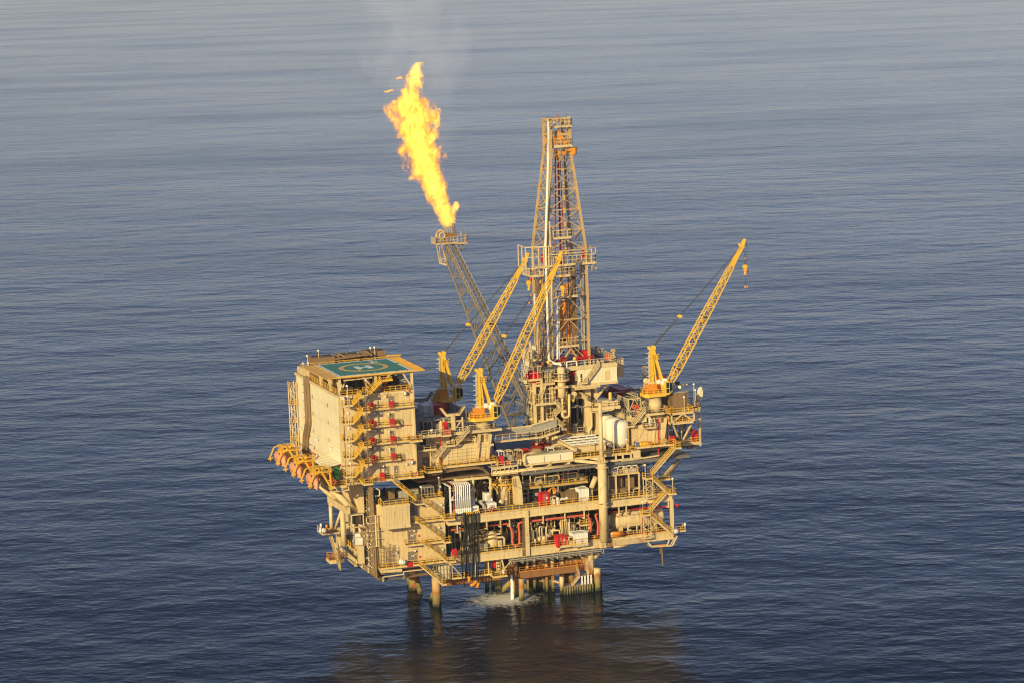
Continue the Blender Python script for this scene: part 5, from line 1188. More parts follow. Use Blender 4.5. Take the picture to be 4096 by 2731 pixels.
for x in (hx0+3, hx0+9.5, hx0+13): g.bar((x, hy0+8, AZ1+.3), (x-1.5, hy0+8, HZ0-.5), .28); g.bar((x, hy0+8, AZ1+.3), (x+1.5, hy0+8, HZ0-.5), .28)
g.bar((hx0+1, hy0, HZ0-1.0), (hx0+7.5, hy0, HZ0-.9), .22)
g.build_each('brace', CREAM, t)
g = MB()
for i in range(6): y = hy0+1+i*3.2; g.box(hx0, y, HZ0-.85, hx1, y+.25, HZ0-.46)
g.build_each('deck_beam', TAN, t)
stair('yellow stair from the accommodation roof up to the helideck', (-32.69, -1.60, 52.78), (-35.57, -1.60, 50.04), -1.6, -.5, YEL, YEL, sw=.45)
a, b = (-32.51, -1.70, 52.91), (-30.07, -1.70, 52.94)
walkway('yellow landing under the front edge of the helideck', a[0], b[0], a[2]+.1, -1.7, .6, YEL, YEL, 'FRL', th=.3)
a, b = (-37.97, -3.30, 50.20), (-36.20, -3.30, 50.29)
stair('yellow ladder stair standing inside under the helideck', (hx0+6.2, 0, 53.5), (hx0+8, 0, 50.1), hy0+5, hy0+5.9, YEL, YEL, sw=.2)
t = thing('fire_monitor', 'red pipe frame under the helideck', 'pipes', (hx0+9.8, hy0+4, 50)); g = MB().bar((hx0+9.3, hy0+4, 50), (hx0+9.3, hy0+4, 52.9), .14).bar((hx0+9.3, hy0+4, 52.6), (hx0+12.3, hy0+4, 52.8), .14).bar((hx0+11.5, hy0+4, 50), (hx0+11.5, hy0+4, 52.8), .12); g.build('frame', RED, t)
t = thing('red_bin', 'small red bin on the roof under the helideck', 'bin', (-31.50, 2.00, 50.40)); MB().fb((-31.82, 2.00, 50.68), (-31.11, 2.00, 50.17), 2, 2.9).build('body', RED, t)
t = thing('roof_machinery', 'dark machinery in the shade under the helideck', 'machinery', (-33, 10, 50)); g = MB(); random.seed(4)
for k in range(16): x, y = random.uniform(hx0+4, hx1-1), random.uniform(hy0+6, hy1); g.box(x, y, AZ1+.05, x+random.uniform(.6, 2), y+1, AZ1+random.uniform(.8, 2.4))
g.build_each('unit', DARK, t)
t = thing('screen_panel', 'pale wire screen on the roof at the right under the helideck', 'screen', (-26.12, 4.00, 50.96)); MB().fb((-26.75, 4.00, 51.93), (-25.40, 4.00, 50.64), 4, 4.1).build('sheet', GALV, t)
MB().tube((-25.33, 8.00, 52.65), (-25.65, 8.00, 51.37), .7, 12).build('funnel', GALV, t)


# ================================================================== middle bay equipment
a, b = (-17.36, 0.70, 27.58), (-12.85, 0.70, 27.81); zt = (a[2]+b[2])/2
t = thing('goalpost_rack', 'white rack of bent pipes standing at the middle deck edge', 'pipe rack', (a[0], .7, ZM))
g = MB()
for x in (a[0], b[0]+.1):
    g.bar((x, .7, ZM), (x, .7, zt), .34).bar((x, 7.5, ZM), (x, 7.5, zt), .3).bar((x, .7, zt-.1), (x, 8.5, zt-.1), .3)
zm2 = ((-15.15, 0.70, 24.55))[2]; g.bar((a[0], .75, zm2), (b[0], .75, zm2), .3).bar((a[0]+.3, .8, zm2+.2), (a[0]+2.6, .8, zt-.6), .2)
g.build('frame', WHITE, t)
for i in range(9):
    x = a[0]+.75+(b[0]-a[0]-.75)*i/8; m = PINK if i == 0 else WHITE
    q = MB().pipe([(x-.4, 9, zt+.2), (x, .45, zt+.2), (x, .45, ZM+.3)], .15 if i else .1, 8, .7); q.lathe((x, .45, ZM+1.0), [(.1, -.7), (.3, -.6), (.3, -.3), (.18, -.2), (.3, .2), (.3, .5), (.1, .6)], 8)
    smooth(q.build('pipe', m, t))
def machine(P, Q, y, label, mat=WHITE):
    t = thing('pump_unit', label, 'machine', (P[0], y, Q[2])); x0, x1, z0, z1 = P[0], Q[0], Q[2], P[2]; w = x1-x0; h = z1-z0
    MB().prism([(x0, y+1.2, z0+h*.45), (x0, y+1.2, z1), (x0+w*.7, y+1.2, z1-.1), (x0+w*.8, y+1.2, z0+h*.45)], (0, 1.6, 0)).build('hood', mat, t)
    MB().box(x0+w*.1, y, z0, x1, y+2, z0+h*.4).build('case', mat, t)
    MB().box(x0, y-.2, z0-.02, x1+.2, y+3, z0+.12).build('skid', GALV, t)
    g = MB()
    for k in range(4): g.bar((x0+w*.2+k*w*.12, y+1.15, z0+h*.5), (x0+w*.2+k*w*.12, y+1.15, z0+h*.85), .08)
    g.box(x0+w*.35, y-.04, z0+h*.12, x0+w*.8, y, z0+h*.26); g.build('vent', GALV, t)
    MB().pipe([(x0-.6, y+1, z0+.2), (x0-.6, y+1, z0+h*.35), (x0+.3, y+1, z0+h*.5)], .12, 7).build('pipe', GALV, t)
machine((-12.63, 1.00, 24.33), (-10.71, 1.00, 21.32), 1.0, 'pale blue-white pump unit right of the white pipe rack')
machine((-8.78, 1.00, 24.90), (-6.53, 1.00, 21.41), 1.0, 'white pump unit left of the round vertical vessel')
t = thing('discharge_pipe', 'grey bent pipe between the two white pump units', 'pipe', (-9.99, 1.00, 22.54)); smooth(MB().pipe([(-10.05, 3.00, 23.24), (-10.02, 1.20, 22.94), (-9.48, 1.00, 22.59), (-9.47, 1.00, 21.51)], .3, 10).build('pipe', GALV, t)); MB().ell((-9.90, 1.50, 23.30), .5, .4, .4).build('valve', GALV, t)
vc = (-3.75, 4.60, 21.33); vx, vy = ((-3.17, 6.00, 21.12))[0], 6.0; pz = ((-3.86, 4.00, 25.88))[2]+.1
t = thing('vertical_vessel', 'stout cream vertical vessel with a yellow ring platform', 'vessel', (vx, vy, ZM))
smooth(MB().lathe((vx, vy, 0), [(1.5, ZM), (1.5, pz-1.6), (1.56, pz-1.5), (1.56, pz-1.3), (1.38, pz-1.0), (1.38, 28.4)], 28).build('shell', CREAM, t))
q = MB(); q.lathe((vx, vy, pz), [(1.4, -.15), (2.6, -.15), (2.6, .08), (1.4, .08)], 24)
for i in range(12): an = 2*math.pi*i/12; q.bar((vx+2.5*math.cos(an), vy+2.5*math.sin(an), pz-.1), (vx+1.5*math.cos(an), vy+1.5*math.sin(an), pz-1.7), .14)
q.build('ring_platform', YEL, t)
q = MB(); q.rail([(vx+2.55*math.cos(2*math.pi*i/16), vy+2.55*math.sin(2*math.pi*i/16), pz+.08) for i in range(17)], step=1.2); q.build('railing', YEL, t)
q = MB()
for p in ((-4.07, 4.50, 27.14), (-4.21, 4.40, 22.02)): q.lathe((p[0], p[1], p[2]), [(.0, -.35), (.62, -.3), (.62, .1), (.45, .1), (.45, .9)], 16, 'y')
smooth(q.build('manway', CREAM, t)); MB().ell((-2.95, 4.50, 22.60), .35, .3, .35).build('nozzle', CREAM, t)
t2 = thing('caged_ladder', 'yellow ladder at the right of the round vertical vessel', 'ladder', (vx+2.6, 5, ZM)); a = (-1.87, 4.20, 21.45); MB().ladder((a[0], 4.2, ZM), (a[0], 4.2, pz), .8).bar((a[0]+.9, 4.2, ZM), (a[0]+.9, 4.2, pz-.5), .1).bar((a[0]+.4, 4.1, ZM+2), (a[0]+1.2, 4.1, ZM+2), .1).build('rails', YEL, t2)
t = thing('wedge_wall', 'tall tapering cream plate right of the round vertical vessel', 'wall', (-0.60, 3.00, 24.94)); MB().prism([(-1.38, 3.00, 21.39), (-1.61, 3.00, 28.13), (-0.47, 3.00, 28.55), (0.30, 3.00, 25.45), (0.46, 3.00, 21.07)], (0, 1.4, 0)).build('plate', CREAM, t)
MB().ladder((-1.37, 2.90, 25.52), (-1.41, 2.90, 27.22), .5).bar((-1.24, 2.90, 25.51), (0.37, 2.90, 24.74), .07).build('rung', BROWN, t)
a, b = (1.72, 6.00, 23.89), (17.35, 6.00, 23.91)
t = walkway('long slatted walkway with yellow rail inside the middle bay', a[0], b[0], (a[2]+b[2])/2+.25, 6, 8, YEL, GALV, 'FR', th=.25)
g = MB()
for i in range(60): x = a[0]+(b[0]-a[0])*i/60; g.bar((x, 6.02, (a[2]+b[2])/2-.1), (x, 6.02, (a[2]+b[2])/2+.6), .06)
g.build('slat', YEL, t)
g = MB()
for x in ((2.92, 6.40, 21.49), (5.80, 6.40, 23.63), (10.15, 6.40, 23.42)): g.bar((x[0], 6.5, ZM), (x[0], 6.5, (a[2]+b[2])/2), .3)
g.build_each('post', GALV, t)
t = thing('louvre_wall', 'row of grey plate panels behind the slatted walkway', 'wall', (10.14, 9.00, 24.53))
for P, Q in (((2.48, 9.00, 25.38), (3.71, 9.00, 23.85)), ((3.64, 9.00, 25.45), (6.64, 9.00, 23.54)), ((7.81, 9.00, 25.75), (10.69, 9.00, 23.49)), ((12.56, 9.00, 25.51), (15.78, 9.00, 23.33)), ((16.50, 9.00, 25.47), (17.55, 9.00, 23.64))): MB().fb(P, Q, 9, 9.6).build('panel', GALV, t)
for P, Q in (((5.60, 8.50, 26.68), (5.56, 8.50, 25.34)), ((6.76, 8.50, 26.69), (6.67, 8.50, 24.37)), ((7.10, 8.50, 26.65), (7.02, 8.50, 24.33)), ((8.17, 8.50, 26.66), (8.08, 8.50, 24.34)), ((10.82, 8.50, 26.64), (10.75, 8.50, 24.43)), ((12.28, 8.50, 26.61), (12.21, 8.50, 24.53)), ((13.44, 8.50, 26.68), (13.37, 8.50, 24.65)), ((16.06, 8.50, 26.59), (16.00, 8.50, 24.87))): MB().bar(P, Q, .3).build('stanchion', TAN, t)
tag(MB().fb((10.72, 5.60, 26.50), (10.96, 5.60, 25.26), 5.6, 5.9).build('red_locker', RED), 'narrow bright red locker in front of the grey panels of the middle bay', 'locker')
cont('bright crimson container with lattice top on the middle deck', (3.96, 0.80, 23.73), (5.87, 0.80, 20.82), .8, 2.6, RED)
def cage(label, P, Q, y, d, mat=WHITE, inner=BROWN, grp='open frame cages', name='tote_cage'):
    t = thing(name, label, 'cage', (P[0], y, Q[2]), grp); x0, x1, z0, z1 = P[0], Q[0], Q[2], P[2]; g = MB()
    for x in (x0, x1):
        for yy in (y, y+d): g.bar((x, yy, z0), (x, yy, z1), .13)
    for z in (z0+.06, z1):
        for yy in (y, y+d): g.bar((x0, yy, z), (x1, yy, z), .13)
        for x in (x0, x1): g.bar((x, y, z), (x, y+d, z), .13)
    g.bar((x0, y, z1), (x1, y+d, z1), .08).bar((x1, y, z1), (x0, y+d, z1), .08)
    g.build('frame', mat, t)
    q = MB().box(x0+.2, y+.2, z0+.1, x1-.2, y+d-.2, z0+(z1-z0)*.6); q.lathe(((x0+x1)/2, y+d/2, z0+(z1-z0)*.6), [(.3, 0), (.3, .3), (.1, .4)], 10); q.build('tank', inner, t); return t
cage('cream tote cage beside the crimson container on the middle deck', (6.23, 1.00, 22.66), (7.63, 1.00, 20.87), 1, 1.6, CREAM, WHITE)
t = thing('sack_pile', 'pile of white sacks on the middle deck', 'sacks', (9.26, 1.50, 21.94)); random.seed(8)
for k in range(6): p = (9.26, 1.50, 21.88); MB().ell((p[0]+random.uniform(-1, 1), 1.5+random.uniform(-.3, .6), p[2]+random.uniform(-.2, .25)), .5, .4, .25, 10, 6).build('sack', WHITE, t)
tag(MB().lathe((7.98, 1.00, 20.90), [(0, 0), (.35, 0), (.35, 1.4), (.15, 1.6), (0, 1.6)], 12).build('drum', WHITE), 'white upright drum beside the tote cage on the middle deck', 'drum')
def skip(label, P, Q, y, d, mat=BROWN, name='waste_skip'):
    t = thing(name, label, 'skip', (P[0], y, Q[2])); x0, x1, z0, z1 = P[0], Q[0], Q[2], P[2]; i = .25
    g = MB(); g.prism([(x0+i, y, z0), (x1-i, y, z0), (x1, y, z1), (x0, y, z1)], (0, .1, 0)).prism([(x0+i, y+d, z0), (x1-i, y+d, z0), (x1, y+d, z1), (x0, y+d, z1)], (0, .1, 0)).prism([(x0+i, y, z0), (x0+i, y+d, z0), (x0, y+d, z1), (x0, y, z1)], (.1, 0, 0)).prism([(x1-i, y, z0), (x1-i, y+d, z0), (x1, y+d, z1), (x1, y, z1)], (-.1, 0, 0)).box(x0+i, y, z0, x1-i, y+d, z0+.1)
    g.build('tub', mat, t); r = MB()
    for p, q in (((x0, y), (x1, y)), ((x1, y), (x1, y+d)), ((x1, y+d), (x0, y+d)), ((x0, y+d), (x0, y))): r.bar((*p, z1), (*q, z1), .16)
    for k in (.25, .5, .75): r.bar((x0+(x1-x0)*k, y-.05, z0), (x0+(x1-x0)*k, y-.05, z1), .1)
    r.build('rim', mat, t); return t
skip('brown tapered skip left of the white box on the middle deck', (9.76, 1.40, 22.82), (13.01, 1.40, 20.83), 1.4, 2.6)
cont('plain white box container on the middle deck left of the big column', (13.34, 1.00, 23.73), (15.42, 1.00, 20.90), 1, 3.6, WHITE, front=False)
t = thing('brown_cabinet', 'brown cabinet between the white box and the big column', 'cabinet', (16.35, 2.00, 21.76)); MB().fb((15.92, 2.00, 23.40), (16.89, 2.00, 21.59), 2, 3.4).build('case', BROWN, t); MB().fb((16.07, 1.97, 23.14), (16.73, 1.97, 21.85), 1.95, 2.0).build('door', TAN, t)
smooth(brace('fat cream tube leaning behind the big column', (16.93, 3.00, 23.29), (18.10, 3.00, 25.79), .62).children[0]).data.materials[0] = CREAM
t = thing('hose_coil', 'coil of orange hose hung in the middle bay', 'hose', (7.14, 3.00, 23.40)); p = (7.14, 3.00, 23.34)
for k in range(4): MB().torus((p[0]+k*.15, 3-.1*k, p[2]+.1*k), .75, .08, 16, 5).build('loop', ORANGE, t)
# right middle bay: brown panels and chemical totes above
a, b = (19.90, 0.80, 26.07), (27.83, 0.80, 25.85)
t = walkway('platform with yellow rail carrying white chemical totes', a[0], b[0], (a[2]+b[2])/2+.2, .8, 4.5, YEL, CREAM, 'FR', th=.25)
g = MB()
for x in (a[0]+.15, ((22.07, 0.80, 24.65))[0], ((25.17, 0.80, 24.33))[0], b[0]-.15): g.bar((x, .95, ZM), (x, .95, a[2]), .32)
g.build_each('post', CREAM, t)
for P, Q, lb, m in (((21.25, 1.40, 27.65), (22.75, 1.40, 26.08), 'leftmost white chemical tote on the rail platform right of the mast column', WHITE), ((23.10, 1.80, 27.81), (24.21, 1.80, 25.93), 'grey chemical tote second from left on the rail platform', GALV), ((24.29, 1.40, 27.76), (25.95, 1.40, 25.94), 'white chemical tote third from left on the rail platform', WHITE), ((26.23, 1.40, 27.69), (27.50, 1.40, 25.91), 'rightmost white chemical tote on the rail platform', WHITE)): cage(lb, P, Q, P[1], 1.8, WHITE, m, 'chemical totes')
t = thing('panel_wall', 'tall brown wall panels under the tote platform', 'wall', (25.17, 4.00, 23.18))
for P, Q in (((21.35, 4.00, 25.24), (22.97, 4.00, 21.20)), ((23.77, 4.00, 24.99), (25.11, 4.00, 21.16)), ((25.62, 4.00, 24.98), (26.19, 4.00, 21.23)), ((26.89, 4.00, 24.94), (27.75, 4.00, 21.25))): MB().fb(P, Q, 4, 5).build('panel', BROWN, t)
# ================================================================== right-hand zigzag stairs
stair('top flight of the right-hand stairs, down from the truss platform', (35.88, -1.40, 31.25), (30.02, -1.40, 25.67), -1.4, -.4)
stair('second flight of the right-hand stairs, down to the middle deck end', (30.09, -1.40, 24.69), (34.27, -1.40, 20.52), -1.4, -.4)
stair('third flight of the right-hand stairs, running under the middle girder', (33.31, -1.40, 21.05), (29.19, -1.40, 17.20), -1.4, -.4)
stair('lowest flight of the right-hand stairs, in front of the white vessel', (29.46, -1.40, 16.21), (34.70, -1.40, 11.36), -1.4, -.4)
for P, Q, lb, zb in (((28.17, -1.60, 24.80), (30.07, -1.60, 24.73), 'upper lattice-legged landing of the right-hand stairs', (29.02, -1.60, 20.62)), ((27.34, -1.60, 16.45), (29.32, -1.60, 16.36), 'lower lattice-legged landing of the right-hand stairs', (28.16, -1.60, 11.42))):
    t = walkway(lb, P[0], Q[0], P[2]+.3, -1.7, .2, YEL, CREAM, 'FL', th=.3, name='stair_landing'); g = MB()
    for x in (P[0]+.15, Q[0]-.1):
        for y in (-1.6, 0): g.bar((x, y, zb[2]), (x, y, P[2]), .17)
    n = 4; h = (P[2]-zb[2])/n
    for k in range(n):
        z = zb[2]+k*h; xs = (P[0]+.15, Q[0]-.1); g.bar((xs[k % 2], -1.6, z), (xs[1-k % 2], -1.6, z+h), .11); g.bar((xs[k % 2], 0, z), (xs[1-k % 2], 0, z+h), .11)
    g.box(P[0]-.1, -1.75, zb[2]-.2, Q[0]+.1, .1, zb[2]); g.build('lattice_leg', CREAM, t)
    post_lamp((P[0], -1.7, P[2]+.3), 3.2, 'post lamp on the '+lb.split(' of')[0])
a, b = (33.89, -1.60, 20.47), (35.75, -1.60, 20.55); walkway('end landing with yellow rail at the right end of the middle deck', a[0], b[0], ZM+.05, -1.6, 2.5, YEL, CREAM, 'FRB', th=.3)
post_lamp(((34.79, -1.70, 20.58))[:2]+(ZM,), 3.6, 'post lamp at the right end landing of the middle deck')
a, b = (33.08, 3.00, 23.10), (36.32, 3.00, 22.86); walkway('raised rail platform behind the right-hand stairs', a[0], b[0], a[2]+.3, 3, 6, YEL, CREAM, 'FR', th=.3)
smooth(brace('fat tan tube slanting up under the right end of the main deck', (36.03, 6.00, 23.17), (39.89, 6.00, 26.87), .62).children[0]).data.materials[0] = TAN
a, b = (36.50, -0.40, 11.17), (38.28, -0.40, 11.16); walkway('tiny end perch at the far lower right corner', a[0]-.8, b[0], ZL-.1, -.6, 1.6, YEL, CREAM, 'FR', th=.25, name='perch')
t = thing('under_frame', 'cream frame and ladder hung below the lower right corner', 'frame', (32.87, 0.00, 8.90)); g = MB()
P = [(28.99, 0.00, 9.98), (30.03, 0.00, 8.85), (35.03, 0.00, 8.56), (36.27, 0.00, 10.75)]
for p, q in zip(P, P[1:]): g.bar(p, q, .28)
g.bar((33.75, 0.00, 8.71), (34.28, 0.00, 10.04), .25).bar((34.44, 0.00, 8.63), (35.67, 0.00, 10.44), .15).bar(P[1], (P[1][0], 3, P[1][2]), .25); g.build('frame', CREAM, t); MB().bar((30.06, 0.30, 9.00), (33.99, 0.30, 8.90), .2).build('rail', ORANGE, t)
for P, Q, r, lb in (((32.30, 0.60, 8.61), (32.25, 0.60, 6.89), .12, 'short brown rope hanging below the lower right corner'), ((32.60, 0.40, 8.62), (32.66, 0.40, 4.19), .16, 'long brown rope hanging below the lower right corner')): tag(MB().pipe([P, mix3(P, Q, .4), Q], r, 6).build('rope', CABLE), lb, 'rope', 'ropes below the lower right corner')
t = thing('rusty_flange', 'rust-streaked lower flange pipe along the lower right girder', 'pipe', (26.51, -0.30, 10.28)); a, b = (19.31, -0.30, 10.87), (29.80, -0.30, 10.52)
MB().box(a[0], -.32, ZL-1.8, b[0], -.24, ZL-.6).build('plate', RUSTP, t); MB().box(a[0], -.34, ZL-2.0, a[0]+1.0, -.26, ZL-.5).build('patch', RUST, t)
smooth(MB().tube((20.64, 0.20, 9.78), (24.13, 0.20, 9.78), .24, 10).build('pipe', CREAM, t))


# ================================================================== main deck: front edge, beams, long box
t = thing('deck_edge_beam', 'pair of long cream pipes along the edge of the main deck', 'pipes', (8, .4, 29.5)); g = MB()
A, B = (-7.37, 0.40, 29.50), (15.97, 0.40, 29.35); g.tube(A, B, .24, 10); A2, B2 = (-7.22, 0.80, 29.77), (11.80, 0.80, 29.58); g.tube(A2, B2, .15, 8)
smooth(g.build('pipe', CREAM, t)); g = MB()
for i in range(8): x = A[0]+1+(B[0]-A[0]-2)*i/7; g.bar((x, .5, 29.0), (x, .5, A[2]), .22)
g.build_each('support', CREAM, t)
t = thing('edge_truss', 'open cream truss shelf left of the long white box', 'truss', (-4.77, 0.60, 30.39)); g = MB(); a, b = (-7.51, 0.60, 30.43), (-1.38, 0.60, 30.77); c = (-7.57, 0.60, 28.88)
g.bar(a, b, .35).bar((a[0], .6, 29.1), (b[0], .6, 29.1), .25)
for i in range(7): x = a[0]+(b[0]-a[0])*i/6; g.bar((x, .6, 29.1), (x, .6, (a[2]+b[2])/2), .16)
g.bar((b[0]-1.6, .6, (a[2]+b[2])/2), (b[0]-.3, .6, 29.1), .16); g.build('frame', CREAM, t)
MB().box(a[0], .6, (a[2]+b[2])/2, b[0]+.4, 5, (a[2]+b[2])/2+.15).build('shelf', GALV, t)
MZ = (a[2]+b[2])/2+.15
MB().rail([(a[0], .8, MZ), (b[0], .8, MZ)]).build('railing', CREAM, t)
a, b = (1.05, 1.60, 32.33), (12.25, 1.60, 30.05); zt, zb = ((6.35, 1.60, 32.32))[2], ((6.29, 1.60, 30.66))[2]; lx0, lx1 = a[0], b[0]
t = thing('long_box', 'long cream equipment box lying along the main deck edge', 'box', ((lx0+lx1)/2, 1.6, zb))
MB().box(lx0, 1.6, zb, lx1, 4.9, zt).build('casing', PALE, t)
g = MB().box(lx0-.3, 1.3, zb-.45, lx1+.05, 5.1, zb-.02)
for x in (.1, .5, .9): g.box(lx0+(lx1-lx0)*x-.3, 1.5, 29.0, lx0+(lx1-lx0)*x+.3, 4.8, zb-.46)
g.build('skid', CREAM, t); g = MB()
for k in (.37, .715): g.box(lx0+(lx1-lx0)*k, 1.52, zb+.1, lx0+(lx1-lx0)*k+.16, 1.6, zt-.35)
g.build('door_bar', GALV, t)
t = thing('elbow_pipe', 'cream elbow pipe rising at the left end and over the long box', 'pipe', (lx0-.3, 1.5, zb))
smooth(MB().pipe([(lx0+.2, 1.5, zb), (lx0-.45, 1.5, zb+.2), (lx0-.45, 1.5, zt+.35), (lx0+.5, 2.2, zt+.45), (((6.12, 3.00, 32.48))[0], 3, zt+.45)], .32, 10).build('pipe', CREAM, t)); MB().ell((lx0-.45, 1.5, (zb+zt)/2), .5, .5, .6).build('valve', CREAM, t)
for P, Q, y, m, inn, lb in (((-4.92, 3.00, 33.77), (-3.68, 3.00, 30.81), 3, WHITE, RED, 'tall white cage with red gear at the left of the main deck edge'), ((-2.94, 3.00, 33.63), (-1.56, 3.00, 31.32), 3, CREAM, GALV, 'cream cage second from left on the main deck edge'), ((-0.74, 2.60, 33.66), (0.53, 2.60, 31.54), 2.6, CREAM, BROWN, 'cream cage on two tall legs left of the long box'), ((2.59, 7.00, 32.68), (3.96, 7.00, 31.69), 7, RED, DRED, 'low red cage behind the left end of the long box'), ((8.56, 8.00, 32.28), (9.93, 8.00, 31.10), 8, WHITE, BROWN, 'white cage with red lid behind the long box'), ((10.48, 9.00, 32.28), (12.32, 9.00, 30.93), 9, CREAM, BROWN, 'brown cage behind the right half of the long box')): cage(lb, P, Q, y, 1.8, m, inn, 'cages on the main deck')
t = thing('cage_legs', 'two cream legs with valves below the third cage', 'pipes', (-0.16, 2.60, 30.53)); MB().tube((-0.43, 2.60, 31.64), (-0.42, 2.60, 30.31), .25, 10).tube((0.13, 2.60, 31.58), (0.14, 2.60, 30.25), .25, 10).build('leg', CREAM, t)
for P, Q, m, lb in (((-5.26, 1.60, 32.78), (-4.24, 1.60, 31.00), RED, 'red pump between rail posts at the left of the main deck edge'), ((-6.14, 1.20, 32.22), (-5.66, 1.20, 31.04), YEL, 'small yellow locker left of the red pump'), ((-3.57, 1.20, 31.72), (-2.85, 1.20, 30.99), PINK, 'pink box on the main deck edge')):
    t = thing('deck_box', lb, 'box', (P[0], P[1], Q[2])); MB().fb(P, Q, P[1], P[1]+1).build('case', m, t); MB().bx(((P[0]+Q[0])/2, P[1]+.5, P[2]+.06), (abs(Q[0]-P[0])+.1, 1.1, .12)).build('lid', m, t)
skip('dull red long skip behind the long box', (6.91, 12.00, 32.49), (10.73, 12.00, 31.06), 12, 2.6, DRED)
skip('dull red short skip in front of the long red one', (5.68, 9.00, 32.51), (7.82, 9.00, 31.51), 9, 2.4, DRED)
t = thing('plate_stack', 'stack of thin plates behind the long box', 'plates', (5.57, 7.00, 32.20)); g = MB(); a, b = (3.97, 6.80, 32.28), (6.95, 6.80, 32.10)
for k in range(4): g.box(a[0]+.1*k, 6.8+.1*k, a[2]-.5+.16*k, b[0]-.1*k, 9.3, a[2]-.4+.16*k)
g.build('plate', TAN, t)
# rail deck right of the long box and behind the column
a, b = (12.68, 2.00, 30.67), (26.96, 2.00, 30.45); mz = (a[2]+b[2])/2
t = walkway('front walkway with yellow rail on the main deck below the white silos', a[0], b[0], mz+.1, 2, 10, YEL, CREAM, 'FR', th=.45)
for P, h, lb in (((16.48, 1.90, 30.67), 3.4, 'post lamp on the front walkway left of the slim mast'), ((25.38, 1.90, 31.27), 3.2, 'post lamp in front of the nearest silo'), ((20.96, 1.90, 31.07), 2.4, 'short post lamp right behind the slim mast')): post_lamp((P[0], 1.9, mz), h, lb)
t = thing('skid_beam', 'cream beams and pipe trays below the front walkway', 'beams', (26, 1, 29.3)); g = MB()
g.bar((20.28, 1.00, 29.44), (28.69, 1.00, 29.42), .4).bar((23.60, 1.20, 29.00), (32.88, 1.20, 29.48), .3).box(((26.72, 1.20, 31.13))[0], 1.2, ((26.87, 1.20, 29.57))[2], ((28.34, 1.20, 30.96))[0], 3, ((26.92, 1.20, 31.11))[2]); g.build('beam', CREAM, t); g = MB()
for P in ((22.42, 1.20, 30.40), (24.10, 1.20, 29.85), (26.07, 1.20, 30.04)): g.bar((P[0], 1.4, 29), (P[0], 1.4, mz), .35)
g.build_each('post', TAN, t)
# silos
for i, (yy, lb) in enumerate(((6, 'nearest of the three white silos'), (10.2, 'middle one of the three white silos'), (14.4, 'rearmost of the three white silos'))):
    c = (25.53, 6.00, 34.92); rr = 1.98; zb = ((24.63, 4.00, 32.26))[2]; zt = ((24.76, 4.00, 36.42))[2]
    t = thing('silo', lb, 'silo', (c[0], yy, mz), 'white silos')
    smooth(MB().lathe((c[0]-.1*i, yy, 0), [(.25, mz+.4), (.4, mz+.5), (rr-.1, zb), (rr, zb+.2), (rr, zt), (rr*.92, zt+.55), (rr*.6, zt+.95), (.3, zt+1.1), (0, zt+1.12)], 32).build('shell', SILO, t)); g = MB()
    for an in (.8, 2.4, 3.9, 5.5): x, y = c[0]-.1*i+rr*.85*math.cos(an), yy+rr*.85*math.sin(an); g.bar((x, y, mz+.1), (x, y, zb+.4), .22)
    g.build_each('leg', WHITE, t); MB().lathe((c[0]-.1*i+1.0, yy-.6, zt+.75), [(.3, 0), (.3, .35), (0, .4)], 10).build('hatch', GALV, t)
t = thing('silo_ladder', 'yellow ladder at the right of the nearest silo', 'ladder', (26.53, 4.50, 31.86)); MB().ladder((26.62, 4.50, 30.30), (26.60, 4.50, 36.61), .6).build('rails', YEL, t)
# sloping white grid roof
a, b = (12.70, 4.00, 33.27), (19.56, 4.00, 33.48); gz = (a[2]+b[2])/2
t = thing('grid_roof', 'white open grid roof left of the slim mast', 'roof', ((a[0]+b[0])/2, 6, gz)); g = MB(); x0, x1 = a[0], b[0]+1.5
for y, dz in ((4, 0), (6, .15), (8.2, .3), (10.5, .45)): g.bar((x0-.1*(y-4), y, gz+dz), (x1, y, gz+dz), .22, .3)
for i in range(5): x = x0+(x1-x0)*i/4; g.bar((x, 4, gz+.05), (x-.6, 10.5, gz+.5), .16)
g.build('grid', WHITE, t); MB().box(x0+.4, 4.2, gz-.6, x1, 10.4, gz-.35).build('plate', CREAM, t); MB().box(x0+.5, 4.0, gz-1.9, x1, 4.3, gz-.7).build('fascia', TAN, t); g = MB()
for x in (x0+1, x1-.5): g.bar((x, 4.5, 29), (x, 4.5, gz-.6), .35)
g.build_each('post', CREAM, t)
t = thing('channel_beam', 'cream channel beam sloping forward left of the grid roof', 'beam', (12.46, 3.00, 32.97)); a = (13.06, 2.20, 32.56); MB().bar((a[0], 2.2, a[2]), (a[0]-1.0, 12, a[2]+.8), .7, .6).bar((a[0]-.4, 4, 29), (a[0]-.4, 4, a[2]), .4).build('channel', CREAM, t)
t = thing('channel_beam', 'cream channel beam at the foot of the nearest silo', 'beam', (21.34, 3.00, 33.14)); a = (22.31, 2.60, 32.41); MB().bar((a[0], 2.6, a[2]), (a[0]-1, 10, a[2]+.8), .7, .6).build('channel', CREAM, t)
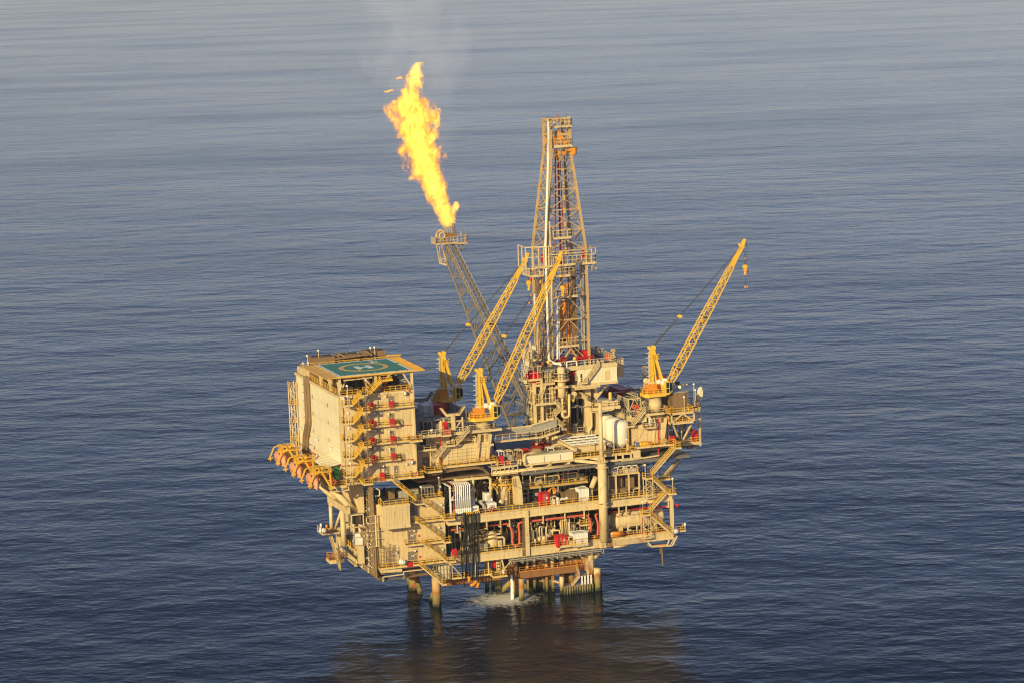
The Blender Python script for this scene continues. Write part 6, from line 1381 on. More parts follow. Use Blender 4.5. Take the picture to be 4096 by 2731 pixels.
# bridge / pipe chute
a, b = (-4.54, 5.50, 35.36), (6.49, 5.50, 35.21); bz = (a[2]+b[2])/2; c, d = (7.07, 5.50, 35.30), (10.66, 5.50, 36.27)
t = thing('pipe_chute', 'grey pipe chute bridge with cream rails leading to the derrick', 'bridge', (a[0], 5.5, bz)); g = MB()
g.box(a[0], 5.5, bz, b[0], 7.1, bz+.25).prism([(b[0], 5.5, bz), (d[0], 5.5, d[2]), (d[0], 5.5, d[2]+.25), (b[0], 5.5, bz+.25)], (0, 1.6, 0)); g.build('deck', CREAM, t)
g = MB().prism([(a[0]-.4, 7.1, bz+.9), (a[0]-.4, 9.1, bz+.9), (a[0]-.4, 9.1, bz+2.2), (a[0]-.4, 8.5, bz+1.4), (a[0]-.4, 7.7, bz+1.4), (a[0]-.4, 7.1, bz+2.0)], (b[0]-a[0]-1, 0, 0)); dx, dz = d[0]-b[0]+1.2, d[2]-bz
g.prism([(b[0]-1.3, 7.1, bz+.9), (b[0]-1.3, 9.1, bz+.9), (b[0]-1.3, 9.1, bz+2.4), (b[0]-1.3, 7.1, bz+2.4)], (dx, 0, dz)); g.build('trough', GALV, t)
g = MB(); g.tube((a[0]-.4, 9.1, bz+2.25), (b[0]-1.2, 9.1, bz+2.3), .22, 8).tube((b[0]-1.2, 9.1, bz+2.4), (d[0], 9.1, d[2]+2.4), .26, 8); g.build('top_pipe', CREAM, t)
g = MB().rail([(a[0], 5.55, bz+.25), ((a[0]+b[0])*.5+2.5, 5.55, bz+.25), (b[0], 5.55, bz+.25)], h=1.5, step=1.5).rail([(b[0]+.6, 5.55, bz+.4), (d[0], 5.55, d[2]+.2)], h=1.6, step=1.2)
g.build('railing', CREAM, t)
random.seed(31)
t = thing('drape_hoses', 'brown hoses drooping at the left end of the pipe chute', 'hoses', (a[0], 8, bz-2))
for k in range(9): x = a[0]-2.6+k*.4; y = 6.5+random.uniform(0, 3); MB().pipe([(x-.5, y+1, 36.4), (x, y, 33), (x+random.uniform(-.4, .4), y, 29.9), (x+1+random.uniform(0, 2), y-1, 29.5), (x+1.6+random.uniform(0, 1), y-.5, 32)], .12, 6, 1.5).build('hose', random.choice((HOSE, CABLE, BROWN)), t)
t = thing('dark_pillar', 'dark column bundle behind the crane pedestal beside the chute', 'column', (a[0]-2.6, 16, 29)); MB().box(a[0]-3.4, 15, 29, a[0]-1.8, 17, 38).build('pillar', DARK, t)
t = thing('gear_tangle', 'grey tangle of steel gear on the deck under the chute', 'gear', (7.14, 16.00, 31.85)); random.seed(14); a = (5.27, 16.00, 31.59); b = (9.21, 16.00, 31.20)
for k in range(26): p = V((random.uniform(a[0], b[0]+2), random.uniform(14, 20), random.uniform(29.3, 32))); q = p+V((random.uniform(-1.5, 1.5), random.uniform(-1, 1), random.uniform(-1.2, 1.2))); MB().bar(p, q, .14).build('bar', random.choice((GALV, GALV, BROWN, DARK)), t)

# ================================================================== left block with decks and cranes (behind the accommodation)
UZ = 39.2; ux0, ux1 = -24.4, -4.2
t = thing('mud_module', 'cream plated module between accommodation and pipe chute with clad front', 'building', (-14, 3, 31.3))
g = MB().box(ux0, 6.5, 31.3, ux1-1, 34, UZ-.35); ribs(g, 'x', ux0, ux1-1, 6.5, 31.5, UZ-.6, 1.3, .07, .06); g.build('wall', TAN, t)
fx0, fx1 = ((-17.92, 3.00, 33.13))[0], ((-7.08, 3.00, 32.04))[0]; fz = ((-13.02, 3.00, 35.97))[2]
g = MB().box(fx0, 3, 31.3, fx1, 6.45, fz); ribs(g, 'x', fx0, fx1, 3, 31.5, fz-.4, 1.15, .14, .1); g.build('front_wall', CREAM, t)
g = MB().box(fx0-.1, 2.9, fz, fx1+.1, 6.45, fz+.3)
for k in range(4): z = 33+k*.75; g.tube((fx0+1, 2.8, z), (fx1-.2, 2.8, z), .05, 6)
g.build('trim', CREAM, t)
door((-21.63, 6.40, 33.54), (-20.05, 6.40, 31.44), 6.45, t, DOORG, False)
MB().fb((-22.05, 6.40, 38.06), (-20.64, 6.40, 36.08), 6.4, 6.5).fb((-14.99, 6.40, 38.15), (-13.19, 6.40, 36.41), 6.4, 6.5).build('opening_shade', DARK, t)  # solid dark panels on the wall, painted as the shade of recesses
MB().box(ux0, 2.2, UZ-.3, ux1, 34.5, UZ).build('roof_deck', GREY, t); MB().box(ux0, 2.1, UZ-.55, ux1, 2.5, UZ-.02).build('edge_beam', CREAM, t)
r0 = ((-18.17, 2.10, 39.74))[0]; r1 = ((-15.85, 2.10, 39.52))[0]; r2 = ((-12.29, 2.10, 39.60))[0]
MB().rail([(ux0, 2.2, UZ), (r0, 2.2, UZ)]).rail([(r1, 2.2, UZ), (r2, 2.2, UZ)]).rail([(ux0, 34.3, UZ), (ux1, 34.3, UZ)]).build('railing', CREAM, t)
a, b = (-18.68, 0.60, 39.40), (-16.46, 0.60, 39.51); walkway('cream cage balcony with red lockers on the edge of the left block', a[0], b[0], UZ-.1, .6, 2.1, CREAM, CREAM, 'FLR', th=.3, name='balcony')
P, Q = (-17.93, 1.20, 40.51), (-16.42, 1.20, 39.47); t = thing('red_locker', 'pair of faded red lockers in the cream cage balcony', 'lockers', (P[0], 1.2, Q[2])); m = (P[0]+Q[0])/2; MB().box(P[0], 1.1, UZ, m-.05, 1.9, UZ+1.1).box(m+.05, 1.1, UZ, Q[0], 1.9, UZ+1.1).build('case', PINK, t)
copy_tree(c0, ((-17.24, 3.00, 40.57))[:2]+(UZ+1.5,), 'red cabinet above the lockers on the left block edge')
t = thing('fire_riser', 'red pipe running along and down the front of the left block', 'pipe', (-18.66, 2.00, 39.05)); smooth(MB().pipe([(-22.42, 3.00, 38.82), (-18.39, 3.00, 38.76), (-18.36, 3.00, 36.44)], .12, 8).pipe([(-18.49, 2.60, 34.01), (-18.61, 2.60, 29.19)], .12, 8).build('pipe', RED, t))
t = thing('pipe_cluster', 'cluster of bent cream pipes on top of the clad front of the left block', 'pipes', (-12.56, 3.60, 36.79)); 
for k, (x0, x1, z) in enumerate(((440,690,960), (455,680,985), (470,700,1005), (490,660,965), (450,640,1020))): pass
QS = [((-15.54, 3.40, 36.37), (-15.48, 3.40, 37.98), (-9.95, 3.40, 37.76), (-9.96, 3.40, 36.36)), ((-15.08, 3.80, 36.26), (-14.97, 3.80, 37.32), (-10.13, 3.80, 37.17), (-10.10, 3.80, 36.09)), ((-14.39, 4.20, 36.23), (-14.36, 4.20, 36.87), (-9.45, 4.20, 36.71), (-9.44, 4.20, 35.74)), ((-13.81, 4.60, 36.10), (-13.75, 4.60, 37.71), (-10.40, 4.60, 37.60), (-10.42, 4.60, 35.77)), ((-14.68, 5.00, 36.33), (-14.62, 5.00, 37.73), (-12.27, 5.00, 37.71), (-11.44, 5.00, 36.01))]
for q in QS: smooth(MB().pipe(q, .17, 8).build('pipe', CREAM, t))
stair('cream upper flight from the half landing up to the left block roof', (-12.16, 1.20, 39.48), (-15.39, 1.20, 36.52), 1.2, 2.1, CREAM, CREAM)
stair('cream lower flight from the main deck up to the half landing', (-17.73, 1.20, 36.17), (-20.84, 1.20, 33.21), 1.2, 2.1, CREAM, CREAM)
a, b = (-17.68, 1.00, 36.35), (-15.50, 1.00, 36.35); walkway('half landing of the cream stairs on the left block', a[0], b[0], a[2]+.3, 1.0, 3, CREAM, CREAM, 'FR')
a, b = (-23.80, 2.50, 35.57), (-19.36, 2.50, 35.51); walkway('grey-floored balcony with cream rail at the left of the left block', a[0], b[0], a[2]+.35, 2.5, 6.4, CREAM, CREAM, 'FR')
t = thing('wall_ladder', 'cream ladder below the grey-floored balcony', 'ladder', (-20.85, 2.60, 32.64)); MB().ladder((-20.67, 2.60, 32.62), (-20.60, 2.60, 35.40), .6).bar((-21.00, 2.50, 32.24), (-20.94, 2.50, 35.35), .22).build('rails', CREAM, t)
a, b = (-22.79, -0.50, 31.36), (-19.26, -0.50, 31.37); walkway('yellow-railed bump-out at the foot of the cream stairs', a[0], b[0], a[2]+.2, -.5, 3, YEL, CREAM, 'FLR', th=.3)
a, b = (-18.64, 1.00, 31.78), (-6.26, 1.00, 31.77); walkway('long front walkway with yellow rail along the clad front of the left block', a[0], b[0], (a[2]+b[2])/2+.3, 1, 3, YEL, CREAM, 'FR', th=.4)
t = thing('pipe_way', 'brown bundle of long pipes running under the left block', 'pipes', (-14.15, 1.00, 30.42)); 
for k in range(7):
    d = .45*k; P = [(-24.67, 1.00, 30.11), (-20.13, 1.00, 30.60), (-18.57, 1.00, 30.76), (-16.35, 1.00, 30.97), (-10.22, 1.00, 30.98), (-8.14, 1.00, 29.80), (-7.95, 1.00, 28.92)]
    smooth(MB().pipe([(p[0], p[1]+d*1.6, p[2]+.12*k) for p in P], (.16, .22, .12)[k % 3], 8, 1.0).build('pipe', random.choice((BROWN, CABLE, GALV)), t))
t = thing('crossover_pipe', 'cream crossover pipe with drop leg in the left of the middle bay', 'pipe', (-10.53, 2.00, 28.46)); smooth(MB().pipe([(-15.00, 5.00, 28.37), (-15.28, 2.50, 28.43), (-7.39, 2.00, 28.46), (-7.45, 2.00, 23.92)], .33, 10).pipe([(-11.52, 3.00, 28.81), (-11.29, 2.40, 28.47), (-11.40, 2.40, 24.15)], .3, 10).build('pipe', CREAM, t)); MB().lathe((-7.39, 2.00, 26.08), [(.3, -.3), (.5, -.25), (.5, .25), (.3, .3)], 12).lathe((-11.33, 2.40, 25.98), [(.3, -.3), (.5, -.25), (.5, .25), (.3, .3)], 12).build('flange', CREAM, t)
t = thing('cooler_bank', 'dark finned cooler bank on the roof of the tan building', 'cooler', (-21.32, 4.00, 26.41)); P, Q = (-22.78, 4.00, 27.26), (-20.03, 4.00, 25.25); MB().fb(P, Q, 4, 6.5).build('core', DARK, t); g = MB()
for k in range(5): x = P[0]+(Q[0]-P[0])*k/4; g.bar((x, 3.95, Q[2]), (x, 3.95, P[2]), .14)
g.bar((P[0], 4, P[2]), (Q[0], 4, P[2]), .2).box(P[0], 4, P[2], Q[0], 6.5, P[2]+.1); g.build('frame', GALV, t)
post_lamp(((-23.75, 1.30, 26.10))[:2]+(ZR+.1,), 2.9, 'post lamp beside the dark cooler bank'); post_lamp(((-19.05, 3.00, 25.93))[:2]+(ZR+.1,), 4.2, 'tall post lamp at the right end of the tan building roof')
t = thing('tank_row', 'dark cabinets in the shade on the roof of the tan building', 'cabinets', (-29.53, 5.00, 25.59))
for P, Q, m in (((-30.19, 5.00, 27.31), (-28.75, 5.00, 24.86), BROWN), ((-27.78, 5.00, 26.84), (-25.59, 5.00, 24.74), GALV), ((-29.87, 8.00, 26.92), (-29.53, 8.00, 24.58), DARK), ((-24.89, 7.00, 26.44), (-21.98, 7.00, 25.13), GALV)): MB().fb(P, Q, P[1], P[1]+2).build('cabinet', m, t)
smooth(column('dark round column on the roof of the tan building', (-18.51, 9.00, 27.99), (-18.54, 9.00, 24.62), 9, 1.5, mat=BROWN).children[0])
# roof clutter: crates and containers
cont('white door-ended container on the roof of the left block', (-15.2, 24, UZ+2.55), (-12.95, 24, UZ+.05), 24, 28, WHITE)
cont('dark red door-ended container beside the white one on the roof of the left block', (-12.75, 22.6, UZ+2.6), (-10.4, 22.6, UZ+.05), 22.6, 27, RED)
random.seed(41)
CL = [(-23.6, 8, 'grey tank skid at the left front of the left block roof'), (-21.2, 6, 'grey tank skid against the front rail beside the accommodation'), (-18.8, 7, 'caged grey tank skid behind the lamp-like white box'), (-16.3, 6.2, 'caged pale tank skid with a white grid near the front rail'), (-22.5, 13, 'grey skid in the second row next to the accommodation'), (-19.5, 12.5, 'dark grey flat skid in the second row, middle'), (-16.2, 13.5, 'grey flat skid in the second row, right'), (-22, 18.5, 'grey skid in the third row below the white container'), (-18.2, 18.4, 'dark skid in the third row left of the red container')]
for i, (x, y, lb) in enumerate(CL): cage(lb, (x, y, UZ+(2.3 if i < 4 else 1.6)), (x+1.9, y, UZ+.02), y, 2.6, GALV, (GALV, DARK, GREY, BROWN)[i % 4], 'grey skids on the left block roof', 'tank_skid')
parcel((-17.4, 5.0, UZ), (.9, .6, 2.3), CREAM, 'bollard', 'cream rounded post by the front rail of the left block', 'post'); parcel((-19.6, 9.6, UZ), (.8, .7, 1.9), DRED, 'gas_rack', 'dark red bottle rack among the grey skids', 'rack')
t = thing('junction_box', 'small white box on the front rail of the left block', 'box', (-20.63, 2.10, 40.28)); MB().fb((-20.96, 2.00, 40.52), (-20.35, 2.00, 40.10), 1.9, 2.1).build('case', WHITE, t); MB().tube((-20.64, 2.10, 40.19), (-20.63, 2.10, 39.52), .06).build('post', CREAM, t)
def boom_rest(p, s, mat, label):
    t = thing('boom_rest', label, 'rest', p, 'forked crane boom rests'); x, y, z = p; h = s[1]
    MB().box(x-.42, y-.4, z, x+.42, y+.4, z+h).build('post', mat, t)
    MB().prism([(x-1.6, y-.4, z+h), (x+1.6, y-.4, z+h), (x+2.95, y-.4, z+h+1.9), (x+2.6, y-.4, z+h+2.0), (x+1.45, y-.4, z+h+.55), (x-1.45, y-.4, z+h+.55), (x-2.6, y-.4, z+h+2.0), (x-2.95, y-.4, z+h+1.9)], (0, .8, 0)).build('fork', mat, t)
    MB().prism([(x-1.4, y-.3, z+h+.56), (x+1.4, y-.3, z+h+.56), (x+2.55, y-.3, z+h+2.0), (x+2.4, y-.3, z+h+2.03), (x+1.35, y-.3, z+h+.66), (x-1.35, y-.3, z+h+.66), (x-2.4, y-.3, z+h+2.03), (x-2.55, y-.3, z+h+2.0)], (0, .6, 0)).build('pad', BROWN, t)
    return t
p = (-14.95, 4.00, 39.80); t = boom_rest((p[0], 4, UZ), (1, ((-14.83, 4.00, 42.64))[2]-UZ), CREAM, 'cream forked boom rest in front of the nearer crane')
g = MB()
for s in (-2.2, 2.2): g.bar((p[0]+s, 4, UZ), (p[0]+s, 4, UZ+3), .3); g.bar((p[0]+s, 4, UZ+2.6), (p[0]+s*.15, 4, UZ+.3), .2)
g.bar((p[0]-2.2, 4, UZ+2.2), (p[0]+2.2, 4, UZ+2.2), .25); g.build('brace', CREAM, t)
q = (-12.96, 33.00, 41.58); t = boom_rest((q[0], 33, UZ), (.8, q[2]-UZ-.4), GALV, 'grey forked boom rest behind the white container')
t = thing('fallen_truss', 'grey lattice section lying on the left block roof behind the crane', 'truss', (-8.51, 22.00, 40.18)); MB().truss((-8.44, 24.00, 40.86), (-7.48, 18.00, 40.33), (0, 1, 0), (0, 0, 1), 2.2, 1.6, 2.2, 1.6, 6, .16, .1).build('lattice', GALV, t)


# ================================================================== pedestal cranes
def crane(label, loc, foot, tip, ah, rest_base, hooks, mat=YELC, ped_r=1.35, ped_mat=CREAM, zpb=0):
    """loc = centre of the slew deck underside; local frame, boom points along +X"""
    t = thing('pedestal_crane', label, 'crane', loc, 'yellow pedestal cranes')
    B = lambda mb, nm, m, sm=False: (smooth(mb.build(nm, m, t, local=True)) if sm else mb.build(nm, m, t, local=True))
    oc = [(-3.2, -1.3), (-2.4, -2.2), (1.8, -2.2), (2.9, -1.4), (2.9, 1.4), (1.8, 2.2), (-2.4, 2.2), (-3.2, 1.3)]
    B(MB().prism([(x, y, 0) for x, y in oc], (0, 0, .65)), 'slew_deck', mat)
    B(MB().rail([(1.2, -2.15, .65), (-2.4, -2.15, .65), (-3.15, -1.3, .65), (-3.15, 1.3, .65), (-2.4, 2.15, .65), (1.2, 2.15, .65)], step=1.1, w=.09), 'railing', mat)
    B(MB().box(-2.0, -1.2, .65, .0, 1.2, 2.7).box(-2.6, -.7, .65, -2.0, .8, 1.9), 'engine_house', ORANGE if mat is YELC else mat)
    B(MB().lathe((-1.9, -.5, 3.0), [(0, 0), (.32, .05), (.32, 1.7), (0, 1.75)], 12, 'x'), 'muffler', CREAM)
    B(MB().lathe((.4, -1.3, 3.3), [(0, -.15), (.55, -.1), (.55, .1), (0, .15)], 14, 'y').lathe((1.4, -1.3, 3.0), [(0, -.15), (.5, -.1), (.5, .1), (0, .15)], 14, 'y'), 'sheave', WHITE)
    B(MB().box(1.5, -2.35, .35, 2.6, -.5, 3.5).prism([(2.6, -2.35, .35), (3.5, -2.0, .9), (3.5, -2.0, 3.1), (2.6, -2.35, 3.4)], (0, 1.75, 0)), 'cab', mat)
    B(MB().box(2.62, -2.34, 1.05, 2.62, -2.34, 1.05).prism([(2.7, -2.40, 1.0), (3.42, -2.07, 1.2), (3.42, -2.07, 2.9), (2.7, -2.40, 3.1)], (0, .05, 0)).box(1.85, -2.4, 1.9, 2.5, -2.34, 3.15).box(1.85, -2.4, .75, 2.5, -2.34, 1.75), 'cab_window', GLASS)
    B(MB().lathe((2.0, -1.4, 3.5), [(0, .5), (.5, .45), (.75, .2), (.75, 0)], 12), 'air_unit', WHITE)
    q = MB(); T = V((-.6, 0, ah))
    for y in (-.75, .75):
        q.bar((-.75, y, .6), (T.x-.1, y*.45, ah), .42).bar((.25, y, .6), (T.x+.15, y*.4, ah-1.2), .32).bar((2.2, y, .9), (T.x+.3, y*.5, ah-.2), .6, .45).bar((.3, y, 3.3), (2.2, y, 1.6), .55, .4)
    for z in (3.2, 6): q.bar((-.75, -.7, z), (-.75, .7, z), .2)
    q.bar((-1.6, -.75, ah*.45), (.0, -.75, ah*.48), .3)
    B(q, 'gantry', mat)
    B(MB().bx((T.x+.1, 0, ah+.1), (1.5, 1.3, .5)).lathe((T.x+.5, 0, ah+.35), [(0, -.6), (.42, -.55), (.42, .55), (0, .6)], 12, 'y').lathe((T.x-.5, 0, ah+.3), [(0, -.5), (.35, -.45), (.35, .45), (0, .5)], 12, 'y'), 'gantry_head', mat)
    q = MB().ladder((-1.5, -.3, 1.2), (-1.35, -.3, ah-.6), .55, (0, 1, 0), .04)
    for k in range(8): q.torus((-1.75, -.3, 2.5+k*(ah-3.4)/7), .38, .03, 8, 4, 'z')
    B(q, 'caged_ladder', WHITE)
    B(MB().rail([(T.x-.2, -.9, ah-2.3), (T.x+1.6, -.9, ah-2.3), (T.x+1.6, .6, ah-2.3)], step=.7), 'gantry_platform', mat) if ah > 10 else None
    F, P = V(foot), V(tip); d = (P-F).normalized(); L = (P-F).length; upn = V((0, 1, 0)).cross(d)*-1
    q = MB(); a = F+d*L*.14; m = F+d*L*.86
    q.truss(F, a, (0, 1, 0), upn, 1.5, .5, 1.55, 1.55, 4, .2, .11).truss(a, F+d*L*.5, (0, 1, 0), upn, 1.55, 1.55, 1.5, 1.5, 13, .2, .11).truss(F+d*L*.5, m, (0, 1, 0), upn, 1.5, 1.5, 1.15, .95, 13, .19, .11)
    B(q, 'boom', mat)
    q = MB()
    for y in (-.42, .42): q.prism([m+V((0, y, 0))-upn*.5, m+V((0, y, 0))+upn*.5, P+V((0, y, 0))+upn*.3, P+d*1.6+V((0, y, 0))+upn*.45, P+d*1.6+V((0, y, 0)), P+V((0, y, 0))-upn*.35], (0, .1, 0))
    q.bar(m, P+d*1.2, .7, .25); q.lathe(P, [(0, -.5), (.5, -.45), (.5, .45), (0, .5)], 12, 'y').lathe(P+d*1.6+upn*.2, [(0, -.4), (.32, -.35), (.32, .35), (0, .4)], 12, 'y').bx(P-V((.6, 0, -.5)), (.5, .4, .5))
    B(q, 'boom_head', mat)
    H = T+V((.4, 0, .4)); br = H.lerp(P, .30)
    q = MB()
    for y in (-.3, -.1, .1, .3): q.tube(H+V((0, y, 0)), br+V((0, y*.6, 0)), .05, 5)
    for y in (-.45, .45): q.tube(br+V((0, y*.4, 0)), P+V((0, y, .2)), .055, 5)
    B(q, 'pendant_rope', DARK)
    B(MB().bx(br, (.9, .9, .5)).lathe(br, [(0, -.5), (.4, -.45), (.4, .45), (0, .5)], 10, 'y'), 'bridle_block', mat)
    h1, h2 = hooks; q = MB(); A = P+d*.2
    for y in (-.3, .3): q.tube(A+V((.5, y, 0)), A+V((.55, y*.5, -h1)), .045, 5)
    q.tube(A+V((.55, 0, -h1-1)), A+V((.55, 0, -h1-4.7)), .04, 5); E = P+d*1.6; q.tube(E+V((.3, 0, 0)), E+V((.3, 0, -h2)), .04, 5)
    B(q, 'hoist_rope', DARK)
    c = A+V((.55, 0, -h1)); B(MB().lathe(c, [(0, -.35), (.55, -.3), (.55, .3), (0, .35)], 12, 'y').prism([c+V((-.45, -.2, -.2)), c+V((.45, -.2, -.2)), c+V((.15, -.2, -1.3)), c+V((-.15, -.2, -1.3))], (0, .4, 0)).ell(c+V((0, 0, -1.6)), .35, .35, .35, 8, 6), 'hook_block', mat)
    c2 = E+V((.3, 0, -h2)); B(MB().ell(c2, .34, .34, .42, 10, 6).tube(c2-V((0, 0, .3)), c2-V((0, 0, 1.3)), .08, 6), 'whip_ball', RED)
    B(MB().ell(A+V((.55, 0, -h1-4.7)), .28, .28, .34, 8, 6).ell(E+V((.3, 0, -h2-3.8)), .2, .2, .3, 8, 6).ell(A+V((.5, -.3, -h1*.6)), .22, .22, .26, 8, 6), 'tag_weight', ORANGE)
    B(MB().lathe((-.0, 0, 0), [(ped_r*1.0, zpb), (ped_r*1.12, zpb*.5), (ped_r, -.15), (ped_r*1.25, -.1), (ped_r*1.25, 0)], 28), 'pedestal', ped_mat, True)
    return t
crane('nearer left crane whose boom crosses in front of the derrick', (-7.6, 5, 40.95), (2.55, 0, 2.6), (19.2, 0, 34.2), 10.9, 0, (6.6, 7.6), zpb=-3.6)
crane('rear left crane whose boom crosses the flare boom', (-7.6, 31, 41.1), (2.6, 0, 2.9), (20.6, 0, 31.0), 10.9, 0, (5.4, 5.8), zpb=-2.0, ped_mat=BROWN)
crane('right-hand crane with boom alone against the sea', (35.1, 8, 42.0), (2.9, 0, 1.4), (22.5, 0, 32.4), 10.8, 0, (4.9, 7.0), zpb=-3.6)
def pedestal_base(label, P, Q, y0, y1, z, cx, cy, zc, legs, rails=CREAM):
    x0, x1 = P[0], Q[0]; w = x1-x0; oc = [(x0, y0+1.2), (x0+w*.12, y0), (x1-w*.25, y0), (x1, y0+1.2), (x1, y1), (x0, y1)]
    t = thing('crane_base', label, 'platform', (cx, cy, zc)); MB().prism([(x, y, z-.35) for x, y in oc], (0, 0, .35)).build('deck', CREAM, t)
    MB().prism([(x*.98+cx*.02, y*.98+cy*.02, z+.004) for x, y in oc], (0, 0, .03)).build('grating', BROWN, t)
    MB().rail([(x, y, z) for x, y in oc], w=.085).build('railing', rails, t)
    smooth(MB().lathe((cx, cy, 0), [(1.5, zc), (1.55, z-1.6), (2.0, z-.4), (2.0, z-.36)], 28).build('column', CREAM, t)); g = MB()
    for a, b in legs: g.bar(a, b, .6, .5)
    g.build_each('leg', CREAM, t); return t
a, b = (-11.39, 2.20, 38.96), (-5.24, 2.20, 38.79)
pedestal_base('cream hexagonal deck round the nearer left crane pedestal', a, b, 2.2, 7.5, (a[2]+b[2])/2+.35, -7.6, 5, 31.5, [((-9.38, 2.60, 38.27), (-10.16, 2.60, 32.53)), ((-6.81, 2.60, 38.02), (-7.74, 2.60, 32.50)), ((-8.8, 2.7, 35.6), (-6.2, 2.7, 35.6))])
a, b = (31.31, 4.00, 38.68), (37.06, 4.00, 38.14)
pedestal_base('cream deck round the right-hand crane pedestal', a, b, 4, 10.5, 38.55, 35.1, 8, 31.2, [((36.08, 4.50, 37.25), (35.32, 4.50, 32.41)), ((33.20, 5.00, 37.44), (33.61, 5.00, 34.82)), ((31.20, 4.40, 38.50), (32.26, 4.40, 37.50))])

# ================================================================== right block
RZ = 31.5
rx0 = ((27.98, 5.00, 32.27))[0]; rx1 = ((33.45, 5.00, 31.73))[0]; rzt = ((30.80, 5.00, 35.09))[2]
t = thing('clad_module', 'cream clad module right of the white silos', 'building', (rx0, 5, RZ)); g = MB().box(rx0, 5, RZ, rx1+3, 12, rzt+1); ribs(g, 'x', rx0, rx1, 5, RZ+.2, rzt, 1.0, .08, .06); g.build('wall', CREAM, t)
g = MB().bar((28.39, 4.90, 33.67), (29.35, 4.90, 33.70), .12).bar((30.75, 4.90, 34.92), (29.46, 4.90, 32.92), .1).bar((33.56, 4.90, 34.84), (33.14, 4.90, 31.91), .3); g.build_each('brace', CREAM, t)
MB().box(rx0-.1, 4.9, rzt, rx1+3, 12.2, rzt+.3).build('roof', CREAM, t)
t = thing('support_floor', 'floor deck carrying the right-hand modules', 'deck', (36, 2, 31)); MB().box(rx0-1, 4.2, RZ-.5, 40.6, 30, RZ).build('deck_plate', BROWN, t); MB().box(36.5, 9, 28.95, 45.5, 22, 29.3).build('lower_plate', BROWN, t)
MB().box(27, 9, 28.9, 40, 20, RZ-.5).build('core', TAN, t)
a, b = (27.46, 2.00, 31.43), (35.32, 2.00, 31.22); walkway('walkway with yellow rail in front of the clad module carrying drums', a[0], b[0], (a[2]+b[2])/2+.3, 2, 4.8, YEL, CREAM, 'FR', th=.35); wz = (a[2]+b[2])/2+.3
P = (28.36, 2.80, 31.97); tag(MB().lathe((P[0], 2.8, wz), [(0, 0), (.4, 0), (.42, .5), (.4, 1.1), (0, 1.12)], 14).build('drum', BLUE), 'blue drum on the walkway in front of the clad module', 'drum')
P = (29.99, 2.80, 31.87); t = thing('fuel_bladder', 'yellow bulging cover beside the blue drum', 'cover', (P[0], 2.8, wz)); MB().ell((P[0], 2.8, wz+.55), 1.5, .8, .62, 14, 8).bx((P[0], 2.8, wz+.3), (2.4, 1.2, .6)).build('cover', YEL, t)
for P, Q, m, lb in (((31.17, 2.80, 32.27), (31.83, 2.80, 31.43), PINK, 'pink box right of the yellow cover'), ((34.60, 2.80, 32.45), (35.26, 2.80, 31.54), RUSTP, 'tan box at the right end of the drum walkway')): parcel(((P[0]+Q[0])/2, 2.8, wz), (abs(Q[0]-P[0])*.8, .8, 1.0), m, 'wrapped_box', lb, 'box')
red_pipe('red riser pipe left of the right-hand crane leg', [(34.21, 4.40, 37.44), (34.12, 4.40, 31.25), (33.13, 2.40, 29.37)], .13, RED)
# deck above the clad module, stairs
uz = 37.9; a, b = (26.90, 9.00, 39.85), (31.03, 4.00, 38.71)
t = thing('upper_deck', 'grey upper deck with cream rails above the clad module', 'deck', (28, 5, uz)); dx0, dx1 = ((28.17, 5.00, 38.69))[0], ((31.58, 5.00, 38.50))[0]; dl = ((30.52, 18.00, 38.74))[0]
MB().prism([(dx0, 5, uz-.4), (dx1, 5, uz-.4), (dx1+9, 26, uz-.4), (dx0, 26, uz-.4)], (0, 0, .4)).build('deck_plate', GREY, t); MB().prism([(dx0-.1, 4.9, uz-1.2), (dx1, 4.9, uz-1.2), (dx1, 4.9, uz-.0), (dx0-.1, 4.9, uz-.0)], (0, .3, 0)).prism([(dx0-.1, 5, uz-1.1), (dx0-.1, 24, uz-1.1), (dx0-.1, 24, uz-.05), (dx0-.1, 5, uz-.05)], (.3, 0, 0)).build('edge_beam', CREAM, t)
MB().rail([(dx0, 24, uz), (dx0, 5, uz), (dx1, 5, uz)], w=.085).build('railing', CREAM, t); g = MB()
for p in ((28.23, 5.20, 37.88), (28.28, 9.00, 38.04), (28.65, 15.00, 37.82)): g.bar((p[0], p[1], RZ), (p[0], p[1], uz-.5), .45)
g.bar((27.73, 6.00, 37.67), (28.29, 6.00, 38.26), .3).build_each('post', CREAM, t)
stair('cream stair from the crane deck down the front of the clad module', (30.97, 3.80, 39.39), (28.01, 3.80, 36.40), 3.8, 4.7, CREAM, CREAM)
a, b = (26.52, 3.50, 36.01), (28.01, 3.50, 35.93); walkway('cream landing at the foot of the stair on the clad module', a[0], b[0], a[2]+.3, 3.5, 6, CREAM, CREAM, 'FL')
a, b = (29.33, 3.20, 36.05), (33.27, 3.20, 35.34); walkway('cream balcony on the front of the clad module', ((30.27, 3.20, 35.51))[0], b[0], b[2]+.3, 3.2, 6, CREAM, CREAM, 'FLR')
t = thing('white_cabinet', 'white cabinet on the cream balcony of the clad module', 'cabinet', (32.26, 4.00, 36.15)); MB().fb((31.98, 4.00, 37.46), (32.60, 4.00, 36.11), 4, 4.8).build('case', WHITE, t); MB().fb((32.08, 3.98, 37.33), (32.49, 3.98, 36.26), 3.96, 4.0).build('door', GALV, t)
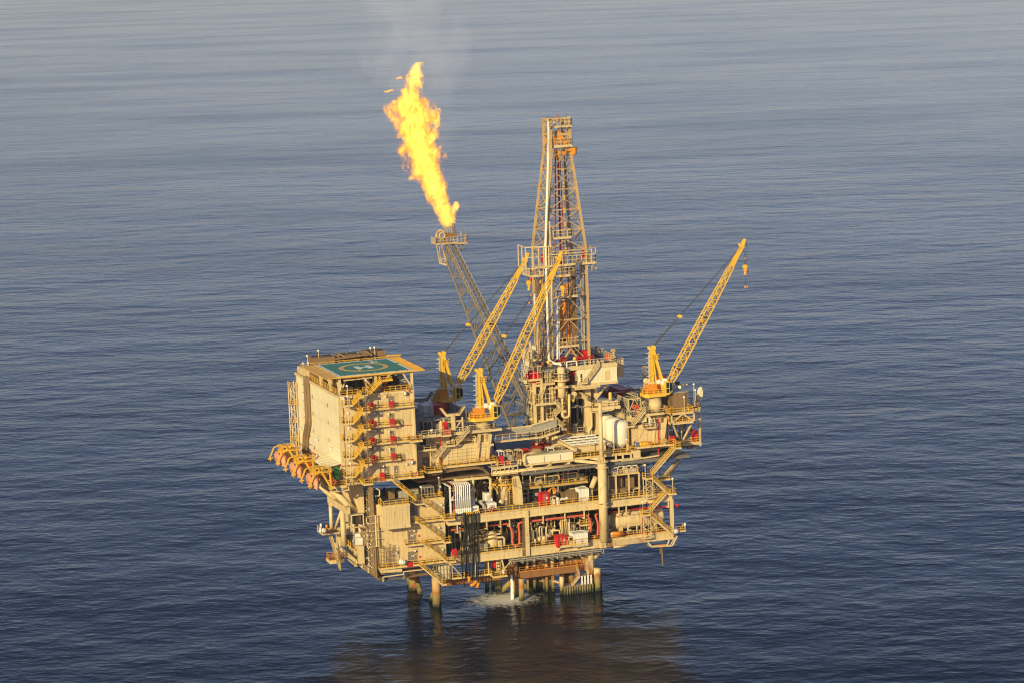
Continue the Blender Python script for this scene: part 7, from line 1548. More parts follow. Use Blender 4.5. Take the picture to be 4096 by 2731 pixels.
# things on upper right decks
t = thing('valve_wheel', 'pink-red twin hose reel on the upper deck corner', 'hose reel', (29.85, 7.00, 40.02)); p = (29.45, 6.00, 40.21); MB().torus((p[0]-.3, 6, p[2]), .42, .2, 14, 7).torus((p[0]+.35, 6.3, p[2]-.1), .42, .2, 14, 7).bx((p[0], 6.2, p[2]-.1), (.7, .5, .4)).build('reel', PINK, t); MB().bar((p[0], 6, uz), (p[0], 6, p[2]), .2).build('stand', RED, t)
a, b = (28.66, 13.00, 39.96), (33.50, 13.00, 39.57); t = thing('open_crate', 'big open framed crate with mesh sides on the upper deck', 'crate', (a[0], 13, uz)); P, Q = (29.76, 11.00, 41.47), (32.68, 11.00, 39.90); x0, x1, z0, z1 = P[0], Q[0], uz+.3, uz+3.2; g = MB()
for x in (x0, x1):
    for y in (11, 21): g.bar((x, y, z0), (x, y, z1), .2)
for z in (z0, z1):
    for y in (11, 21): g.bar((x0, y, z), (x1, y, z), .2)
    for x in (x0, x1): g.bar((x, 11, z), (x, 21, z), .2)
xm = (x0+x1)/2; g.bar((x0, 11, z0), (xm, 11, z1), .14).bar((xm, 11, z1), (x1, 11, z0), .14).bar((x0, 21, z0), (x0, 16, z1), .14).bar((x0, 16, z1), (x0, 11, z0), .14); g.build('frame', CREAM, t); MB().box(x0+.1, 11.1, z0, x1-.1, 20.9, z0+.2).box(x0+.05, 11.1, z0+.2, x0+.1, 20.9, z1-.2).build('panel', GALV, t)
P, Q = (32.15, 22.00, 41.33), (34.83, 22.00, 39.43); cont('bright red container behind the open framed crate', (P[0], 22, P[2]), (Q[0], 22, uz+.2), 22, 29, RED)
for P, Q, y, lb in (((29.11, 24.00, 41.50), (29.96, 24.00, 39.44), 24, 'dark red lattice frame left of the red container'), ((30.55, 25.00, 41.15), (32.18, 25.00, 39.34), 25, 'dark red crate touching the left of the red container')): cage(lb, P, Q, y, 3, DRED, DRED, 'dark red frames')
t = thing('horn_tube', 'grey flared tube end on the upper deck', 'tube', (32.07, 8.00, 40.49)); smooth(MB().tube((32.41, 9.50, 40.35), (32.55, 8.00, 40.38), .35, 12, .6).build('tube', GALV, t)); MB().ell((32.51, 7.90, 40.40), .5, .1, .5).build('mouth', BROWN, t)
a, b = (21.62, 10.00, 39.80), (27.34, 10.00, 39.58); pz2 = (a[2]+b[2])/2
t = walkway('cream platform with two pale tanks beside the slim mast head', ((20.40, 10.00, 39.91))[0], b[0], pz2+.3, 10, 15, CREAM, CREAM, 'FR', th=.6)
for P, Q, lb in (((22.75, 11.00, 41.47), (24.96, 11.00, 39.84), 'left pale box tank on the cream platform behind the slim mast head'), ((25.08, 11.00, 41.32), (27.09, 11.00, 39.77), 'right pale box tank on the cream platform behind the slim mast head')):
    t = thing('box_tank', lb, 'tank', (P[0], 11, pz2)); MB().box(P[0], 11, pz2+.3, Q[0], 13.5, P[2]).build('shell', CREAM, t); MB().box(P[0]-.05, 10.95, P[2]-.15, Q[0]+.05, 13.55, P[2]+.05).build('rim', GALV, t)
g = MB(); g.pipe([(20.04, 9.80, 39.59), (20.29, 9.80, 39.18), (25.21, 9.80, 39.23), (25.91, 9.80, 39.55)], .14, 8); tag(smooth(g.build('drain_line', CREAM)), 'cream pipe slung under the cream platform beside the slim mast head', 'pipe')
t = thing('yellow_barrel', 'small yellow barrel lamp on the cream platform rail', 'lamp', (24.88, 10.00, 42.46)); MB().lathe((24.88, 10.00, 42.46), [(0, -.8), (.38, -.75), (.38, .75), (.15, .95)], 12).build('body', RINGY, t); MB().tube((24.90, 10.00, 42.07), (24.93, 10.00, 41.55), .08).build('post', CREAM, t)
# truss box at right front
a, b = (36.84, 3.00, 35.74), (42.67, 3.00, 35.72); tz0 = (a[2]+b[2])/2; tz1 = ((39.67, 3.00, 38.37))[2]; tx0, tx1 = a[0], b[0]
t = thing('truss_platform', 'cream truss box platform with yellow rails at the right end', 'platform', (tx0, 3, tz0)); MB().box(tx0, 3, tz1-.4, tx1, 12, tz1).build('upper_floor', CREAM, t); MB().box(tx0, 3, tz0, tx1, 9, tz0+.45).build('lower_floor', CREAM, t); g = MB(); xm = (tx0+tx1)/2
for y in (3.15, 9):
    for x in (tx0+.15, tx1-.15): g.bar((x, y, tz0), (x, y, tz1), .3)
    g.bar((tx0+.2, y, tz0+.4), (xm, y, tz1-.3), .28).bar((xm, y, tz1-.3), (tx1-.2, y, tz0+.4), .28)
g.bar((tx1-.15, 3.15, tz1), (tx1-.15, 9, tz0+.4), .25); g.build('truss', CREAM, t)
MB().rail([(tx0, 9, tz1), (tx0, 3.05, tz1), (tx1, 3.05, tz1), (tx1, 12, tz1)], step=1.3).rail([(tx0, 8, tz0+.45), (tx0, 3.4, tz0+.45), (tx1, 3.4, tz0+.45)], step=1.3).build('railing', YEL, t)
MB().rail([(tx0-1, 3.6, tz1-.1), (tx0+1.2, 3.6, tz1-.1), (tx0+1.2, 6, tz1)], step=.7, w=.1).build('gate', YEL, t)
post_lamp(((40.11, 2.90, 38.54))[:2]+(tz1,), 3.6, 'white post lamp on the truss platform in front of the brown box')
P, Q = (38.94, 7.00, 42.21), (41.97, 7.00, 38.94); x0, x1 = P[0], Q[0]
t = thing('brown_module', 'big brown slatted box on the truss platform', 'module', (x0, 7, tz1)); g = MB().box(x0, 7, tz1+.02, x1, 12.5, P[2]); g.build('casing', BROWN, t); g = MB()
for s in (x0-.8, x1+.1):
    for k in range(7): z = tz1+.4+k*(P[2]-tz1-.8)/6; g.prism([(s, 7.0, z), (s+.75, 7.0, z), (s+.75, 7.5, z+.25), (s, 7.5, z+.25)], (0, 0, .1))
    for xx in (s, s+.75): g.bar((xx, 7.0, tz1+.02), (xx, 7.0, P[2]), .12)
g.build('louvre', BROWN, t); MB().box(x0-.85, 6.9, P[2], x1+.9, 12.6, P[2]+.18).build('lid', GALV, t)
P, Q = (39.95, 12.00, 41.28), (40.51, 12.00, 39.01); t = thing('brown_tank', 'dark brown tall box left of the slatted brown box', 'tank', (P[0], 13, tz1)); MB().box(P[0]-1.6, 13, tz1, Q[0], 17, P[2]+.2).build('casing', CABLE, t); MB().box(P[0]-1.7, 12.9, P[2]+.2, Q[0]+.1, 17.1, P[2]+.4).build('lid', BROWN, t)
post_lamp(((45.20, 9.00, 38.26))[:2]+(tz1,), 5.2, 'tall white post lamp left of the satellite dish'); post_lamp(((45.10, 8.00, 37.91))[:2]+(tz1,), 4.0, 'lower white post lamp below the satellite dish')
# end frame, dish, lower right bay
a, b = (41.32, 8.00, 29.73), (46.29, 8.00, 29.76); ez = (a[2]+b[2])/2+.4; ex0, ex1 = a[0], b[0]
t = thing('end_bay', 'cream end bay platform with yellow rails at the far right', 'platform', (ex0, 8, ez)); MB().box(ex0-.5, 8, ez-.6, ex1, 24, ez).build('floor', CREAM, t); MB().rail([(ex0, 8.05, ez), (ex1, 8.05, ez), (ex1, 20, ez)], step=1.3).build('railing', YEL, t)
pt = (46.25, 8.20, 38.22); g = MB(); px = ex1-.2; g.bar((px, 8.2, ez-1), (px, 8.2, pt[2]), .42).bar((px, 20, ez-1), (px, 20, pt[2]), .4).bar((px, 8.2, pt[2]-1), (px, 20, pt[2]-1), .4); g.build_each('post', CREAM, t)
g = MB().bar((tx1, 9, tz0+.8), (px-.1, 9.4, pt[2]-.6), .42).bar((px-.6, 16, ez+2), (px-.6, 24, pt[2]-2), .45).bar((38.24, 5.00, 35.28), (41.00, 7.80, 30.31), .42).bar((42.69, 5.00, 35.08), (41.25, 7.80, 30.29), .42).bar((37.34, 6.00, 37.40), (37.25, 6.00, 31.45), .35); g.build_each('brace', CREAM, t)
dx, dy, dz2 = ((49.28, 14.00, 40.12))
t = thing('satellite_dish', 'white satellite dish on a mast at the far right', 'dish', (dx, dy, dz2)); q = MB(); dn = V((-.97, -.02, .16)).normalized(); aa, bb = basis(dn); n = 28; vs = []; rings = 6
for j in range(rings+1):
    rr = 1.65*j/rings
    for i in range(n): an = 2*math.pi*i/n; vs.append(V((dx, dy, dz2))+aa*rr*math.cos(an)+bb*rr*math.sin(an)+dn*(.14*rr*rr))
fs = [(j*n+i, j*n+(i+1) % n, (j+1)*n+(i+1) % n, (j+1)*n+i) for j in range(rings) for i in range(n)]; q.add(vs, fs); q.add([v-dn*.12 for v in vs], [f[::-1] for f in fs]); smooth(q.build('reflector', LAMPM, t))
g = MB(); f0 = V((dx, dy, dz2))+dn*1.5
for an in (0, 2.1, 4.2): g.tube(V((dx, dy, dz2))+aa*1.55*math.cos(an)+bb*1.55*math.sin(an)+dn*.34, f0, .04, 5)
g.ell(f0, .18, .18, .18, 8, 6); g.build('feed', GALV, t); MB().tube((dx-1.1, dy+.6, pt[2]-.6), (dx-.9, dy+.5, dz2), .18, 10).bar((dx-.9, dy+.5, dz2), (dx, dy, dz2), .25).build('mount', CREAM, t)
walkway('yellow-railed perch below the satellite dish', px-2.4, px+1, pt[2]-.5, 9.5, 15, YEL, CREAM, 'FRL', th=.3, name='perch')
for P, Q, y, lb, m in (((37.12, 4.00, 32.77), (38.10, 4.00, 31.90), 4, 'red hose cabinet above the top of the right-hand stairs', RED), ((44.98, 9.00, 32.53), (45.94, 9.00, 30.21), 9, 'tall red cabinet in the end bay at the far right', RED), ((45.36, 11.00, 32.42), (45.89, 11.00, 30.93), 11, 'dark red cabinet behind the tall red one in the end bay', DRED)):
    t = thing('red_cabinet', lb, 'cabinet', (P[0], y, Q[2])); MB().fb(P, Q, y, y+1).build('case', m, t); MB().box(P[0]-.05, y-.05, P[2], Q[0]+.05, y+1.05, P[2]+.12).build('lid', m, t)
    g = MB().bar((P[0]+.1, y+.1, ez), (P[0]+.1, y+.1, Q[2]), .12).bar((Q[0]-.1, y+.1, ez), (Q[0]-.1, y+.1, Q[2]), .12).bar((P[0]-.3, y-.1, Q[2]), (Q[0], y-.1, Q[2]+.1), .08); g.build('stand', m, t)
a, b = (34.95, 0.60, 31.89), (37.35, -1.00, 30.96); walkway('landing with yellow rail at the top of the right-hand stairs', ((35.91, -1.40, 30.92))[0], b[0], ((36.60, -1.40, 30.98))[2]+.3, -1.4, 6, YEL, CREAM, 'FR'); walkway('short walkway leading from the drum walkway to the right-hand stairs', a[0]-.3, ((36.59, 0.00, 30.99))[0], ((36.60, -1.40, 30.98))[2]+.9, .2, 4, YEL, CREAM, 'F')
random.seed(77)
plant('pipes and machinery in the shade of the lower right end bay', tx0-.5, ex1-1, 10, 17, ez, tz0-.3, 16, 6, 8, DMx); plant('pipes between clad module and truss platform at the right', rx1+.3, tx0+1.0, 6.5, 11, RZ, 37.2, 14, 6, 4, CM); plant('machinery in the shade behind the white silos', 24.5, rx0+1.0, 12, 22, RZ-1, 37.0, 22, 12, 6, DMx); plant('brown piping along the left of the upper right deck', dx0-3.4, dx0-.4, 8, 20, RZ, 36.6, 14, 8, 3, CM)
plant('grey machines and pipes on the upper right deck behind the crane', 32, 44, 14, 26, 38, 41.6, 18, 8, 12, [GALV, TAN, BROWN, GREY, GALV]); plant('rusty pipes below the right end of the main deck', 36, 46, 9, 22, 28.2, 30, 0, 10, 8, DMx)
smooth(column('tall dark red-brown tank behind the right-hand crane', ((43.25, 24.00, 43.66)), ((43.24, 24.00, 39.54)), 24, 1.35, mat=DRED).children[0]); smooth(column('grey-green upright tank behind the right-hand crane', ((40.58, 25.00, 43.62)), ((40.51, 25.00, 40.97)), 25, 1.15, mat=GALV).children[0])
t = thing('hook_pipe', 'thick cream twisted vent pipe beside the right-hand crane', 'pipe', (35.79, 14.00, 44.36)); smooth(MB().pipe([(36.04, 14.00, 43.29), (35.93, 14.00, 44.22), (35.16, 14.00, 44.03), (35.18, 14.00, 44.81), (36.21, 14.00, 44.45), (36.39, 14.00, 43.26)], .42, 10).build('pipe', CREAM, t)); MB().tube((35.00, 14.00, 43.32), (36.87, 14.00, 43.22), .6, 12).build('drum', CREAM, t)
t = thing('yellow_cage_ladder', 'yellow caged ladder behind the right-hand crane', 'ladder', (38.20, 22.00, 43.62)); MB().ladder((38.16, 22.00, 43.45), (38.25, 22.00, 46.39), .9).build('rails', YEL, t); g = MB(); a = (38.25, 22.00, 46.39)
for k in range(6): g.torus((a[0], 21.6, a[2]-k*.9), .6, .05, 10, 4, 'z')
g.build('hoop', YEL, t)
t = thing('flat_gantry', 'cream flat boom rest beam at the right edge with lit lamp', 'beam', (44.56, 16.00, 42.09)); MB().bar((42.45, 16.00, 42.21), (46.61, 16.00, 42.36), .5, .3).bar((44.98, 16.00, 42.05), (45.01, 16.00, 40.33), .4).build('beam', CREAM, t); MB().ell((44.50, 15.70, 41.85), .3, .25, .3).build('lit_lamp', LIT, t)
t = thing('loudhailer', 'small dark horn above the flat cream beam', 'horn', (44.02, 16.00, 42.79)); MB().tube((43.60, 16.00, 42.96), (44.44, 16.00, 42.69), .3, 10, .55).tube((44.02, 16.00, 42.73), (44.00, 16.00, 42.34), .08).build('horn', DARK, t)


# ================================================================== drilling derrick
DX0, DX1, DY0, DY1, DZ = 11.75, 21.2, 13.0, 22.4, 50.1
def dcor(z):
    t = 0 if z < 76 else min(1, (z-76)/(98.8-76)); k = t
    xa, xb = DX0+(14.5-DX0)*k, DX1+(19.1-DX1)*k; ym = (DY0+DY1)/2; h = 4.7+(2.35-4.7)*k
    return [V((xa, ym-h, z)), V((xb, ym-h, z)), V((xb, ym+h, z)), V((xa, ym+h, z))]
DK = thing('drilling_derrick', 'tall tan lattice drilling derrick with orange crown machinery', 'derrick', (16.5, 17.7, DZ))
lv = [50.1, 55.2, 60.3, 65.4, 70.5, 76.0, 80.6, 85.2, 89.8, 94.3, 98.8, 101.9, 105.2]
q = MB()
for k in range(4):
    for z0, z1 in ((50.1, 76), (76, 98.8), (98.8, 105.2)): q.bar(dcor(z0)[k], dcor(z1)[k], .5)
q.build_each('leg', DERR, DK, 3)
q = MB()
for z in lv[1:]:
    c = dcor(z)
    for k in range(4): q.bar(c[k], c[(k+1) % 4], .26)
q.build_each('girt', DERR, DK, 4)
q = MB()
for i, (z0, z1) in enumerate(zip(lv, lv[1:])):
    a, b = dcor(z0), dcor(z1)
    for k in range(4):
        m = (k+1) % 4
        if z0 < 76 and k == 0: q.bar(a[k], (b[k]+b[m])/2, .16); q.bar(a[m], (b[k]+b[m])/2, .16); continue
        q.bar(a[k], b[m], .17); q.bar(a[m], b[k], .17)
q.build('bracing', DERR, DK)
q = MB()
for P, Q in (((19.87, 13.60, 72.46), (19.86, 13.60, 53.14)), ((20.29, 13.80, 72.41), (20.22, 13.80, 53.08)), ((20.59, 13.60, 72.41), (20.42, 13.60, 53.09)), ((21.07, 14.00, 72.33), (20.90, 14.00, 52.99))): q.tube(P, Q, .15, 8)
q.build_each('racked_pipe', GALV, DK)
q = MB()
for i in range(10): x = 18.3+.22*(i % 5); y = 15+.3*(i//5); q.tube((x, y, DZ), (x, y, 73), .09, 6)
q.build('rear_racked_pipe', BROWN, DK)
MB().box(14.5, 15.4, 102.0, 19.0, 20, 102.3).build('upper_crown_floor', DERR, DK)
smooth(MB().pipe([(12.89, 12.50, 105.37), (12.61, 12.50, 95.99), (11.32, 12.60, 76.59), (11.37, 12.60, 78.41), (11.25, 12.60, 52.15), (10.98, 11.50, 51.62), (11.69, 9.50, 51.10), (12.29, 8.40, 51.29), (12.44, 8.00, 50.85)], .32, 10, 1.2).build('white_standpipe', SILO, DK))
smooth(MB().pipe([(12.47, 12.90, 82.90), (12.61, 12.90, 76.46), (12.68, 12.90, 73.30), (12.39, 12.90, 51.68)], .26, 10).build('second_standpipe', CREAM, DK))
smooth(MB().pipe([(9.80, 17.00, 66.29), (10.05, 17.00, 53.74)], .2, 8).pipe([(9.91, 17.00, 66.18), (10.72, 17.00, 66.00)], .18, 8).pipe([(9.79, 17.00, 59.38), (10.71, 17.00, 59.08)], .18, 8).build('cement_line', WHITE, DK))
q = MB().pipe([(13.40, 12.80, 51.61), (13.85, 12.80, 64.94), (15.74, 13.50, 64.75)], .22, 8).pipe([(13.93, 13.00, 51.53), (14.26, 13.00, 64.44)], .12, 8); q.build('goalpost_pipe', WHITE, DK)
q = MB(); p = (16.53, 17.00, 59.15)
q.box(p[0]-.7, 16.4, p[2]-2.2, p[0]+.7, 18, p[2]+2.5).box(p[0]-.3, 16.2, p[2]-6, p[0]+.3, 16.8, p[2]-2.2).bar((p[0]+1.0, 16.3, p[2]-6.5), (p[0]+1.0, 16.3, p[2]+9), .3).bar((p[0]-1.1, 16.3, p[2]-6.5), (p[0]-1.1, 16.3, p[2]+3), .25).box(p[0]-1.2, 16.2, p[2]-4.4, p[0]+1.2, 17, p[2]-3.8).box(p[0]-.6, 16.4, p[2]+2.5, p[0]+.9, 18, p[2]+4.2).tube((p[0]+1.9, 17, 52), (p[0]+1.9, 17, 71), .3).tube((p[0]+3.0, 17, 52), (p[0]+3.0, 17, 66), .35).lathe((p[0]+.4, 17, p[2]+4.2), [(.5, 0), (.9, .6), (.9, 1.6), (.3, 2.4)], 12)
q.build('top_drive', ORANGE, DK)
q = MB(); q.tube((16.6, 17.5, 52), (16.9, 17.5, 96), .24).tube((17.6, 17.4, 70), (17.4, 17.4, 96), .14).tube((15.3, 17.4, 72), (16.2, 17.4, 97), .16); q.build('drilling_line', DRED, DK)
q = MB().tube((18.3, 17, 54), (18.0, 17, 96), .14)
q.build('kelly_hose', HOSE, DK)
q = MB()
for k in range(7): z = 75+k*3; q.tube((17.9-.02*k, 16.8, z), (17.87-.02*k, 16.8, z+1.2), .17, 7)
q.build_each('yellow_marker', YELC, DK)
q = MB(); p = (16.11, 13.00, 99.15); b = (16.27, 12.70, 78.81); q.ladder(b, p, .6, step=.7); q.build('ladder', GALV, DK)
# crown
a, b = (12.98, 14.00, 105.88), (17.89, 14.00, 105.50); zc = 105.3
q = MB().box(14.3, 15.2, zc, 19.3, 20.2, zc+.35); q.build('crown_floor', DERR, DK)
a, b = (13.45, 13.40, 104.29), (18.47, 13.40, 104.10); q = MB().box(13.8, 14.0, 103.7, 19.2, 15.6, 103.95); q.build('crown_balcony', CREAM, DK)
MB().rail([(13.85, 15.5, 103.95), (13.85, 14.05, 103.95), (19.15, 14.05, 103.95), (19.15, 17, 103.95)], h=1.9, step=.9, w=.12).build('crown_railing', CREAM, DK)
q = MB().lathe((16.2, 15.9, 101.4), [(0, -.5), (1.4, -.45), (1.4, .5), (0, .55)], 20, 'y').box(14.6, 15.6, 99.75, 18.6, 19.6, 101.2).lathe((16.5, 16.3, 97.4), [(.2, -1.4), (.85, .1), (.85, 1.0)], 14).box(16.0, 15.7, 97.5, 20.0, 16.8, 98.1)
q.build('crown_block', ORANGE, DK)
p = (19.85, 15.00, 97.99); MB().lathe(p, [(.2, -.9), (.55, -.5), (.75, .9), (.9, 1.0)], 12).bar((p[0]-2, 15, p[2]+.4), (p[0], 15, p[2]+.3), .4).build('side_funnel', ORANGE, DK)
q = MB().box(14.3, 14.2, 99.2, 19.2, 15.7, 99.6); q.build('sheave_floor', CREAM, DK); MB().rail([(14.35, 14.25, 99.6), (19.15, 14.25, 99.6), (19.15, 16.5, 99.6)], h=1.7, step=.9, w=.11).build('sheave_railing', CREAM, DK)
q = MB(); p = (16.95, 17.00, 105.70); q.lathe(p, [(.22, -1.2), (.22, .3), (.12, .4), (.12, .7), (0, .75)], 10); q.build('aviation_lamp', RED, DK); MB().tube((14.41, 17.00, 105.64), (14.42, 17.00, 106.44), .06).tube((18.93, 17.00, 105.38), (18.97, 17.00, 106.49), .06).build('lightning_rod', DARK, DK)
# inner platforms
for P, Q, nm in (((13.77, 12.60, 70.16), (18.73, 12.60, 70.08), 0), ((13.75, 12.60, 65.36), (18.71, 12.60, 65.27), 1), ((13.69, 12.60, 54.20), (18.66, 12.60, 54.04), 2), ((13.59, 12.60, 78.77), (17.63, 12.60, 78.72), 3)):
    z = (P[2]+Q[2])/2; MB().box(P[0], 12.4, z, Q[0], 14.6, z+.35).build('inner_platform', CREAM, DK); MB().rail([(P[0], 14.4, z+.35), (P[0], 12.45, z+.35), (Q[0], 12.45, z+.35), (Q[0], 14.4, z+.35)], h=1.7, step=1.0, w=.1).build('platform_railing', CREAM, DK)
q = MB().bar((15.19, 12.60, 51.92), (16.65, 12.60, 53.77), .3).bar((17.87, 12.60, 51.90), (16.65, 12.60, 53.77), .3); q.build('v_brace', DERR, DK)
# racking board with wind frames
RB = thing('racking_board', 'cream racking board with open wind frames round the derrick', 'platform', (16, 13, 72.5))
z = 72.6; MB().box(9, 12.2, z, 23.2, 13.6, z+.35).box(7.6, 12.4, z-2.0, 10.6, 18, z-1.7).box(21.4, 12.4, z, 23.6, 20, z+.3).build('floor', CREAM, RB)
q = MB().rail([(11.8, 12.25, z+.35), (23.2, 12.25, z+.35), (23.2, 18, z+.35)], h=1.9, step=1.1, w=.11).rail([(7.6, 18, z-1.7), (7.6, 12.5, z-1.7), (10.6, 12.5, z-1.7)], h=1.6, step=1.0, w=.11); q.build('railing', CREAM, RB)
q = MB()
for (x, y) in ((7.0, 14.0), (7.2, 17), (7.4, 20), (8.4, 13.2), (9.6, 12.6), (10.8, 12.4), (11.9, 12.2)): q.bar((x, y, 72.4), (x, y, 77.3), .2)
for zz in (72.4, 77.3): q.bar((7.0, 14, zz), (7.4, 20, zz), .2).bar((7.0, 14, zz), (11.9, 12.2, zz), .2)
q.bar((7.0, 14, 75), (11.9, 12.2, 75), .12)
for (x, y) in ((23.9, 14), (23.9, 17.5), (22.6, 13.2), (23.9, 21)): q.bar((x, y, 71.0), (x, y, 76.0), .18)
for zz in (71.0, 76.0): q.bar((23.9, 14, zz), (23.9, 21, zz), .18)
q.bar((23.9, 14, 76), (21.3, 13, 76.2), .16).bar((11.9, 12.2, 75.4), (21.4, 12.6, 75.4), .2)
q.build('wind_frame', CREAM, RB)
for P, Q, y, lb in (((10.65, 13.00, 75.50), (10.91, 13.00, 73.74), 13, 'slim red locker left on the racking board'), ((21.02, 15.00, 75.34), (21.69, 15.00, 73.71), 15, 'slim red locker right on the racking board')): t = thing('red_locker', lb, 'locker', (P[0], y, Q[2])); MB().fb(P, Q, y, y+.7).build('case', RED, t); MB().box(P[0]-.05, y-.04, P[2], Q[0]+.05, y+.74, P[2]+.1).build('lid', DRED, t)
# drill floor and its cladding
t = thing('drill_floor', 'cream drill floor house with clad right half and grey roof under the derrick', 'building', (18, 10, 45.6)); FX = 17.0
g = MB().box(FX, 10, 45.7, 26.7, 12.9, 49.6).box(FX, 12.9, 46.1, 26.6, 26, 49.6); ribs(g, 'x', FX+.5, 26.7, 10, 46, 49.3, .62, .05, .05); g.build('clad_wall', PALE, t)
MB().box(8.6, 10, 49.6, 26.9, 27, 50.0).build('roof_deck', GREY, t); g = MB().box(12.4, 9.85, 49.2, 26.8, 10.05, 50.02).box(12.4, 9.9, 45.3, 26.9, 10.3, 45.9).box(8.6, 10, 45.3, 27, 26, 45.7); g.build('edge_beam', CREAM, t)
MB().rail([(12.5, 10.1, 50), (26.7, 10.1, 50), (26.7, 26, 50)], h=1.3, step=1.6, w=.1).build('railing', CREAM, t)
MB().fb((17.83, 9.95, 48.25), (18.18, 9.95, 46.24), 9.93, 10).build('doorway_shade', DARK, t); MB().fb((17.30, 9.80, 48.23), (17.66, 9.80, 46.27), 9.7, 9.78).build('door_leaf', WHITE, t)  # dark plate on the cladding paints the shade inside the open door
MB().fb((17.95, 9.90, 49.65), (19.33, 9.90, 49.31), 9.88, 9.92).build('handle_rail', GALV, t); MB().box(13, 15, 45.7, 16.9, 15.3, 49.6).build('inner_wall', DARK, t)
MB().fb((23.61, 9.96, 48.47), (24.99, 9.96, 46.25), 9.94, 10).build('stain_panel', TAN, t)
MB().pipe([(14.43, 9.60, 47.90), (14.36, 9.60, 51.33), (16.82, 9.60, 51.37), (16.87, 9.60, 50.23)], .17, 8).build('goal_pipe', WHITE, t)
stair('cream stair slanting up the front of the drill floor house', (22.18, 9.20, 49.81), (18.91, 9.20, 46.14), 9.2, 9.9, CREAM, CREAM)
a, b = (17.23, 9.20, 46.13), (18.91, 9.20, 46.11); walkway('cream door landing at the left of the drill floor cladding', a[0], b[0], a[2]+.25, 8.6, 9.9, CREAM, CREAM, 'F')
t = thing('dog_house', 'cream tall box at the right rear of the drill floor', 'building', (30, 17, 45.6)); MB().box(28.0, 17, 45.4, 31.2, 22, 49.6).build('shell', CREAM, t); MB().box(27.9, 16.9, 49.6, 31.3, 22.1, 49.75).build('roof', GALV, t); MB().box(28.5, 16.95, 48, 29.2, 17, 49).build('panel', WHITE, t)
t = thing('roof_fence', 'cream handrails and dark gear at the right end of the drill floor roof', 'railing', (28, 22, 50)); MB().rail([(27, 14, 50), (27, 27, 50), (22, 27, 50)], h=1.6, step=1.4, w=.1).build('rail', CREAM, t); g = MB(); random.seed(55)
for k in range(12): x, y = random.uniform(23, 29), random.uniform(21, 26); g.box(x, y, 50, x+.5, y+.5, 50+random.uniform(.5, 2))
g.build('gear', GALV, t); MB().lathe((29.6, 19, 50), [(.3, 0), (.3, 1), (.7, 1.2), (.7, 1.5), (.2, 1.8)], 12).build('vent', CREAM, t); MB().box(26, 15, 50, 27.4, 15.2, 51.4).build('orange_board', PINK, t)
t = thing('drawworks', 'bright red winch machine on the drill floor roof', 'winch', (20.5, 14, 50)); P, Q = (18.38, 13.00, 51.73), (22.13, 13.00, 50.47); g = MB()
for x in [P[0]+(Q[0]-P[0])*k/5 for k in range(6)]: g.bar((x, 12.6, 50), (x, 12.6, 51.6), .2); g.bar((x, 15, 50), (x, 15, 51.6), .2)
for z in (50.1, 51.6): g.bar((P[0], 12.6, z), (Q[0], 12.6, z), .2).bar((P[0], 15, z), (Q[0], 15, z), .2).bar((Q[0], 12.6, z), (Q[0], 15, z), .2)
g.box(P[0]+.2, 13, 50.1, Q[0]-.2, 14.8, 51.2); g.build('frame', RED, t); P, Q = (20.50, 15.00, 52.68), (22.20, 15.00, 51.56); MB().box(P[0], 14.6, 51.3, Q[0], 17, P[2]).lathe(((P[0]+Q[0])/2, 14.5, 52.4), [(0, -.3), (.95, -.25), (.95, .25), (0, .3)], 18, 'y').build('drum', RED, t)
t = thing('tongs', 'dark red lattice tool box at the left on the drill floor', 'tool box', (14.67, 12.00, 51.14)); P, Q = (13.91, 12.00, 51.95), (15.43, 12.00, 50.98); cage('dark red frame with tools left of the red winch machine', P, Q, 12, 1.6, DRED, DRED, 'dark red frames'); bpy.data.objects.remove(t)
for p, lb in (((16.71, 10.60, 51.75), 'round yellow-green lamp on the drill floor rail'), ((9.94, 9.50, 51.69), 'round yellow-green lamp above a white one on the left tower'), ((15.41, 9.00, 42.53), 'round yellow-green lamp under the drill floor beams')): t = thing('round_lamp', lb, 'lamp', p, 'yellow-green round lamps'); MB().ell(p, .42, .42, .42, 12, 8).build('globe', YELC, t); MB().tube((p[0], p[1], p[2]-.9), p, .08).build('stem', GALV, t)
random.seed(66); plant('red and dark machinery inside the open left part of the drill floor house', 12.8, 16.6, 10.6, 14, 45.8, 49.4, 8, 4, 5, [DRED, RED, DARK, GALV], 'drill_machinery')
t = thing('barrel_row', 'row of pale barrels behind the drill floor front rail', 'barrels', (22, 11, 50))
for k in range(6): MB().lathe((18.6+k*1.0, 11.2, 50), [(0, 0), (.33, 0), (.35, .5), (.33, 1.0), (0, 1.02)], 12).build('barrel', (BLUE if k == 0 else GALV), t)
# substructure below the drill floor
t = thing('substructure', 'cream columns and skid base carrying the drill floor', 'substructure', (17, 14, 31)); SB = t
g = MB()
for x, y, w in ((20.3, 13, 1.5), (22.6, 13.6, .9), (11.0, 14, 1.0), (20.3, 24, 1.4), (11.0, 24, 1.2), (24.6, 20, 1.0)): g.box(x-w/2, y-w/2, 33.2, x+w/2, y+w/2, 45.3)
g.build_each('column', CREAM, t)
g = MB().bar((15.03, 13.00, 43.47), (15.73, 9.20, 42.75), .5, 1.1).bar((18.29, 13.00, 43.34), (18.79, 9.20, 42.73), .5, 1.1).box(10, 13.2, 41.9, 21.5, 13.9, 43.3).box(10, 23.5, 41.9, 21.5, 24.5, 43.3); g.build_each('skid_beam', CREAM, t)
g = MB().bar((20.6, 12.6, 40), (26, 12.6, 45.5), .45).bar((11, 13.5, 36), (8, 13, 42), .4).bar((11, 24, 34), (20, 24, 45), .5).bar((20, 24, 34), (11, 24, 45), .5); g.build_each('brace', TAN, t)
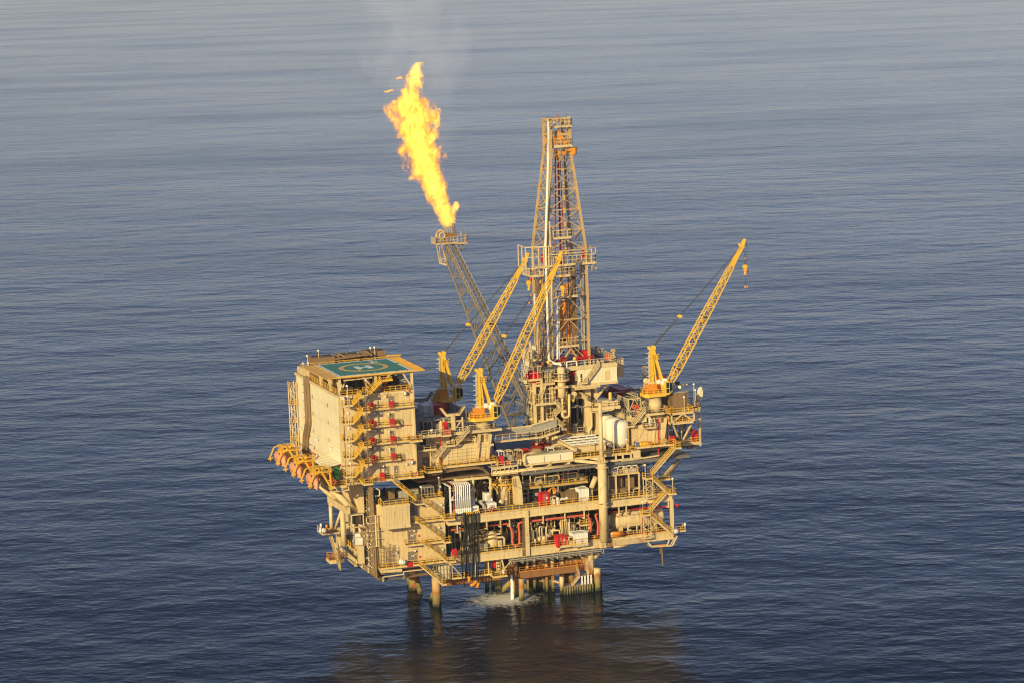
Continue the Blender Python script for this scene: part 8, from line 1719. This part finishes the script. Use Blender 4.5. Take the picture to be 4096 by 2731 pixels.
hz0, hz1 = 31.0, 34.2; oc = [(10.5, 13), (12.5, 11.6), (19.0, 11.6), (22.5, 13.5), (22.5, 25), (10.5, 25)]
MB().prism([(x, y, hz0) for x, y in oc], (0, 0, hz1-hz0)).build('skid_base', TAN, t); MB().prism([(x*.99+.16, y*.99+.1, hz1+.004) for x, y in oc], (0, 0, .05)).build('base_floor', BROWN, t)
MB().rail([(14, 11.7, hz1), (19.0, 11.7, hz1), (22.4, 13.6, hz1)], h=1.4, step=1.5, w=.09).build('railing', CREAM, t)
MB().bar((15.2, 12.8, 34.2), (15.2, 12.8, 45.3), .75).build('yellow_post', paint('ochre_post', (.45, .26, .05)), t); MB().lathe((16.6, 13, 34.3), [(0, 0), (1.6, 0), (1.6, .1), (0, .12)], 18).build('yellow_mat', RINGY, t)
MB().box(11.6, 20, 34.3, 19.6, 20.4, 45.2).box(19.8, 15, 34.3, 20.0, 23, 45.2).build('shade_sheet', DARK, t)  # added dark sheets standing for the deep shade under the drill floor
smooth(MB().pipe([(12.35, 8.00, 43.68), (12.35, 8.00, 39.00), (14.01, 8.00, 38.89), (14.13, 8.00, 44.21)], .3, 10, 1.0).build('hose_loop', CREAM, t))
smooth(MB().pipe([(20.37, 12.00, 40.13), (20.96, 12.00, 38.97), (20.90, 12.00, 35.38), (20.25, 12.00, 34.75), (20.16, 12.00, 33.75)], .26, 9, 1.0).pipe([(19.00, 12.00, 40.21), (20.37, 12.00, 40.11)], .16, 8).build('bent_pipe', CREAM, t))
g = MB().tube((15.19, 9.50, 45.26), (22.25, 9.50, 45.06), .28, 9).tube((15.26, 9.50, 44.86), (21.31, 9.50, 44.79), .18, 8).bar((15.49, 9.60, 44.82), (16.36, 9.60, 45.89), .25).bar((17.72, 9.60, 44.80), (16.91, 9.60, 45.84), .25); g.build('cross_pipe', CREAM, t)
MB().lathe((15.88, 9.50, 43.92), [(0, -.5), (.55, -.45), (.55, .45), (0, .5)], 14, 'y').build('fan', CREAM, t)
random.seed(88); plant('dark drilling gear in the shade under the drill floor', 12.5, 19.5, 13.5, 19, 34.3, 44.5, 16, 6, 6, DMx, 'drill_machinery'); plant('cream and grey pipes, posts and valves packed inside the left access tower', 6.2, 11.5, 9.6, 13, 36, 49.5, 34, 16, 5, [CREAM, CREAM, TAN, GALV, BROWN]); plant('tan columns and pipes between the left tower and the drill floor', 8.5, 12.5, 12, 18, 33, 45, 22, 8, 4, [CREAM, TAN, CREAM, BROWN])
t = thing('mud_separator', 'cream upright cylinder with ring platform in front of the drill floor', 'vessel', (12.4, 8, 43.7)); smooth(MB().lathe((12.4, 8, 0), [(.3, 43.6), (.9, 43.7), (.9, 46.1), (.88, 46.15), (.88, 50.3), (.6, 50.55), (.3, 50.6)], 24).build('shell', CREAM, t))
a = (11.96, 7.00, 47.81); g = MB().lathe((12.3, 8, a[2]), [(.9, -.25), (1.95, -.25), (1.95, 0), (.9, 0)], 20); g.build('ring_platform', CREAM, t); MB().rail([(12.3+1.9*math.cos(k*math.pi/8), 8+1.9*math.sin(k*math.pi/8), a[2]) for k in range(17)], h=1.6, step=.9, w=.09).build('railing', CREAM, t); MB().box(11.2, 6.9, 45.9, 13.6, 8.9, 46.3).build('collar', CREAM, t)
# left tower of stairs and balconies
t = thing('access_tower', 'cream tower of posts and pipes left of the derrick', 'tower', (8, 12, 33)); g = MB()
for x, y, z0, z1 in ((6.9, 13, 43, 56), (8.6, 12.5, 33, 50), (9.8, 11.5, 33, 50), (6.6, 10, 33, 47), (10.9, 10.5, 43, 50), (8.0, 9.3, 36, 48), (7.2, 16, 33, 52), (9.4, 16, 33, 52)): g.bar((x, y, z0), (x, y, z1), .5)
g.bar((6.6, 10, 38), (8.6, 12.5, 44), .3).bar((8, 9.3, 39), (9.8, 11.5, 46), .3).bar((6.6, 10, 46.5), (10.9, 10.5, 46.5), .4).bar((7.2, 13, 40), (11.5, 11, 36), .5, .9); g.build('post', CREAM, t)
g = MB(); random.seed(91)
for k in range(14): x, y = random.uniform(6.8, 11), random.uniform(11, 16); z0 = random.uniform(33, 42); g.tube((x, y, z0), (x, y, z0+random.uniform(4, 9)), .13, 7)
smooth(g.build('pipe', TAN, t)); MB().box(6.6, 14.5, 46, 8.2, 17, 54.0).build('tall_panel', PALE, t); MB().box(9.9, 18, 50.2, 13.2, 20, 54.1).build('wind_panel', PALE, DK); MB().box(5.9, 13.5, 39, 6.4, 16, 43.5).build('mesh_panel', GALV, t)
def bal(lb, x0, x1, z, y0, y1, s='FL', h=1.9):
    t = thing('balcony', lb, 'balcony', (x0, y0, z), 'cream balconies left of the derrick'); MB().box(x0, y0, z-.35, x1, y1, z).build('deck', CREAM, t); f, b = y0+.05, y1-.05; g = MB()
    if 'F' in s: g.rail([(x0+.05, f, z), (x1-.05, f, z)], h=h, step=.9, w=.1)
    if 'L' in s: g.rail([(x0+.05, f, z), (x0+.05, b, z)], h=h, step=.9, w=.1)
    if 'R' in s: g.rail([(x1-.05, f, z), (x1-.05, b, z)], h=h, step=.9, w=.1)
    g.build('railing', CREAM, t); return t
a, b = (5.19, 12.00, 48.16), (8.25, 9.00, 47.80); bal('cream balcony holding the big red reel', 5.0, b[0], b[2]+.3, 9, 14, 'FLR', 2.9)
a = (6.80, 16.00, 52.23); bal('small high cream balcony left of the derrick foot', 6.4, 9.4, 52.0, 12.4, 17)
a, b = (8.99, 8.60, 46.71), (11.05, 8.60, 46.65); bal('cream balcony with olive sheet left of the upright cylinder', a[0]-.6, b[0], b[2]+.3, 8.6, 11.4, 'FL', 2.9)
a, b = (6.63, 11.00, 43.32), (11.16, 8.20, 42.02); bal('wide lower cream balcony with stairs left of the upright cylinder', 6.0, b[0], b[2]+.5, 8.2, 13, 'FLR', 2.3)
a, b = (6.05, 12.00, 39.00), (8.71, 10.40, 38.51); bal('lowest rounded cream balcony of the left tower', 6.4, 9.4, 38.4, 10.4, 15, 'FL', 1.6)
a, b = (9.11, 8.40, 38.50), (10.55, 8.40, 38.36); bal('tiny cream box balcony above the pipe chute', a[0], b[0], a[2]+.4, 8.4, 10.4, 'FLR', 1.2)
stair('steep cream zigzag stair between two balconies of the left tower', (9.01, 8.90, 46.83), (7.64, 8.90, 43.20), 8.9, 9.9, CREAM, CREAM)
stair('cream stair going down right from the wide lower balcony', (11.08, 7.80, 42.25), (12.38, 7.80, 40.65), 7.8, 8.8, CREAM, CREAM)
stair('cream stair with wide treads above the pipe chute', (12.01, 8.20, 40.62), (10.57, 8.20, 39.38), 8.2, 9.2, CREAM, CREAM)
stair('lowest cream stair of the left tower ending at the skid base', (10.54, 7.80, 38.66), (12.34, 7.80, 36.61), 7.8, 8.8, CREAM, CREAM)
a, b = (12.39, 7.60, 40.34), (13.17, 7.60, 40.31); bal('small railed stair end high beside the hose loop', a[0], b[0], a[2]+.2, 7.6, 9, 'FR', 1.9); a, b = (12.26, 7.60, 36.25), (13.11, 7.60, 36.22); bal('small railed stair end at the skid base', a[0], b[0], a[2]+.2, 7.6, 9, 'FR', 1.9)
t = thing('cable_reel', 'big round red cable reel on the left balcony of the derrick', 'reel', (6.72, 11.00, 48.39)); p = (6.72, 11.00, 48.39); q = MB().lathe((p[0], p[1], p[2]), [(0, -1.0), (1.4, -.95), (1.45, -.85), (1.0, -.8), (1.0, .8), (1.45, .85), (1.4, .95), (0, 1.0)], 30, 'y'); q.build('reel', RED, t)
q = MB().rail([(p[0]-1.4, 10.0, p[2]-2.2), (p[0]+1.4, 10.0, p[2]-2.2)], h=.9, step=.5); q.build('cradle', CREAM, t)
t = thing('olive_sheet', 'olive sheet hung behind the balcony rail left of the upright cylinder', 'sheet', (10.47, 10.00, 47.94)); MB().fb((9.77, 10.50, 48.76), (11.92, 10.50, 47.03), 10.5, 10.6).build('sheet', paint('olive_sheet', (.30, .26, .05)), t)
for P, Q, y, lb, m in (((8.71, 12.40, 48.44), (9.60, 12.40, 47.31), 12.4, 'dark machine behind the red reel', DARK), ((9.58, 13.00, 51.09), (10.15, 13.00, 50.07), 13, 'red valve tank between the tower posts', RED), ((9.08, 12.00, 37.91), (9.67, 12.00, 36.86), 12, 'pair of red bottles at the foot of the left tower', RED), ((11.72, 9.50, 44.00), (12.37, 9.50, 42.84), 9.5, 'red motor beside the foot of the upright cylinder', RED)): t = thing('rig_unit', lb, 'machine', (P[0], y, Q[2])); g = MB().lathe(((P[0]+Q[0])/2, y+.5, Q[2]), [(0, 0), ((Q[0]-P[0])*.5, .1), ((Q[0]-P[0])*.5, P[2]-Q[2]-.1), (0, P[2]-Q[2])], 14); g.build('body', m, t); MB().fb((P[0], 0, Q[2]+.2), (Q[0], 0, Q[2]), y, y+1).build('base', GALV, t)
t = thing('drape_hoses', 'dark hoses hanging inside the left foot of the derrick', 'hoses', (10.6, 13, 50)); random.seed(17)
for k in range(7): x = 9.4+k*.42; MB().pipe([(x, 14, 70-k), (x+random.uniform(-.6, .6), 13.6, 60), (x+random.uniform(-.5, .5), 13.2, 52), (x+random.uniform(0, 1.2), 12.4, 47), (x+.4, 12.8, 44)], .14, 6, 2).build('hose', random.choice((HOSE, CABLE, BROWN)), t)
t = thing('guide_pipes', 'pair of long tan pipes running up the left side of the derrick', 'pipes', (9.8, 15, 50)); MB().tube((9.23, 15.00, 51.44), (11.04, 15.00, 73.20), .26, 8).tube((9.81, 15.00, 51.39), (10.47, 15.00, 69.97), .2, 8).tube((10.74, 14.60, 52.47), (11.09, 14.60, 72.15), .14, 7).build('pipe', DERR, t)

# ================================================================== flare boom
FT = V((7.36, 70.00, 72.59)); FB = V((12.0, 30, 39.5)); FL = V((6.3, 26, 33.9)); LT = V((5.98, 68.00, 68.42))
t = thing('flare_boom', 'long weathered triangular flare boom with ladder leaning out behind the platform', 'flare boom', FB); FBM = t
U0, U1 = (FB+V((-1.0, 0, 0)), FT+V((-.8, 0, 0))), (FB+V((1.0, 0, 0)), FT+V((.8, 0, 0)))
MB().tube(U0[0], U0[1], .26, 10).tube(U1[0], U1[1], .26, 10).tube(FL, LT, .34, 10, .24).tube(LT, FT+V((-.6, 0, -.4)), .22, 8).build('chord', FLAREM, t)
g = MB(); n = 9
for i in range(n+1):
    s = i/n; a = FL.lerp(LT, s); b = U0[0].lerp(U0[1], s*.94+.02); c = U1[0].lerp(U1[1], s*.94+.02); g.tube(a, b, .13, 6).tube(a, c, .12, 6)
    if i < n: b2 = U0[0].lerp(U0[1], (i+.55)/n*.94+.02); c2 = U1[0].lerp(U1[1], (i+.55)/n*.94+.02); g.tube(a, b2, .11, 6).tube(FL.lerp(LT, (i+1)/n), b2, .11, 6).tube(a, c2, .09, 6)
g.tube(FL, FL+V((3, -2, -2.5)), .2, 8); g.build('bracing', FLAREM, t)
d = (FT-FB).normalized(); up = V((0, -d.z, d.y)).normalized()
if up.z < 0: up = -up
g = MB(); A, B = FB+up*.3, FT+up*.3; g.ladder(A, B, 1.5, step=.75, r=.11); g.build('ladder', FLAREM, t)
g = MB()
for k, x in enumerate((-.95, .95)):
    g.bar(A+V((x, 0, 1.1)), B+V((x, 0, 1.1)), .1)
    for i in range(34): p = A.lerp(B, i/33)+V((x, 0, 0)); g.bar(p, p+V((0, 0, 1.1)), .08)
g.build('handrail', GALV, t)
MB().tube(A+V((1.2, 0, -.4)), B+V((1.2, 0, -.4)), .14, 8).tube(A+V((-.5, 0, -.6)), B+V((-.5, 0, -.6)), .18, 8).build('gas_pipe', FLAREM, t)
g = MB().tube((5.22, 24.00, 34.26), FL, .4, 10).tube((8.14, 24.00, 33.75), (10.76, 26.00, 37.00), .32, 10).tube((10.39, 28.00, 32.86), (12.62, 28.00, 35.37), .32, 10).tube((5.10, 26.00, 37.09), (11.76, 28.00, 37.94), .25, 8).tube((5.10, 26.00, 37.09), (11.48, 28.00, 36.72), .2, 8).tube((5.11, 26.00, 37.31), (11.48, 34.00, 42.04), .25, 8).tube((6.92, 33.00, 41.01), (11.53, 28.00, 38.08), .2, 8); g.build('foot_strut', FLAREM, t)
# tip platform
z = FT.z+.1; y = 70; x0, x1 = ((3.60, 69.00, 73.32))[0], ((8.88, 69.00, 72.58))[0]
t = thing('flare_platform', 'rust-stained platform and burner pipes at the flare tip', 'platform', (FT.x, 70, z)); MB().box(x0, 68, z, x1, 72.5, z+.3).box(x1, 68, z-.2, ((11.66, 69.00, 72.26))[0], 70.5, z+.1).build('deck', RUSTP, t)
MB().rail([(x0, 72.4, z+.3), (x0, 68.05, z+.3), (x1, 68.05, z+.3)], h=1.4, step=.9, w=.12).rail([(x1+.2, 68.05, z+.1), (((11.59, 69.00, 72.27))[0], 68.05, z+.1), (((11.59, 69.00, 72.27))[0], 70.4, z+.1)], h=1.9, step=.9, w=.1).build('railing', RUSTP, t)
g = MB().bar((3.72, 69.00, 73.19), (4.49, 69.00, 67.95), .25).bar((4.74, 68.40, 72.94), (6.18, 68.40, 67.65), .3).bar((4.38, 69.00, 68.20), (6.00, 68.40, 67.55), .3).bar((4.58, 69.00, 73.13), (4.63, 69.00, 68.41), .18).bar((8.18, 69.00, 70.75), (6.28, 68.40, 68.35), .2); g.build('hang_frame', RUSTP, t)
MB().rail([(4.43, 69.00, 68.19), (6.01, 68.40, 67.67)], h=1.3, step=.7, w=.1).build('lower_railing', RUSTP, t)
g = MB().bar((6.58, 70.00, 74.66), (9.17, 70.00, 74.71), 1.2, .9).bar((FT.x+.3, 70, z+.3), (FT.x+.3, 70, z+2.2), .4).bar((FT.x-1, 70, z+.3), (FT.x-1, 70, z+2.2), .4); g.build('manifold', RUST, t)
g = MB()
for P, Q in (((6.59, 70.00, 75.01), (6.17, 70.00, 76.92)), ((7.08, 70.00, 75.02), (6.67, 70.00, 77.00)), ((7.75, 70.00, 75.04), (7.17, 70.00, 77.04)), ((8.25, 70.00, 75.13), (7.73, 70.00, 77.05))): m = mix3(P, Q, .5); g.pipe([P, (m[0]+.25, 70, m[2]+.2), Q], .19, 8, .8)
smooth(g.build('burner_pipe', GALV, t)); MB().tube((8.60, 70.00, 74.63), (8.71, 70.00, 77.33), .24, 8).ladder((8.92, 70.00, 74.61), (9.01, 70.00, 76.72), .5).build('pilot_pipe', RUST, t)
p = (5.35, 70.00, 74.86); g = MB(); g.torus((p[0], 70, p[2]), 1.15, .3, 16, 8).torus((p[0]+.2, 69.6, p[2]-.1), .7, .25, 14, 8); g.build('duct_coil', RUSTP, t); MB().tube((10.21, 69.00, 73.19), (10.26, 69.00, 75.55), .1).bar((9.96, 69.00, 74.98), (10.45, 69.00, 74.95), .1).build('mast', RUSTP, t)
MB().torus((9.95, 69.00, 71.68), .8, .2, 12, 6).build('loop_pipe', FLAREM, t)

# ================================================================== flame and smoke (lit gas: volumes)
def curve(nt, src, pts):
    n = nd(nt, 'ShaderNodeFloatCurve'); c = n.mapping.curves[0]
    c.points[0].location = pts[0]; c.points[1].location = pts[-1]
    for p in pts[1:-1]: c.points.new(*p)
    for p in c.points: p.handle_type = 'VECTOR'
    n.mapping.update(); nt.links.new(src, n.inputs['Value']); return n.outputs[0]
def mth(nt, op, a, b=None, c=None, clamp=False):
    n = nd(nt, 'ShaderNodeMath', operation=op); n.use_clamp = clamp
    for i, s in enumerate((a, b, c)):
        if s is None: continue
        if hasattr(s, 'links'): nt.links.new(s, n.inputs[i])
        else: n.inputs[i].default_value = s
    return n.outputs[0]
def plume(name, rows, pad, shader, label, cat, ysq=.8, nseg=20):
    """rows: (left, right) points from bottom to top; hull of rings plus a shader that knows the axis"""
    zb, zt = rows[0][0][2], rows[-1][0][2]; H = zt-zb; cx = [(a[0]+b[0])/2 for a, b in rows]; rr = [abs(b[0]-a[0])/2 for a, b in rows]; zs = [(a[2]+b[2])/2 for a, b in rows]; yy = rows[0][0][1]
    zb, zt = zs[0], zs[-1]; H = zt-zb; xm, xM = min(cx)-1, max(cx)+1; rM = max(rr)*1.05
    g = MB(); vs = []
    for x, r_, z in zip(cx, rr, zs):
        for k in range(nseg): an = 2*math.pi*k/nseg; vs.append((x+(r_*pad+.15)*math.cos(an), yy+(r_*pad+.15)*ysq*math.sin(an), z))
    m = len(rows); g.add(vs, [(j*nseg+k, j*nseg+(k+1) % nseg, (j+1)*nseg+(k+1) % nseg, (j+1)*nseg+k) for j in range(m-1) for k in range(nseg)]+[tuple(range(nseg-1, -1, -1)), tuple(range((m-1)*nseg, m*nseg))])
    mat = bpy.data.materials.new(name); mat.use_nodes = True; nt = mat.node_tree; nt.nodes.remove(nt.nodes['Principled BSDF']); out = nt.nodes['Material Output']
    geo = nd(nt, 'ShaderNodeNewGeometry'); tc = nd(nt, 'ShaderNodeTexCoord'); sp = nd(nt, 'ShaderNodeSeparateXYZ'); nt.links.new(tc.outputs['Object'], sp.inputs[0])
    t = mth(nt, 'DIVIDE', mth(nt, 'SUBTRACT', sp.outputs[2], zb), H, clamp=True); T = [(z-zb)/H for z in zs]
    ax = mth(nt, 'MULTIPLY_ADD', curve(nt, t, [(a, (b-xm)/(xM-xm)) for a, b in zip(T, cx)]), xM-xm, xm)
    rad = mth(nt, 'MULTIPLY', curve(nt, t, [(a, b/rM) for a, b in zip(T, rr)]), rM)
    dx = mth(nt, 'DIVIDE', mth(nt, 'SUBTRACT', sp.outputs[0], ax), rad); dy = mth(nt, 'DIVIDE', mth(nt, 'SUBTRACT', sp.outputs[1], yy), mth(nt, 'MULTIPLY', rad, ysq))
    d = mth(nt, 'SQRT', mth(nt, 'ADD', mth(nt, 'MULTIPLY', dx, dx), mth(nt, 'MULTIPLY', dy, dy)))
    shader(nt, out, tc, d, t); mat.cycles.volume_step_rate = .12 if cat == 'flame' else .3; o = g.build(name, mat); return tag(o, label, cat)
def onoise(nt, tc, scale, det, loc=(0, 0, 0), ms=(1, 1, 1), rough=.6):
    mp = nd(nt, 'ShaderNodeMapping'); mp.inputs['Location'].default_value = loc; mp.inputs['Scale'].default_value = ms; nt.links.new(tc.outputs['Object'], mp.inputs[0]); n = nd(nt, 'ShaderNodeTexNoise'); nt.links.new(mp.outputs[0], n.inputs['Vector']); n.inputs['Scale'].default_value = scale; n.inputs['Detail'].default_value = det; n.inputs['Roughness'].default_value = rough; return n.outputs['Fac']
def flame_sh(nt, out, tc, d, t):
    n = onoise(nt, tc, .40, 6.0, (3, 0, 1), (1, 1, .75), .68); e = mth(nt, 'ADD', mth(nt, 'SUBTRACT', .90, d), mth(nt, 'MULTIPLY', mth(nt, 'SUBTRACT', n, .52), mth(nt, 'MULTIPLY_ADD', t, 2.4, 2.0)))
    den = mth(nt, 'MULTIPLY', e, 3.2, clamp=True)
    n2 = onoise(nt, tc, .75, 4.0, (7, 2, 0), (1, 1, .7), .6)
    hot = mth(nt, 'ADD', mth(nt, 'MULTIPLY', e, 1.5), mth(nt, 'MULTIPLY', mth(nt, 'SUBTRACT', n2, .5), 1.6), clamp=True)
    col = mixc(nt, hot, (1.15, .24, .008), (2.6, 1.75, .24))
    em = nd(nt, 'ShaderNodeEmission'); nt.links.new(col, em.inputs[0]); nt.links.new(mth(nt, 'MULTIPLY', den, FLAME_S), em.inputs[1])
    ab = nd(nt, 'ShaderNodeVolumeAbsorption'); ab.inputs[0].default_value = (0, 0, 0, 1); nt.links.new(mth(nt, 'MULTIPLY', den, FLAME_S), ab.inputs[1])
    sh = nd(nt, 'ShaderNodeAddShader'); nt.links.new(em.outputs[0], sh.inputs[0]); nt.links.new(ab.outputs[0], sh.inputs[1]); nt.links.new(sh.outputs[0], out.inputs['Volume'])
FLAME_S = 0.8
rows = [((5.89, 70.00, 76.94), (8.81, 70.00, 76.74)), ((4.00, 70.00, 79.66), (9.84, 70.00, 79.26)), ((3.18, 70.00, 82.06), (8.70, 70.00, 81.69)), ((0.87, 70.00, 85.43), (8.06, 70.00, 84.96)), ((-0.83, 70.00, 88.46), (7.42, 70.00, 87.93)), ((-2.53, 70.00, 91.48), (6.61, 70.00, 90.90)), ((-4.05, 70.00, 95.06), (6.60, 70.00, 94.41)), ((-4.48, 70.00, 99.14), (5.70, 70.00, 98.54)), ((-5.69, 70.00, 102.68), (5.54, 70.00, 102.04)), ((-7.05, 70.00, 105.93), (5.37, 70.00, 105.24)), ((-6.35, 70.00, 108.20), (3.33, 70.00, 107.67)), ((-3.26, 70.00, 109.76), (1.58, 70.00, 109.50)), ((-2.72, 70.00, 111.75), (1.97, 70.00, 111.50)), ((-2.17, 70.00, 114.02), (2.67, 70.00, 113.77)), ((-1.03, 70.00, 115.98), (2.45, 70.00, 115.80)), ((0.39, 70.00, 117.20), (2.81, 70.00, 117.08))]
plume('flame', rows, 1.2, flame_sh, 'tall yellow-orange gas flame burning at the flare tip', 'flame')
rows = [((7.37, 70.20, 77.64), (9.53, 70.20, 77.49)), ((7.46, 70.20, 79.70), (9.92, 70.20, 79.53)), ((8.15, 70.20, 81.71), (10.62, 70.20, 81.54)), ((8.97, 70.20, 82.83), (10.36, 70.20, 82.73))]
plume('side_flame', rows, 1.2, flame_sh, 'short side tongue of flame at the right of the burner pipes', 'flame')
for k, (P, Q, lb) in enumerate((((-7.45, 70.00, 110.56), (-5.28, 70.00, 110.58), 'loose flat wisp of orange flame at the far left of the flame top'), ((-4.29, 70.00, 113.84), (-2.74, 70.00, 113.47), 'loose round wisp of orange flame upper left of the flame'), ((-3.37, 70.00, 110.77), (-1.78, 70.00, 110.40), 'loose wisp of orange flame close to the upper flame neck'))):
    c = mix3(P, Q, .5); g = MB(); random.seed(k)
    for j in range(5): f = (j-2)/2.6; g.ell((c[0]+f*abs(Q[0]-P[0])/2, c[1], c[2]+random.uniform(-.2, .2)+(.25*f if k != 1 else 0)), abs(Q[0]-P[0])*.16, .25, random.uniform(.12, .3)*(1-.5*abs(f)), 9, 6)
    tag(smooth(g.build('flame_wisp', emit('wisp_flame', (1.0, .40, .05), 1.0) if k == 0 else bpy.data.materials['wisp_flame'])), lb, 'flame', 'loose flame wisps')
def smoke_sh(nt, out, tc, d, t):
    n = onoise(nt, tc, .11, 5.0, (0, 0, 2), (1, 1, .8), .6); e = mth(nt, 'ADD', mth(nt, 'SUBTRACT', .95, d), mth(nt, 'MULTIPLY', mth(nt, 'SUBTRACT', n, .54), 4.2))
    den = mth(nt, 'MULTIPLY', mth(nt, 'MULTIPLY', e, .8, clamp=True), mth(nt, 'MULTIPLY_ADD', t, .12, .02))
    v = nd(nt, 'ShaderNodeVolumePrincipled'); v.inputs['Color'].default_value = (.52, .62, 1.0, 1); v.inputs['Anisotropy'].default_value = -0.4; nt.links.new(den, v.inputs['Density']); nt.links.new(v.outputs[0], out.inputs['Volume'])
rows = [((4.95, 71.00, 93.27), (8.80, 71.00, 93.04)), ((-1.12, 71.00, 100.94), (11.66, 71.00, 100.20)), ((-7.13, 71.00, 108.53), (11.31, 71.00, 107.54)), ((-11.15, 71.00, 117.15), (13.58, 71.00, 115.93)), ((-13.26, 71.00, 125.61), (13.91, 71.00, 124.39)), ((-14.18, 71.00, 132.78), (13.56, 71.00, 131.65)), ((-15.10, 71.00, 139.93), (13.85, 71.00, 138.85))]
o = plume('smoke', rows, 1.1, smoke_sh, 'thin pale grey smoke drifting up from the flare', 'smoke')


# ================================================================== sea air
m = bpy.data.materials.new('haze_air'); m.use_nodes = True; nt = m.node_tree; nt.nodes.remove(nt.nodes['Principled BSDF'])
v = nd(nt, 'ShaderNodeVolumePrincipled'); v.inputs['Color'].default_value = (.66, .80, 1.0, 1); v.inputs['Density'].default_value = 0.00005; v.inputs['Anisotropy'].default_value = 0.0
nt.links.new(v.outputs[0], nt.nodes['Material Output'].inputs['Volume'])
o = MB().box(-9100, -2700, -1, 9100, 22100, 170).build('haze', m); o['kind'] = 'stuff'; o['label'] = 'pale sea haze filling the air'
